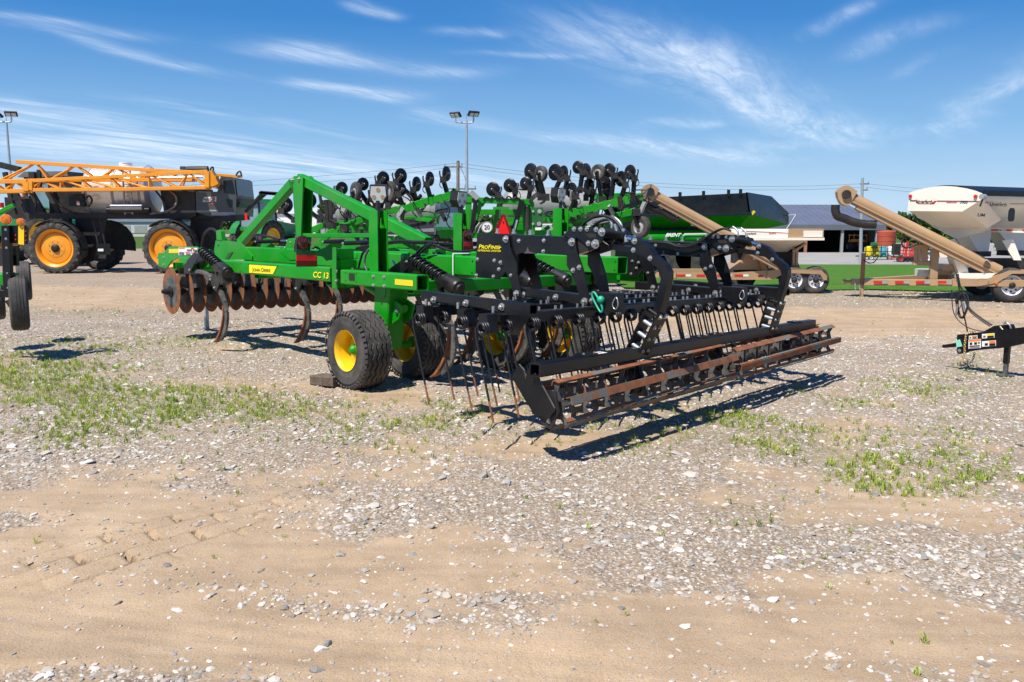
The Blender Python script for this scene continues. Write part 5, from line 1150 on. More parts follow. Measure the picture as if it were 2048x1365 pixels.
mb=MB(); mb.plate([T1.V(x,y,-.253) for x,y in ((1484,462),(1576,466),(1576,466.8),(1484,462.8))],NV*.003,'ink2'); mb.build('pinstripe',pn)
a=T1.V(1482,476,-.25); b=T1.V(1648,481,-.25); mb=MB(); mb.ab((a[0],-.28,a[2]-.06),(b[0],2.2,a[2]-.0),'cream'); mb.ab((T1.V(1577,0+470,-.2)[0],-.22,a[2]),(b[0]-.02,-.16,a[2]+.22),'tan')
mb.ab((T1.V(1606,470,-.2)[0],-.24,a[2]+.02),(T1.V(1644,470,-.2)[0],-.225,a[2]+.17),'cream'); mb.ab((a[0],2.1,a[2]),(b[0],2.15,a[2]+.2),'cream'); mb.ab((b[0]-.05,-.2,a[2]),(b[0],2.15,a[2]+.2),'cream'); mb.build('tray',t1)
mb=MB(); zt=a[2]-.06; xb=T1.V(1545,500,.4)[0]; mb.hexa([(xb-.1,.8,zt-.45),(xb+.25,.8,zt-.45),(xb+.25,1.2,zt-.45),(xb-.1,1.2,zt-.45),(a[0]+.1,-.1,zt),(b[0]-.35,-.1,zt),(b[0]-.35,2,zt),(a[0]+.1,2,zt)],'cream'); mb.build('hopper_funnel',t1)
mb=MB(); 
for x in (1588,1594): mb.beam(T1.V(x,497,.2),T1.V(x-2,540,.2),.07,.06,'tan',up=NU)
mb.beam(T1.V(1612,487,.1),T1.V(1586,505,.1),.06,.05,'tan'); mb.build('tray_leg',t1)
mb=MB(); mb.plate(v1(.3,[(1462,540),(1477,527),(1486,520),(1495,505),(1518,512),(1524,540)]),np.array([0,.9,0]),'tan'); mb.plate(v1(.1,[(1521,524),(1530,524),(1538,548),(1529,548)]),np.array([0,.2,0]),'tan'); mb.build('gear_housing',t1)
mb=MB(); mb.ab(np.array(T1.V(1469,526,.6)),np.array(T1.V(1494,500,.6))+np.array([0,.4,0]),'blackdull'); mb.plate(v1(.5,[(1550,500),(1590,505),(1600,538),(1548,540)]),np.array([0,.9,0]),'blackdull'); mb.build('motor_box',t1)
conveyor(t1,T1,-.1,1290,380,(1298,385),(1560,528),.24,.19,[(1290,402),(1294,410),(1306,418),(1325,425),(1342,436),(1356,440)],.075)
# ------------------------------------------------------------------ high-clearance sprayer on orange wheels
ws=WZ(108,548,0); S=Frame((ws[0],ws[1],0),0.0)
sp=thing('sprayer','dark grey self-propelled sprayer with orange wheels and folded orange boom','sprayer',S)
def sv(v,pts): return [S.V(x,y,v) for x,y in pts]
hub=S.V(112,497,0)[2]; Rs=hub*1.0; x2=S.V(335,497,0)[0]
for xo in (0.06,x2):
    for yy,fc in ((.22,NV),(3.1,-NV)):
        wheel(sp,(xo+(0 if yy<1 else .12),yy,Rs),fc,Rs*1.0,Rs*.72,.42,'orange' if yy<1 else 'blackdull','blackdull',dish=.30,bolts=8,n=48,hubr=.12,hubl=.06,lugs=22)
for xo in (0.06,x2):
    mb=MB(); P=[]
    for k in range(12):
        a=R_(-18+k*13.5); P.append((xo+math.cos(a)*Rs*1.09,math.sin(a)*Rs*1.09+Rs))
    for (a,b),(c,d) in zip(P[:-1],P[1:]): mb.hexa([(a,.02,b),(c,.02,d),(c,.46,d),(a,.46,b),(a,.02,b+.03),(c,.02,d+.03),(c,.46,d+.03),(a,.46,b+.03)],'blackdull')
    mb.build('mudguard',sp)
    mb=MB(); mb.beam((xo,.75,Rs),(xo+.1,.85,2.0),.22,.26,'blackdull',up=NU); mb.beam((xo+.1,.85,2.0),(xo+.1,2.4,2.0),.25,.25,'blackdull'); mb.beam((xo,2.55,Rs),(xo+.1,2.45,2.0),.22,.26,'blackdull',up=NU); mb.cyl((xo,.4,Rs),(xo,2.9,Rs),.10,'blackdull',10); mb.build('axle_leg',sp)
z0=S.V(300,440,.8)[2]; z1=S.V(300,424,.8)[2]
mb=MB(); xa=S.V(60,430,.8)[0]; xb=S.V(500,430,.8)[0]
for yy in (.8,2.3): mb.beam((xa,yy,(z0+z1)/2),(xb-.6,yy,(z0+z1)/2),.16,.2,'blackdull')
for xx in np.linspace(xa+.2,xb-.8,6): mb.beam((xx,.8,(z0+z1)/2),(xx,2.3,(z0+z1)/2),.14,.16,'blackdull')
mb.build('chassis',sp)
for (xa_,xb_) in ((150,188),(392,425)):
    mb=MB(); mb.plate(sv(.9,[(xa_,438),(xb_+18,438),(xb_,520),(xa_+14,528),(xa_+2,480)]),np.array([0,.3,0]),'blackdull'); mb.build('leg_strut',sp)
mb=MB(); P=[]
for k in range(11):
    a=R_(-10+k*19); P.append((x2*0+S.V(222,497,2.6)[0]+math.cos(a)*Rs*1.12,Rs+math.sin(a)*Rs*1.12))
mb.plate([(p,2.5,q) for p,q in P],np.array([0,.03,0]),'blackdull'); mb.build('mudguard',sp)
# stainless tank
tz=S.V(250,384,1.6)[2]; xt0=S.V(188,384,1.6)[0]; xt1=S.V(306,384,1.6)[0]; rt=.92
mb=MB(); mb.lathe((xt0,1.6,tz),NU,[(.001,-.12),(rt*.6,-.10),(rt*.93,-.02),(rt,.08),(rt,xt1-xt0-.08),(rt*.93,xt1-xt0+.02),(rt*.6,xt1-xt0+.10),(.001,xt1-xt0+.12)],'stainless',40)
for f in (.06,.5,.94): mb.lathe((xt0+(xt1-xt0)*f-.05,1.6,tz),NU,[(rt+.005,0),(rt+.012,.01),(rt+.012,.09),(rt+.005,.10)],'greylt',40)
mb.cyl((xt0+1.2,1.6,tz+rt-.02),(xt0+1.2,1.6,tz+rt+.10),.22,'white',20); mb.build('spray_tank',sp)
mb=MB(); g=S.V(258,424,.55); 
for k in range(13): mb.ab((g[0]-.12,.52,z1-.05+k*.14),(g[0]+.12,.56,z1-.02+k*.14),'greylt')
for s in (-.13,.13): mb.ab((g[0]+s-.02,.50,z1-.1),(g[0]+s+.02,.56,tz+rt*.75),'greylt')
mb.build('ladder',sp)
mb=MB(); mb.cyl(S.V(222,415,.5),S.V(285,415,.5),.10,'galv',14); mb.cyl(S.V(215,421,.6),S.V(300,421,.6),.12,'blackdull',14); mb.build('product_pipe',sp)
# body and cab
yb0,yb1=.55,2.55
mb=MB(); mb.plate(sv(yb0,[(320,378),(340,376),(388,376),(392,432),(372,440),(330,436)]),np.array([0,1.9,0]),'blackdull'); mb.build('engine_bay',sp)
mb=MB(); mb.plate(sv(yb0,[(391,383),(437,384),(437,424),(472,424),(472,433),(420,433),(393,425)]),np.array([0,2.0,0]),'grey'); hood=mb.build('side_panel',sp)
mb=MB(); mb.plate(sv(yb0-.006,[(419,420),(471,421),(471,432),(424,431)]),NV*.01,'greylt'); mb.plate(sv(yb0-.004,[(436,384),(437,384),(437,430),(436,430)]),NV*.006,'ink'); mb.build('trim_panel',hood)
A_=S.V(407,403.5,yb0-.016); B_=S.V(431.5,403.5,yb0-.016); C_=S.V(407,395,yb0-.016)
mb=MB(); mb.plate(sv(yb0-.004,[(405.5,404.5),(408,394.5),(433,394),(432.5,404)]),NV*.008,'decalwhite'); p=S.V(426.3,394.5,yb0-.014); mb.cyl(p,p+NV*.004,.028,'red',12); mb.plate(sv(yb0-.004,[(422,407),(428,407),(427,409.5),(421,409)]),NV*.006,'red'); mb.build('maker_badge',hood)
text('HAGIE','maker_lettering',hood,A_,(1,0,0),(0,0,1),(C_-A_)[2]*1.3,'ink',fit=(B_-A_)[0],shear=.25,ext=.002,bold=.03)
rmx=lambda L_: [(x if x<434 else 434+(x-434)*.60,y) for x,y in L_]
mb=MB()
cab=[(434,384),(440,376),(446,352.5),(484,355),(493,359),(494.5,372),(499,392),(497,425),(437,425)]
P=sv(yb0-.02,rmx(cab)); mb.plate(P,np.array([0,2.04,0]),'grey')
cb=mb.build('cab',sp)
mb=MB(); mb.plate(sv(yb0-.026,rmx([(455,362),(484,360.5),(489.5,373),(494,388),(457,386.5)])),NV*.01,'glass'); mb.build('side_window',cb)
mb=MB(); mb.plate(sv(yb0-.026,rmx([(464,399),(484,399.5),(486,402),(484,416),(474,415)])),NV*.01,'glass'); mb.build('side_window',cb)
def fr_(x,y): return S.V(434+(x-434)*.60,y,yb0)
lo,hi,tp=fr_(499.5,392),fr_(495.2,373),fr_(493.6,360); w0,w1=yb0+.07,2.50
mb=MB(); F_=np.array([.04,0,0]); 
mb.plate([lo+F_,lo+F_+np.array([0,w1-w0,0]),hi+F_+np.array([0,w1-w0,0]),hi+F_],-F_*.5,'glass'); mb.plate([hi+F_,hi+F_+np.array([0,w1-w0,0]),tp+F_+np.array([0,w1-w0,0]),tp+F_],-F_*.5,'glass'); mb.build('windscreen',cb)
lo,hi=fr_(498,415),fr_(499,397); mb=MB(); mb.plate([lo+F_,lo+F_+np.array([0,w1-w0,0]),hi+F_+np.array([0,w1-w0,0]),hi+F_],-F_*.5,'glass'); mb.build('lower_window',cb)
mb=MB(); mb.plate(sv(yb0-.08,[(425,438),(462,431),(484,429),(497,432),(498,440),(470,443),(430,444)]),np.array([0,.12,0]),'black'); mb.plate(sv(yb0-.1,[(490,428),(494,427),(496.5,441),(491,441)]),NV*.05,'red'); mb.build('front_step',sp)
mb=MB()
for k in range(6): mb.beam(S.V(490+k*.5,424,1.0),S.V(521+k*2.6,388,1.0+.3*k),.05,.05,'blackdull'); 
for k in range(7): c=S.V(522+k*5.2,385+k*.4,1.0); mb.cyl(c,c+np.array([.0,.2,.0]),.055,'blackdull',10); mb.ab(c+np.array([-.08,0,-.07]),c+np.array([.05,.08,.02]),'blackdull')
mb.build('front_rack',sp)
mb=MB(); mb.cyl(S.V(375,340.5,1.2),S.V(416,340,1.2),.13,'blackdull',14); mb.ab(S.V(360,341,1.2),np.array(S.V(369,333,1.2))+np.array([0,.2,0]),'grey'); mb.tube(sv(.7,[(432,378),(433,366),(437,360),(445,358)]),.09,'greylt',10); mb.tube(sv(.8,[(420,345),(422,337),(426,335),(427,345)]),.03,'blackdull',6); mb.tube(sv(.8,[(472,352),(476,345),(481,344),(483,353)]),.03,'blackdull',6); mb.build('exhaust_stack',sp)
# folded orange boom: two lattice sections on the near side
def truss(v,top,bot,n,m,r,name,depth=.35,posts=True):
    mb=MB()
    def along(L,f):
        f*=len(L)-1; i=min(int(f),len(L)-2); q=f-i
        return S.V(L[i][0]+(L[i+1][0]-L[i][0])*q,L[i][1]+(L[i+1][1]-L[i][1])*q,v)
    for L in (top,bot):
        for a,b in zip(L[:-1],L[1:]): mb.beam(S.V(*a,v),S.V(*b,v),r*2.2,r*2.2,m,ch=.008)
    off=np.array([0,depth,0])
    for a,b in zip(bot[:-1],bot[1:]): mb.beam(S.V(*a,v)+off,S.V(*b,v)+off,r*2,r*2,m,ch=.008)
    for i in range(n):
        f0,f1,fm=i/n,(i+1)/n,(i+.5)/n
        mb.cyl(along(bot,f0),along(top,fm),r*.62,m,6); mb.cyl(along(top,fm),along(bot,f1),r*.62,m,6)
        mb.cyl(along(bot,f0)+off,along(top,fm),r*.55,m,6); mb.cyl(along(top,fm),along(bot,f1)+off,r*.55,m,6)
    if posts: mb.beam(S.V(*top[-1],v),S.V(*bot[-1],v),r*3,r*3,m,up=NU); mb.beam(S.V(*top[0],v),S.V(*bot[0],v),r*3,r*3,m,up=NU)
    return mb.build(name,sp)
truss(-.25,[(62,362),(180,356),(415,343.5)],[(62,380.5),(240,379),(415,375.5)],6,'orange',.052,'boom_section')
truss(-.25,[(-40,363),(54,364)],[(-40,384),(54,382)],2,'orange',.06,'boom_section')
truss(.15,[(33,324),(165,332),(300,341),(385,345)],[(-5,363),(165,360),(300,360),(385,360)],5,'orange',.055,'boom_section',posts=False)
mb=MB(); mb.beam(S.V(300,340,.9),S.V(484,354,.9),.10,.09,'orange'); mb.beam(S.V(418,345,.2),S.V(432,372,.2),.3,.3,'orange',up=NU); mb.plate(sv(.1,[(405,360),(432,352),(432,374),(405,376)]),np.array([0,.3,0]),'orange'); mb.build('boom_cradle',sp)
for f in np.linspace(0,1,16): p=S.V(80+325*f,376.5-4*f,-.1); MB().cyl(p,p+np.array([.14,0,0]),.035,'white',8).build('nozzle',sp)
mb=MB(); mb.cyl(S.V(300,357,-.05),S.V(405,354,-.05),.04,'stainless',8); mb.build('nozzle_line',sp)
# rear linkage: dark arms, boxes and hoses
for (a,b,c,d,w) in ((10,345,30,430,.14),(30,385,62,440,.16),(60,380,95,440,.16),(95,384,120,430,.14),(15,400,60,395,.1),(65,345,68,380,.2),(78,340,80,384,.12),(0,330,40,340,.2)): MB().beam(S.V(a,b,1.0),S.V(c,d,1.0),w,w,'blackdull',up=NU).build('lift_arm',sp)
mb=MB(); mb.ab(S.V(138,413,.5),np.array(S.V(164,388,.5))+np.array([0,.6,0]),'black'); mb.build('control_box',sp); mb=MB(); mb.ab(S.V(100,430,1.4),np.array(S.V(185,352,1.4))+np.array([0,.5,0]),'blackdull'); mb.build('boom_lift',sp); mb=MB(); mb.ab(S.V(12,438,1.6),np.array(S.V(58,395,1.6))+np.array([0,.6,0]),'blackdull')
mb.build('boom_lift',sp)
for pts in ([(100,385),(112,400),(125,415),(150,428)],[(170,400),(178,392),(184,402),(176,414)],[(340,382),(352,395),(350,412),(330,424),(300,428)],[(310,380),(325,400),(333,420)],[(60,385),(72,400),(70,425)]): MB().tube(sv(.45,pts),.035,'hose' if pts[0][0]!=340 else 'polewood',6).build('spray_hose',sp)
mb=MB(); mb.plate(sv(.49,[(153,403),(159,403),(160,411),(154,411)]),NV*.01,'decalwhite'); mb.plate(sv(.485,[(153,403),(159,403),(159.3,406),(153,406)]),NV*.01,'decalorange'); mb.build('warning_decal',sp)
mb=MB(); mb.plate(sv(1.2,[(350,378),(356,378),(360,388),(352,388)]),NV*.05,'red'); mb.build('tail_lamp',sp)
mb=MB(); mb.ab(S.V(194,510,.3),np.array(S.V(212,488,.3))+np.array([0,.3,0]),'black'); mb.plate(sv(.28,[(196,498),(207,498),(207,503),(196,503)]),NV*.01,'decalwhite'); mb.beam(S.V(186,440,.4),S.V(196,488,.4),.05,.05,'blackdull',up=NU); mb.beam(S.V(200,440,.4),S.V(210,488,.4),.05,.05,'blackdull',up=NU); mb.build('hose_reel',sp)
# ------------------------------------------------------------------ green grain cart with a black tarped box
GC=Frame((0,30,0),0.0)
gc=thing('grain_cart','green and black grain cart with a tarped box beyond the middle tender','grain cart',GC)
def g_(v,pts): return [GC.V(x,y,v) for x,y in pts]
xl=GC.V(1240,430,0)[0]
def gz_(y,v=0): return GC.V(1400,y,v)[2]
# box: near side black upper band, green slope below, end face towards the right
n0=[GC.V(1240,399,0),GC.V(1495,386,0),GC.V(1501,428,0.0),GC.V(1240,434,0)]
e1=[GC.V(1495,385,0),GC.V(1543,393,2.2),GC.V(1578,427,3.4),GC.V(1577,449,3.4),GC.V(1501,429,0)]
mb=MB(); mb.plate(n0,np.array([0,.06,0]),'cartblack'); mb.plate(e1,np.array([-.06,.0,0]),'cartblack'); mb.plate([n0[0]+np.array([0,3.4,0]),n0[1]+np.array([.9,3.4,0]),n0[2]+np.array([.9,3.4,0]),n0[3]+np.array([0,3.4,0])],np.array([0,.06,0]),'cartblack')
box=mb.build('box',gc)
mb=MB(); mb.beam(GC.V(1240,433.5,-.03),GC.V(1503,428,-.03),.06,.10,'tarp'); 
for x in (1360,1407,1457,1481): p=GC.V(x,394-(x-1360)*.05,-.02); mb.ab(p+np.array([-.05,-.03,-.05]),p+np.array([.05,.03,.16]),'ink')
mb.build('box_rail',gc)
mb=MB(); N_=6; a0,a1=n0[0],n0[1]; b0=a0+np.array([0,3.4,0]); b1=a1+np.array([.9,3.4,0])
for i in range(N_):
    f0,f1=i/N_,(i+1)/N_; h=lambda f: .04*math.sin(math.pi*f)-.03
    P=lambda p,q,f: p+(q-p)*f+UP*(h(f)+.01)
    mb.add([P(a0,b0,f0),P(a1,b1,f0),P(a1,b1,f1),P(a0,b0,f1)],[[0,1,2,3]],'tarp',True)
mb.build('roll_tarp',gc)
mb=MB(); lo=[GC.V(1240,456,.7),GC.V(1478,455,.7)]; mb.plate([n0[3],n0[2],lo[1],lo[0]],np.array([0,.05,0]),'green'); mb.plate([n0[2],e1[3],GC.V(1505,463,1.6),lo[1]],np.array([-.05,0,.02]),'green')
sl=mb.build('box_slope',gc)
mb=MB(); mb.plate(g_(-.03,[(1501,428),(1507,421),(1511,424),(1505,431)]),NV*.01,'reflyellow'); mb.plate(g_(-.03,[(1285,434),(1300,433.5),(1300,435.5),(1285,436)]),NV*.01,'reflyellow'); mb.build('reflector_strip',box)
z_=GC.V(1340,474,0)[2]; zt=GC.V(1340,460,0)[2]; rr=(zt-z_)*1.02
mb=MB(); mb.cyl((xl,.2+rr,z_-.02),(GC.V(1432,474,0)[0],.2+rr,z_-.02),rr,'green',32); tb=mb.build('lower_tank',gc)
mb=MB(); mb.ab((xl,.5,.2),(GC.V(1432,474,0)[0],2.6,z_-.1),'dgreen'); mb.ab((xl,1.0,z_-.1),(GC.V(1470,474,0)[0],3.0,z_+.55),'cartblack'); mb.build('undercarriage',gc)
A_=GC.V(1330,473.5,.19); B_=GC.V(1363,473.5,.19); C_=GC.V(1330,466.5,.19)
text('BRENT','maker_lettering',tb,A_+np.array([0,-.03,0]),(1,0,0),(0,.15,1),(C_-A_)[2]*1.35,'decalwhite',fit=(B_-A_)[0],shear=.5,ext=.004,bold=.035)
mb=MB(); mb.plate([p+np.array([0,-.03,0]) for p in g_(.19,[(1364,473),(1369,467),(1425,466.5),(1425,468.5),(1371,470)])],NV*.006,'decalwhite'); mb.build('stripe_decal',tb)
mb=MB(); 
for (x0,x1) in ((1268,1410),): 
    a=GC.V(x0,531,.3); b=GC.V(x1,530,.3); mb.cyl((a[0]+.5,.3,.55),(a[0]+.5,.75,.55),.55,'rubber',24); mb.cyl((b[0]-.5,.3,.55),(b[0]-.5,.75,.55),.55,'rubber',24); mb.ab((a[0]+.5,.3,.02),(b[0]-.5,.75,.9),'rubber')
    for k in range(26): q=a[0]+.3+(b[0]-a[0]-.6)*k/25; mb.ab((q,.27,.86),(q+.06,.78,.96),'rubber')
mb.build('track',gc)
mb=MB(); a=GC.V(1577,431,3.35); b=GC.V(1592,430,3.2); mb.beam(a,b,.05,.05,'galv'); mb.tube([b,GC.V(1582,446,3.2),GC.V(1570,463,3.2)],.03,'galv',6,spline=0); mb.build('tarp_crank',gc)
# ------------------------------------------------------------------ folded applicator with coulters in the air
AP=Frame((0,20,0),0.0)
ap=thing('fertilizer_applicator','green folded toolbar applicator with black coulter discs raised above the plough','applicator',AP)
def A(x,y,v=0.0): return AP.V(x,y,v)
def boom(P,v,w,h,name,m='green'):
    mb=MB()
    for a,b in zip(P[:-1],P[1:]): mb.beam(A(*a,v),A(*b,v),w,h,m,up=UP,ch=.012)
    d=nrm(A(*P[-1],v)-A(*P[0],v)); 
    for f in np.linspace(.08,.95,6): q=A(*P[0],v)+(A(*P[-1],v)-A(*P[0],v))*f; mb.box(q,(.10,w+.03,h+.03),'green',X=d,Y=(0,1,0),Z=np.cross(d,(0,1,0))); 
    return mb.build(name,ap)
boom([(798,422),(858,402),(905,391)],0,.16,.17,'wing_boom'); boom([(905,391),(910,382)],0,.10,.1,'wing_boom'); boom([(640,487),(660,467),(718,442),(760,426),(800,418)],.7,.16,.15,'wing_boom'); boom([(600,470),(650,450),(700,452),(742,455)],1.2,.16,.14,'wing_boom')
boom([(1137,428),(1200,413),(1258,399)],0,.16,.17,'wing_boom'); boom([(1130,455),(1200,440),(1262,425),(1290,416)],.9,.16,.16,'wing_boom'); boom([(1190,395),(1250,392),(1285,394)],1.5,.16,.15,'wing_boom'); boom([(1090,440),(1130,445),(1180,438)],.4,.12,.1,'wing_boom')
def coulter(x,y,rx,ry,bx,by,v,hose_=True):
    """disc opener (wide rx, tall ry in px) on a post down to the boom"""
    c=A(x,y,v); r=1.10*abs(A(x,y-ry,v)[2]-c[2]); k=min(.97,rx/ry); ang=math.acos(k); s=1 if x<940 else -1
    n=np.array([math.sin(ang)*s,-math.cos(ang),0])
    mb=MB(); mb.lathe(c,n,[(r,-.004),(r,.004),(r*.82,.018),(r*.35,.034),(r*.3,.05),(r*.12,.055),(.001,.055)],'black',26); mb.lathe(c,-n,[(r,-.004),(r,.004),(r*.8,.012),(.001,.02)],'blackdull',26); mb.sphere(c+n*.06,.022,'greylt',8,5)
    o=mb.build('coulter',ap)
    mb=MB(); t=np.array([n[1],-n[0],0]); b=A(bx,by,v); side=t*(1 if s>0 else -1)
    for q in (-.05,.05): mb.tube([c+n*q+side*r*1.12+UP*r*.35,c+n*q+side*r*1.16,c+n*q+side*r*.9-UP*r*.75],.018,'blackdull',6)
    j=c+side*r*.8-UP*r*.8; mb.beam(c+n*.06,j,.05,.07,'blackdull'); mb.beam(j,b,.085,.085,'black',up=n); mb.box(b,(.12,.14,.15),'blackdull'); mb.ab(j-.07,j+.07,'blackdull')
    if hose_: mb.tube([j,j+side*.10-UP*.02,j+side*.14-UP*.14,j+side*.04-UP*.2],.010,'hose',5)
    mb.build('coulter_arm',o)
LEFT=[(573,410,9,14,588,440),(619,401,11,14,640,440),(684,377,9.5,12,697,430),(726,368.6,9.5,12,742,418),(766.6,357,10,13,776,412),(801.8,352,10,14,826,396),(803.5,379,7,12,806,412),(833.4,368.6,7,14,834,405),(859.8,358,7,13.5,862,400),(893,348,7,14,896,392),(750,385,6.5,11,757,424)]
RIGHT=[(985.7,379,12.5,13.5,1000,412),(1019.8,371.4,12,13,1030,402),(1051.6,367,11,12,1056,405),(1061.5,343,12,15,1080,395),(1110,345,12,15.5,1110,382),(1127,346,8,13.5,1130,385),(1156,335,10,12,1160,380),(1171,341,9,13,1172,396),(1143,381,9.5,14.5,1140,426),(1178,372.5,9,14,1180,420),(1218.7,341,10,13,1222,400),(1210,366,9,14,1212,410),(1241.8,358,9,14.5,1240,404),(1260,345,9,14,1266,395)]
for i,(x,y,rx,ry,bx,by) in enumerate(LEFT): coulter(x,y,rx,ry,bx,by,(.0,.3)[i%2] if x>700 else .8)
for i,(x,y,rx,ry,bx,by) in enumerate(RIGHT): coulter(x,y,rx,ry,bx,by,(.0,.4)[i%2])
def gauge(x,y,rx,ry,v,bx,by):
    c=A(x,y,v); r=abs(A(x,y-ry,v)[2]-c[2]); k=min(.97,rx/ry); n=np.array([math.sin(math.acos(k))*(-1),-k,0])
    e=wheel(ap,c,n,r,r*.55,r*.62,'greylt','blackdull',dish=.2,name='gauge_wheel',bolts=5,hubr=.035,hubl=.04,groove=4,n=28)
    mb=MB(); b=A(bx,by,v); s=n*r*.42; mb.beam(c+s*1.0,b+s*.6,.07,.08,'black',up=n); mb.box(b,(.16,.25,.16),'blackdull'); mb.build('wheel_fork',ap)
gauge(712,384,11,19,.2,724,428); gauge(778,384,16,21.5,.1,764,424); gauge(1082,348,11,16,.2,1092,395); gauge(1196.7,345,12.5,16,.1,1205,400); gauge(1281,454,15,22.5,.0,1272,425)
# centre tower with hoses, signs and cylinders
mb=MB(); mb.beam(A(930,400),A(1066,405),.16,.13,'green'); mb.beam(A(937,400),A(937,470),.12,.14,'green',up=NU); mb.beam(A(962,402),A(952,440),.1,.1,'green',up=NU); mb.beam(A(1062,405),A(1064,470),.12,.14,'green',up=NU); mb.beam(A(1047,404),A(1052,470),.10,.1,'green',up=NU); mb.beam(A(1000,400,.3),A(985,470,.3),.1,.1,'green',up=NU); mb.beam(A(925,425,.8),A(1070,425,.8),.14,.14,'green'); mb.beam(A(880,468,.5),A(1180,470,.5),.2,.2,'green'); mb.ab(A(931,404),np.array(A(945,388))+np.array([0,.1,0]),'dgreen')
mb.plate([A(963,405),A(972,405),A(966,414),A(957,414)],NV*.01,'green')
mb.build('tower_frame',ap)
mb=MB(); P=[A(x,y,-.1) for x,y in ((1064,416),(1086,415),(1088,430),(1084,455),(1066,456))]; mb.plate(P,np.array([0,.04,0]),'dgreen')
for x,y in ((1079,423),(1078,448)): p=A(x,y,-.12); mb.cyl(p,p+NV*.01,.05,'greylt',12)
for x,y in ((1066,423),(1066,448)): p=A(x,y,-.12); mb.cyl(p,p+NV*.01,.03,'greylt',12)
mb.build('tower_plate',ap)
mb=MB(); mb.beam(A(1044,401,-.15),A(1028,460,-.15),.10,.12,'black',up=NU); mb.cyl(A(1034,440,-.25),A(1028,463,-.25),.03,'chrome',10); mb.build('lift_cylinder',ap); mb=MB(); mb.beam(A(952,398,-.2),A(944,462,-.2),.08,.1,'black',up=NU); mb.beam(A(941,384,-.2),A(956,398,-.2),.12,.12,'greylt'); mb.build('lift_cylinder',ap); mb=MB(); mb.cyl(A(1055,413,-.1),A(1055,462,-.1),.06,'blackdull',10); mb.cyl(A(1058,440,-.1),A(1058,466,-.1),.03,'chrome',10); mb.build('lift_cylinder',ap)
for k in range(4): MB().tube([A(1058+k,402+k,-.1),A(1070+k,388+k*2,-.1),A(1084+k,390+k*2,-.1),A(1090-k,402,-.1),A(1082-k,408,-.1)],.02,'hose',6).build('hydraulic_hose',ap)
for k in range(5): MB().tube([A(955+k*4,446,-.15),A(948+k*4,455,-.2),A(944+k*4,466,-.2)],.018,'greylt' if k%2 else 'hose',6).build('hydraulic_hose',ap)
for k in range(5): MB().tube([A(966+k*15,400,-.1),A(972+k*15,395-k%2*2,-.1),A(980+k*15,399,-.1)],.02,'hose',6).build('hydraulic_hose',ap)
mb=MB(); mb.tube([A(870,425,.2),A(880,420,.2),A(895,418,.2),A(905,410,.2)],.02,'hose',6)
mb.build('hydraulic_hose',ap)
mb=MB(); p=A(1005,455,-.35); mb.plate([A(x,y,-.35) for x,y in ((1003.5,429),(1009.5,429),(1023.5,465),(1021,471),(988,471),(986,465))],np.array([0,.02,0]),'dkred'); o=mb.build('slow_vehicle_triangle',ap); mb=MB(); mb.plate([A(x,y,-.36) for x,y in ((1007,434),(1019,468),(994,468))],NV*.01,'red'); mb.bolt(A(1006.5,445,-.37),NV,.02,'ink'); mb.build('inner_triangle',o)
mb=MB(); c=A(974,455,-.4); r=.138; mb.cyl(c,c+np.array([0,.015,0]),r,'ink',32); mb.cyl(c+NV*.002,c,r*.94,'decalwhite',32); mb.lathe(c,NV,[(r*.90,.003),(r*.90,.005),(r*.83,.005),(r*.83,.003)],'ink',32); o=mb.build('speed_sign',ap)
text('20','speed_number',o,c+np.array([-.062,-.008,-.05]),(1,0,0),(0,0,1),.145,'ink',fit=.124,ext=.001,bold=.01)
mb=MB(); mb.cyl(A(1000,418,-.3),A(1000,435,-.3),.02,'greylt',8); mb.box(A(1002,417,-.3),(.36,.2,.06),'green'); mb.build('sign_bracket',ap)
# poly tanks
z0,z1=A(1070,448,2)[2],A(1070,374,2)[2]; rt_=(z1-z0)/2; c=A(1013,412,2.2); 
mb=MB(); mb.lathe((A(1015,400,2.2)[0],2.4,(z0+z1)/2),NU,[(.001,-.14),(rt_*.6,-.10),(rt_*.95,.02),(rt_,.12),(rt_*1.0,1.15),(rt_*1.0,1.62),(rt_*.9,1.66),(.001,1.66)],'polytank',40)
mb.cyl((A(1048,380,2.4)[0],2.4,z1-.05),(A(1048,380,2.4)[0],2.4,z1+.06),.30,'polytank',28); mb.build('liquid_tank',ap)
mb=MB(); mb.lathe((A(676,400,3)[0],3.2,A(676,424,3)[2]),NU,[(.001,-.1),(.25,-.08),(.36,.05),(.40,.2),(.40,2.45),(.36,2.6),(.2,2.7),(.001,2.72)],'polytank',36); mb.ab((A(700,400,3)[0],2.9,A(676,470,3)[2]),(A(868,400,3)[0],3.5,A(676,436,3)[2]),'polytank',ch=.08); mb.build('liquid_tank',ap)
mb=MB(); mb.lathe((A(1130,400,2.6)[0],2.7,A(1130,412,2.6)[2]),NU,[(.001,0),(.25,.02),(.34,.15),(.34,.75),(.25,.9),(.001,.92)],'polytank',30); mb.build('liquid_tank',ap)
mb=MB(); mb.beam(A(672,445,2.8),A(880,432,2.8),.06,.07,'green'); mb.build('tank_strap',ap); mb=MB(); mb.beam(A(1000,440,2.0),A(1140,438,2.0),.08,.1,'green'); mb.build('tank_strap',ap)
for (x,v) in ((830,2.6),(745,3.0)): wheel(ap,(A(x,490,v)[0],v,.62),NV,.66,.36,.4,'greylt','blackdull',lugs=18,n=36)
for (x,v) in ((1125,1.2),(1175,1.4)): wheel(ap,(A(x,500,v)[0],v,.45),NV,.46,.25,.3,'greylt','blackdull',groove=4,n=30)
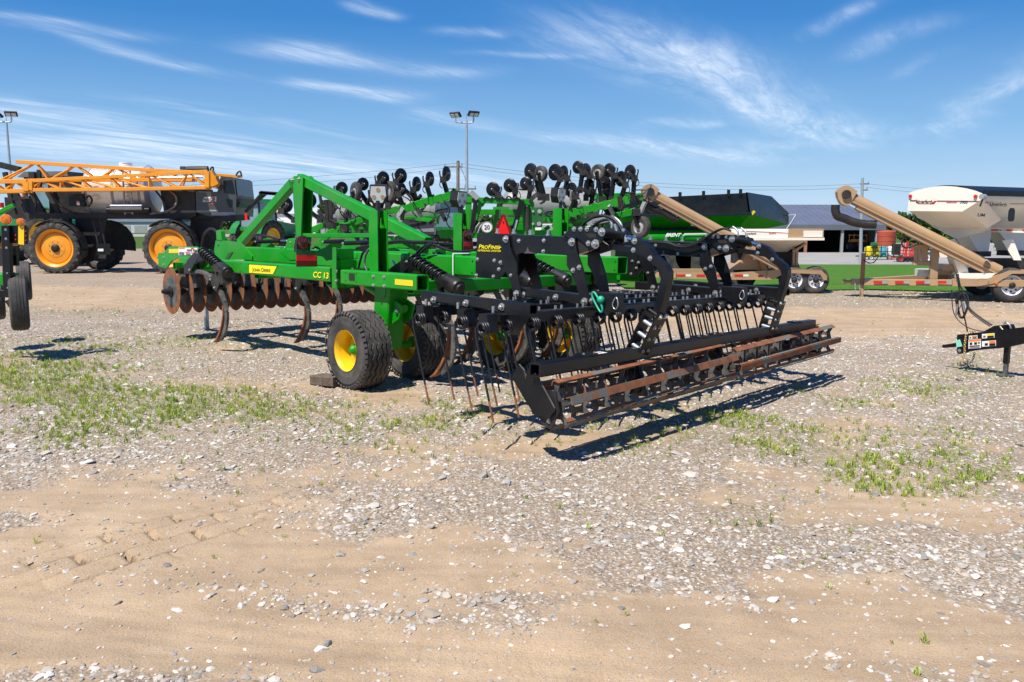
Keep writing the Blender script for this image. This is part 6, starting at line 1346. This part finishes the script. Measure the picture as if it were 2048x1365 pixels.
# the name plate on the bar, and dark mechanism between the booms
mb=MB(); mb.plate([A(x,y,-.25) for x,y in ((1172,446),(1178,440),(1226,431),(1232,434),(1230,441),(1222,443),(1178,452))],np.array([0,.03,0]),'polytank'); o=mb.build('name_plate',ap)
a=A(1185,448.5,-.29); b=A(1220,441,-.29); text('Unverferth','maker_lettering',o,a,b-a,(0,0,1),.105,'ink',fit=np.linalg.norm(b-a),ext=.001,bold=.012)
rs=random.Random(3)
for k in range(46):
    x=rs.uniform(640,900) if k%2 else rs.uniform(930,1290); y=rs.uniform(440,500); v=rs.uniform(.3,2.0); mb=MB(); p=A(x,y,v); d=np.array([rs.uniform(-.4,.4),rs.uniform(-.3,.3),rs.uniform(-.12,.2)])
    if rs.random()<.5: mb.beam(p-d,p+d,.07,.09,'green' if rs.random()<.55 else 'blackdull')
    else: mb.ab(p-.08-abs(d)*.2,p+.08+abs(d)*.2,'green' if rs.random()<.4 else 'blackdull')
    mb.build('linkage',ap)
rs=random.Random(9)
for (xa,xb,ya,yb,n) in ((640,705,392,470,20),(700,915,395,450,26),(1085,1135,415,455,8),(1140,1295,380,440,30)):
    for k in range(n):
        p=A(rs.uniform(xa,xb),rs.uniform(ya,yb),rs.uniform(-.1,.5)); d=np.array([rs.uniform(-.12,.12),rs.uniform(-.1,.1),rs.uniform(-.16,.16)]); mb=MB()
        if k%3==0: mb.tube([p-d*1.6,p+np.array([.1,-.05,.05]),p+d*1.6,p+d*2+np.array([.08,0,-.1])],.014,'hose',5)
        else: mb.beam(p-d,p+d,rs.uniform(.04,.09),rs.uniform(.05,.1),'blackdull' if k%4 else 'greylt')
        mb.build('hose_bracket' if k%2 else 'row_bracket',ap)
for x in (652,660,690,720): MB().beam(A(x,400,1.0),A(x+3,455,1.0),.07,.09,'blackdull',up=NU).build('row_post',ap)
# ------------------------------------------------------------------ tractors
def tractor(name_label,px,py,Y,sc,heading,roof='lgreen'):
    p=WY(px,py,Y); o=thing('tractor',name_label,'tractor',loc=(p[0],Y,0),rz=heading); s=sc
    def q(x,y,z): return (x*s,y*s,z*s)
    mb=MB(); mb.hexa([q(.6,-.42,1.0),q(3.0,-.38,1.0),q(3.0,.38,1.0),q(.6,.42,1.0),q(.6,-.40,1.95),q(2.9,-.30,1.65),q(2.9,.30,1.65),q(.6,.40,1.95)],'lgreen'); mb.hexa([q(3.0,-.37,1.0),q(3.14,-.3,1.02),q(3.14,.3,1.02),q(3.0,.37,1.0),q(2.9,-.30,1.63),q(3.06,-.25,1.5),q(3.06,.25,1.5),q(2.9,.30,1.63)],'ink'); mb.build('hood',o)
    mb=MB(); mb.ab(q(-.6,-.3,.75),q(3.0,.3,1.05),'blackdull'); mb.build('chassis',o)
    mb=MB(); 
    for x,y in ((-.9,-.75),(-.9,.75),(.62,-.62),(.62,.62)): mb.beam(q(x,y,1.5),q(x*.93,y*.92,2.95),.09*s,.09*s,'blackdull',up=NU)
    mb.ab(q(-.98,-.8,1.35),q(.7,.8,1.55),'lgreen'); mb.build('cab_frame',o)
    mb=MB(); mb.hexa([q(-.88,-.74,1.56),q(.62,-.62,1.56),q(.62,.62,1.56),q(-.88,.74,1.56),q(-.82,-.69,2.93),q(.57,-.57,2.93),q(.57,.57,2.93),q(-.82,.69,2.93)],'glasslt'); mb.build('cab_window',o)
    mb=MB(); mb.hexa([q(-1.05,-.8,2.95),q(.78,-.72,2.95),q(.78,.72,2.95),q(-1.05,.8,2.95),q(-.9,-.68,3.14),q(.6,-.6,3.14),q(.6,.6,3.14),q(-.9,.68,3.14)],roof); mb.build('cab_roof',o)
    for sy in (-1,1):
        mb=MB(); P=[(math.cos(a)*1.02-.35,math.sin(a)*1.02+.95) for a in np.linspace(R_(15),R_(165),9)]
        for (a,b),(c,d) in zip(P[:-1],P[1:]): mb.hexa([q(a,sy*.72,b-.04),q(c,sy*.72,d-.04),q(c,sy*1.25,d-.04),q(a,sy*1.25,b-.04),q(a,sy*.72,b),q(c,sy*.72,d),q(c,sy*1.25,d),q(a,sy*1.25,b)],'lgreen')
        mb.build('mudguard',o)
        wheel(o,q(-.35,sy*1.0,.95),(0,sy,0),.95*s,.52*s,.5*s,'yellow','yellow',lugs=20,n=36); wheel(o,q(2.3,sy*.95,.66),(0,sy,0),.66*s,.36*s,.42*s,'yellow','yellow',lugs=16,n=32)
        mb=MB(); mb.cyl(q(.5,sy*.9,2.25),q(.5,sy*.9,2.45),.05*s,'amber',10); mb.build('turn_lamp',o)
    return o
tractor('green tractor with pale cab windows behind the mast, left of the white building',522,440,50,1.0,R_(62))
tractor('green tractor beside the centre tower of the applicator, amber lamp on its cab',886,440,48,1.0,R_(108))
tractor('large green tractor half hidden behind the sprayer, seen under its orange boom',112,450,36,1.22,R_(176),'blackdull')
# ------------------------------------------------------------------ planter toolbar at the left edge, half out of the picture
LP=Frame((0,10.4,0),0.0)
lp=thing('row_planter','green and black row planter with narrow ribbed tyres at the left edge','planter',LP)
def l_(x,y,v=0.0): return LP.V(x,y,v)
mb=MB(); mb.beam(l_(13,452,0),l_(16,545,0),.07,.10,'black',up=NU); mb.beam(l_(17,545,-.05),l_(20,594,-.05),.10,.10,'black',up=NU)
for x,y in ((11.5,460),(12,478),(13,496),(15,547),(16,576)): mb.bolt(l_(x,y,-.09),NV,.016)
mb.beam(l_(27,492,.2),l_(30,532,.2),.06,.09,'black',up=NU); mb.beam(l_(6,497,.1),l_(8,532,.1),.06,.16,'blackdull',up=NU)
fr=mb.build('upright',lp)
mb=MB(); mb.plate([l_(x,y,.02) for x,y in ((8,451.5),(52,451.5),(56,460),(55,489),(9,485))],np.array([0,.012,0]),'black'); mb.plate([l_(x,y,.015) for x,y in ((37,452),(48.5,452),(48.5,490),(37,489))],NV*.006,'reflyellow')
for x,y in ((31.5,470.5),(31.5,479.5),(51.5,463),(51.5,472),(51.5,481)): p=l_(x,y,.015); mb.cyl(p,p+NV*.006,.008,'red',8)
mb.build('light_panel',lp)
for x,y,r in ((11.7,439.5,.062),(41,444.5,.046)):
    c=l_(x,y,0); mb=MB(); mb.lathe(c,(.35,-1,0),[(r,-.04),(r,.0),(r*.85,.015),(.001,.022)],'amber',24); mb.build('warning_lamp',lp)
mb=MB(); c=l_(2,416,.0); mb.cyl(c,c+UP*.06,.035,'red',12); mb.build('tail_lamp',lp)
mb=MB(); mb.beam(l_(-30,440,.1),l_(28,411,.1),.05,.05,'green'); mb.build('hose_bracket',lp); mb=MB(); mb.ab(l_(-60,572,.1),np.array(l_(10,548,.1))+np.array([0,.3,0]),'green',ch=.01); mb.build('toolbar',lp)
mb=MB(); mb.beam(l_(-60,586,0),l_(30,588,0),.09,.09,'black'); mb.beam(l_(14,606,.05),l_(22,602,.05),.05,.05,'black'); mb.bolt(l_(26.5,587,-.05),NV,.016); mb.build('wheel_arm',lp)
def narrow(x0,x1,y0,y1,v):
    c=l_((x0+x1)/2,(y0+y1)/2,v); r=(l_(0,y0,v)[2]-l_(0,y1,v)[2])/2; w=(l_(x1,600,v)-l_(x0,600,v))[0]*.92
    wheel(lp,c,(-.87,-.5,0),r,r*.6,w,'greylt','blackdull',groove=5,n=40,name='gauge_wheel')
narrow(19.5,56.4,551,661,.05); narrow(34,62,523,601,1.6); narrow(-30,8,548,640,.9)
# ------------------------------------------------------------------ poles and power lines
def light_pole(label,px,py_top,Y,lamps,arm_y,base_r=.11):
    p=WY(px,py_top,Y); o=thing('light_pole',label,'light pole',loc=(p[0],Y,0)); x0=0.0
    mb=MB(); zt=p[2]; mb.cyl((0,0,-.2),(0,0,zt-.15),base_r,'galv',14,r2=base_r*.55); mb.cyl((0,0,zt-.15),(0,0,zt+.25),.02,'galv',8); mb.build('pole',o)
    za=WY(px,arm_y,Y)[2]; L=[]
    for (lx,ly,w,tilt) in lamps:
        q=WY(lx,ly,Y)-np.array([p[0],Y,0]); q[1]=0; wd=w*Y/FPX
        mb=MB(); mb.tube([(0,0,za),(q[0]*.8,0,za+.02),(q[0],0,za+.12),(q[0],0,q[2]-wd*.28)],.045,'galv',8); mb.build('arm',o)
        D=nrm((tilt,-.62,-.78)); _,Sx,T=basis(D); Sx=-Sx if Sx[0]<0 else Sx
        mb=MB(); mb.box(q,(wd,wd*.55,.12),'blackdull',X=Sx,Y=np.cross(D,Sx),Z=D,ch=.02); h=mb.build('flood_lamp',o)
        mb=MB()
        for s in (-.22,.22): mb.box(np.array(q)+Sx*wd*s+D*.075,(wd*.36,wd*.36,.02),'lamp',X=Sx,Y=np.cross(D,Sx),Z=D)
        mb.build('lens',h)
    return o
light_pole('tall galvanised light pole with two flood lamps behind the plough',933,236,48,[(911,230,22,-.35),(947,228,22,.35)],246)
light_pole('galvanised light pole with flood lamps above the orange boom at left',12.5,240,52,[(22,228,22,.2),(-4,231,22,-.4)],245)
def utility_pole(label,px,ytop,ybase,Y,arms,trans=None):
    p=WY(px,ytop,Y); zb=float(lot_z(np.array([p[0]]),np.array([Y]))[0])-.3; o=thing('utility_pole',label,'utility pole',loc=(p[0],Y,zb))
    mb=MB(); h=p[2]-zb; b=WY(px-4 if px>1500 else px-1,ybase,Y)[0]-p[0]; mb.cyl((b,0,0),(0,0,h),.17,'galv' if px>1500 else 'polewood',12,r2=.13); mb.build('pole',o)
    for (dz,l,r) in arms: mb=MB(); mb.beam((l,0,h-dz),(r,0,h-dz),.1,.12,'polewood'); [mb.cyl((q,0,h-dz+.05),(q,0,h-dz+.25),.05,'greylt',8) for q in (l+.1,r-.1)]; mb.build('cross_arm',o)
    if trans:
        for dx in trans: mb=MB(); mb.cyl((dx,-.3,h-5.1),(dx,-.3,h-4.1),.27,'greylt',14); mb.cyl((dx,-.3,h-4.1),(dx,-.3,h-3.85),.05,'greylt',8); mb.build('transformer',o)
        mb=MB(); mb.tube([(.05,0,h-.2),(.6,0,h-1.5),(.5,0,h-2.4),(.2,0,h-3.4)],.02,'hose',5); mb.build('jumper_wire',o)
    return o,np.array([p[0],Y,p[2]])
u1,t1_=utility_pole('weathered timber utility pole with transformers left of the tall light pole',916,322,470,72,[(.5,-1.2,.4),(2.3,-1.1,1.5)],(-.75,-.2))
u2,t2_=utility_pole('pale utility pole standing between the two seed tenders',1725,356,527,86,[(.6,-.2,.7),(1.2,-.1,.6)])
def wire(a,b,sag,r=.011):
    a,b=np.array(a),np.array(b); mb=MB(); mb.tube([a+(b-a)*f-UP*4*sag*f*(1-f) for f in np.linspace(0,1,14)],r,'hose',5,spline=0)
    o=mb.build('power_line'); o['category']='power line'; return o
WL=[]
for (xa,ya,Ya,xb,yb,Yb,sg,lab) in ((-60,386,80,914,327,72,.5,'upper thin power line sloping down to the left of the timber pole'),(480,372,76,914,333,72,.3,'lower thin power line ending at the timber pole'),(918,327,72,1725,368,86,.9,'upper power line between the timber pole and the pale pole'),(918,334,72,1725,375,86,.9,'lower power line between the timber pole and the pale pole'),(1726,367,86,2140,382,80,.4,'upper power line running right from the pale pole'),(1726,374,86,2140,392,80,.4,'lower power line running right from the pale pole')):
    o=wire(WY(xa,ya,Ya),WY(xb,yb,Yb),sg); o['label']=lab; o['group']='power lines across the sky'
# ------------------------------------------------------------------ open-fronted shed and what stands in and by it
ZS=-2.35; YB=124.0
def bx(px): return WY(px,500,YB)[0]
x0,x1=bx(1490),bx(1757); ze=WY(1700,450,YB)[2]; zr=WY(1700,421,YB+9)[2]
sh=thing('open_shed','long open-fronted shed with a blue grey roof and dark interior','shed',loc=(x0,YB,ZS))
L=x1-x0; h=ze-ZS; hr=zr-ZS; dp=22.0
mb=MB(); mb.ab((0,dp-.2,0),(L,dp,h),'shade'); mb.ab((-.2,0.05,0),(0,dp,h),'siding'); mb.ab((L,.05,0),(L+.2,dp,h),'roofdk'); mb.ab((.0,.1,-.02),(L,dp-.2,.06),'shade'); mb.ab((0,.3,h-.06),(L,dp-.3,h-.02),'shade'); mb.build('wall',sh)  # back wall, floor and ceiling coloured dark for the shade inside
mb=MB(); rg=11.0
mb.add([(-.6,-.7,h),(L+.6,-.7,h),(L-.4,rg,hr+.9),(-.6,rg,hr+.9),(L+.6,dp+.7,h),(-.6,dp+.7,h)],[[0,1,2,3],[3,2,4,5],[1,4,2],[0,3,5]],'roof')
for k in range(int(L/.9)): mb.beam((k*.9,-.7,h+.02),(k*.9,rg,hr+.92),.04,.03,'roof')
mb.build('roof',sh)
mb=MB(); mb.ab((-.6,-.72,h-.75),(L+.6,-.62,h+.02),'roofdk'); mb.build('fascia',sh)
for px in (1527,1609,1681,1750): 
    mb=MB(); mb.ab((bx(px)-x0-.18,-.5,0),(bx(px)-x0+.18,-.15,h-.7),'copper' if px in(1609,1527) else 'greylt'); mb.build('post',sh)
def far_thing(name,label,cat,px,py,Y,zg=ZS,rz=0): p=WY(px,py,Y); return thing(name,label,cat,loc=(p[0],Y,zg),rz=rz)
o=far_thing('spreader','small orange field sprayer parked in the dark shed bay','sprayer',1713,500,128)
for s in (-1,1): wheel(o,(s*1.15,0,.8),(s*1.0,0,0),.8,.4,.5,'greylt','blackdull',lugs=14,n=24)
mb=MB(); mb.ab((-1.0,-.3,1.5),(1.0,.9,1.9),'orange'); mb.beam((-1.4,-.3,1.55),(1.4,-.3,1.55),.12,.12,'orange'); mb.beam((-1.4,-.3,2.5),(1.4,-.3,2.5),.12,.12,'orange'); [mb.beam((q,-.3,1.5),(q,-.3,2.6),.1,.1,'orange',up=NU) for q in (-1.3,-.6,.6,1.3)]; mb.ab((-.9,0,.5),(.9,.5,1.5),'blackdull'); mb.build('frame',o); mb=MB(); mb.ab((-.1,-.4,1.0),(.25,-.35,1.25),'red'); mb.build('tail_lamp',o)
o=far_thing('storage_tank','rust red round storage tank beside the end of the shed','tank',1772,492,116)
r=17.5*116/FPX; z=WY(1772,464,116)[2]-ZS; mb=MB(); mb.lathe((0,0,0),UP,[(r,0),(r,z),(r*.9,z+.12),(.001,z+.25)],'redtank',40); 
for k in range(4): mb.lathe((0,0,z*(k+1)/5),UP,[(r+.01,0),(r+.04,.03),(r+.01,.06)],'redtank',40)
mb.build('shell',o)
o=far_thing('implement_trailer','low green trailer carrying yellow, blue and white tanks in front of the shed','trailer',1757,512,98)
q=98/FPX; mb=MB(); mb.ab((-2.0,0,.35),(2.2,1.6,.5),'dgreen'); [mb.beam((x,-.05,.3),(x,-.05,1.6),.09,.09,'blackdull',up=NU) for x in (-.4,.25,1.0,-1.5,1.7)]; mb.beam((-2.0,-.05,1.0),(2.0,-.05,1.0),.08,.08,'blackdull'); mb.beam((-1.0,-.05,1.45),(.9,-.05,1.5),.08,.08,'blackdull'); mb.build('deck',o)
for xx,rr,m in ((-.8,.5,'jug'),(.05,.42,'jug'),(.75,.5,'blue'),(1.55,.5,'white')): mb=MB(); mb.lathe((xx,.8,.5),UP,[(rr,0),(rr*1.02,.5),(rr,.9),(rr*.6,1.05),(.001,1.1)],m,20); mb.build('tank',o)
mb=MB(); mb.cyl((-.7,.4,1.7),(-.1,.4,1.7),.35,'dgreen',14); mb.build('reel',o)
wheel(o,(-.9,-.1,.3),NV,.3,.17,.2,'white','blackdull',n=20); wheel(o,(1.2,-.1,.3),NV,.3,.17,.2,'white','blackdull',n=20)
o=far_thing('red_cultivator','red folded cultivator with angled arms parked by the hedge','cultivator',1810,522,92)
rs=random.Random(5); mb=MB(); mb.beam((-1.8,0,.45),(1.0,0,.7),.12,.14,'redpaint')
for k in range(8): x=-.3+k*.17; mb.beam((x,0,.5),(x+rs.uniform(-.4,.5),0.1,2.1+rs.uniform(-.4,.2)),.09,.1,'redpaint',up=NU)
for k in range(4): mb.beam((-.5,.05*k,.6+k*.35),(1.2,.05*k,.5+k*.4),.08,.1,'redpaint')
mb.build('frame',o); mb=MB(); [mb.cyl((x,-.12,.35),(x,-.02,.35),.28,'blackdull',16) for x in (-.2,.25,.7,1.1)]; mb.ab((-.9,.5,.8),(-.3,1.4,2.0),'blackdull',ch=.1); mb.build('disc_row',o); wheel(o,(-.6,-.15,.42),NV,.42,.22,.25,'redpaint','blackdull',n=22); wheel(o,(2.6,.4,.55),NV,.55,.32,.3,'white','redpaint',n=22)
mb=MB(); mb.beam((1.1,0,.6),(2.6,.3,.6),.12,.12,'redpaint'); mb.build('axle',o)
# pale buildings far off to the left
def building(label,px0,px1,yt,yb,Y,zg,roofm,wallm,dep=12,gable=1.0,doors=0):
    a=WY(px0,yb,Y); b=WY(px1,yb,Y); zt=WY(px0,yt,Y)[2]; o=thing('building',label,'building',loc=(a[0],Y,zg)); w=b[0]-a[0]; h=zt-zg
    mb=MB(); mb.ab((0,0,0),(w,dep,h),wallm); mb.build('wall',o); mb=MB(); mb.add([(-.3,-.3,h),(w+.3,-.3,h),(w+.3,dep/2,h+gable),(-.3,dep/2,h+gable),(w+.3,dep+.3,h),(-.3,dep+.3,h)],[[0,1,2,3],[3,2,4,5],[1,4,2],[0,3,5]],roofm); mb.build('roof',o)
    for k in range(doors): mb=MB(); x=w*(k+.5)/doors; mb.ab((x-1.3,-.06,0.05),(x+1.3,.0,h*.7),'greylt'); mb.build('door',o)
    return o
building('long low white building between the mast legs, far behind the tractors',528,672,428,452,150,-.2,'siding','white',14,1.2,3)
building('pale grey shed with a dark roof, far behind the sprayer wheels',200,330,444,456,180,-.2,'roofdk','siding',14,2.0,4)
building('low white shed at far left, seen under the orange boom',-40,150,424,452,170,-.2,'siding','siding',14,1.0,4)
building('small white storage building far behind the grain cart tarp',1068,1180,432,470,165,-2.3,'siding','white',14,1.4,2)
o=None
for k in range(6):
    p=WY(558+k*7.4,460,110); t=thing('liquid_tote','white caged liquid tote in the row below the white building','tote',loc=(p[0],110,-.1),group='row of caged liquid totes')
    mb=MB(); mb.ab((-.22,0,.15),(.22,.45,.62),'polytank',ch=.02); mb.build('bottle',t)
    mb=MB()
    for x in (-.23,-.08,.08,.23): mb.ab((x-.012,-.03,.1),(x+.012,-.01,.66),'blackdull')
    for z in (.12,.3,.48,.64): mb.ab((-.24,-.035,z),(.24,-.015,z+.02),'greylt')
    mb.build('cage',t)
# ------------------------------------------------------------------ trees
LEAF=tint_mat('tree leaf',.65,0,.25)
def tree(label,px,ytop,ybase,Y,wpx,zg,seed,dark=1.0,n=2200,bush=False):
    r=np.random.RandomState(seed); p=WY(px,ybase,Y); h=WY(px,ytop,Y)[2]-zg; w=wpx*Y/FPX
    o=thing('bush' if bush else 'tree',label,'bush' if bush else 'tree',loc=(p[0],Y,zg))
    mb=MB(); th=h*.45 if not bush else h*.3; mb.cyl((0,0,-.2),(.02*h,0,th),h*.03,'polewood',8,r2=h*.02)
    tops=[]
    for k in range(7):
        a=r.rand()*6.28; e=np.array([math.cos(a)*w*.30,math.sin(a)*w*.30,h*(.55+.3*r.rand())]); mb.cyl((0,0,th*.8),e,h*.014,'polewood',6,r2=h*.005); tops.append(e)
    mb.build('trunk',o)
    cl=[]; nc=16 if not bush else 12
    for k in range(nc):
        a=r.rand()*6.28; q=r.rand()**.5; zc=h*((.30 if bush else .42)+.5*r.rand()); rad=(1-((zc/h-.62)/.5)**2)**.5 if abs(zc/h-.62)<.5 else .2
        cl.append((math.cos(a)*q*w*.40*rad,math.sin(a)*q*w*.40*rad,zc,w*(.10+.10*r.rand())))
    cl=np.array(cl); k=r.randint(0,nc,n); d=r.randn(n,3); d/=np.linalg.norm(d,axis=1)[:,None]; rr=cl[k,3]*(.55+.5*r.rand(n)); c=cl[k,:3]+d*rr[:,None]*np.array([1,1,.8])
    s=(h*.018+.05)*(.6+.8*r.rand(n)); nx=r.randn(n,3); nx/=np.linalg.norm(nx,axis=1)[:,None]; t=np.cross(nx,r.randn(n,3)); t/=np.linalg.norm(t,axis=1)[:,None]; b=np.cross(nx,t)
    co=np.stack([c-t*s[:,None],c+b*s[:,None]*.7,c+t*s[:,None],c-b*s[:,None]*.7],1).reshape(-1,3); Fq=(np.arange(n)*4)[:,None]+np.array([[0,1,2,3]])
    tone=np.repeat((.55+.75*r.rand(nc)),1)[k][:,None]; colr=np.array([(.050,.105,.016)])*dark*tone*(.75+.5*r.rand(n,1)); colr=np.concatenate([colr,np.ones((n,1))],1)
    m=tri_mesh('crown',co,Fq,LEAF,np.repeat(colr,4,0),kind=None); m.parent=o; return o
TR=[('round tree rising over the shed roof, left of the gap',1578,407,430,170,34,-2.35,0,1),('small tree over the shed roof, right of the round tree',1606,412,430,172,26,-2.35,0,1),('tree top above the left end of the shed roof',1550,413,430,176,30,-2.35,0,1),
 ('dark tree between the mast and the raised coulters',650,398,455,150,40,-.2,0,1.1),('tall tree behind the raised coulters, left of the gauge tyre',676,404,455,155,38,-.2,0,1.0),('tree just left of the mast, above the white building',560,418,455,165,30,-.2,0,1.0),('low tree above the left tractor roof',505,420,455,190,30,-.2,0,1),('tree at the foot of the mast behind the white building',625,412,455,160,36,-.2,0,1.1),
 ('small round tree over the middle of the shed roof',1652,411,430,172,24,-2.35,0,1.1),('tree peeping over the shed beside the pale pole',1668,414,430,175,18,-2.35,0,1.1)]
for i,(l,px,yt,yb,Y,w,zg,b,dk) in enumerate(TR): tree(l,px,yt,yb,Y,w,zg,40+i,dk*1.0,1800,bool(b))
BS=[('tall bush beside the red tank',1818,450,505,112,46,-2.35,1,.95),('dense bush under the long conveyor tube',1842,462,505,108,50,-2.35,1,1.0),('dark bush behind the conveyor stand',1864,470,505,110,44,-2.35,1,.8),('bush under the right hopper, behind the conveyor foot',1925,468,500,112,60,-2.35,1,1.2),('leafy bush at far right under the hopper',2010,470,500,114,70,-2.35,1,1.1)]
for i,(l,px,yt,yb,Y,w,zg,b,dk) in enumerate(BS): tree(l,px,yt,yb,Y,w,zg,80+i,dk,2600,True)
# far tree lines close the horizon
def tree_line(name,x0,x1,Y,h,zg,seed,n):
    r=np.random.RandomState(seed); x=x0+(x1-x0)*r.rand(n); hh=h*(.55+.45*fbm(x*.06,x*0+seed,3,seed)+.15*r.rand(n)); z=zg+hh*r.rand(n)**.7; y=Y+r.rand(n)*12
    s=.5+.5*r.rand(n); nx=r.randn(n,3); nx/=np.linalg.norm(nx,axis=1)[:,None]; t=np.cross(nx,r.randn(n,3)); t/=np.linalg.norm(t,axis=1)[:,None]; b=np.cross(nx,t); c=np.stack([x,y,z],-1)
    co=np.stack([c-t*s[:,None],c+b*s[:,None],c+t*s[:,None],c-b*s[:,None]],1).reshape(-1,3); Fq=(np.arange(n)*4)[:,None]+np.array([[0,1,2,3]])
    col=np.array([(.05,.095,.022)])*(.6+.8*r.rand(n,1)); col=np.concatenate([col,np.ones((n,1))],1); tri_mesh(name,co,Fq,LEAF,np.repeat(col,4,0))
tree_line('far_woodland',-260,60,300,6.5,-.5,5,9000); tree_line('far_woodland',60,300,290,8.0,-2.4,6,9000)
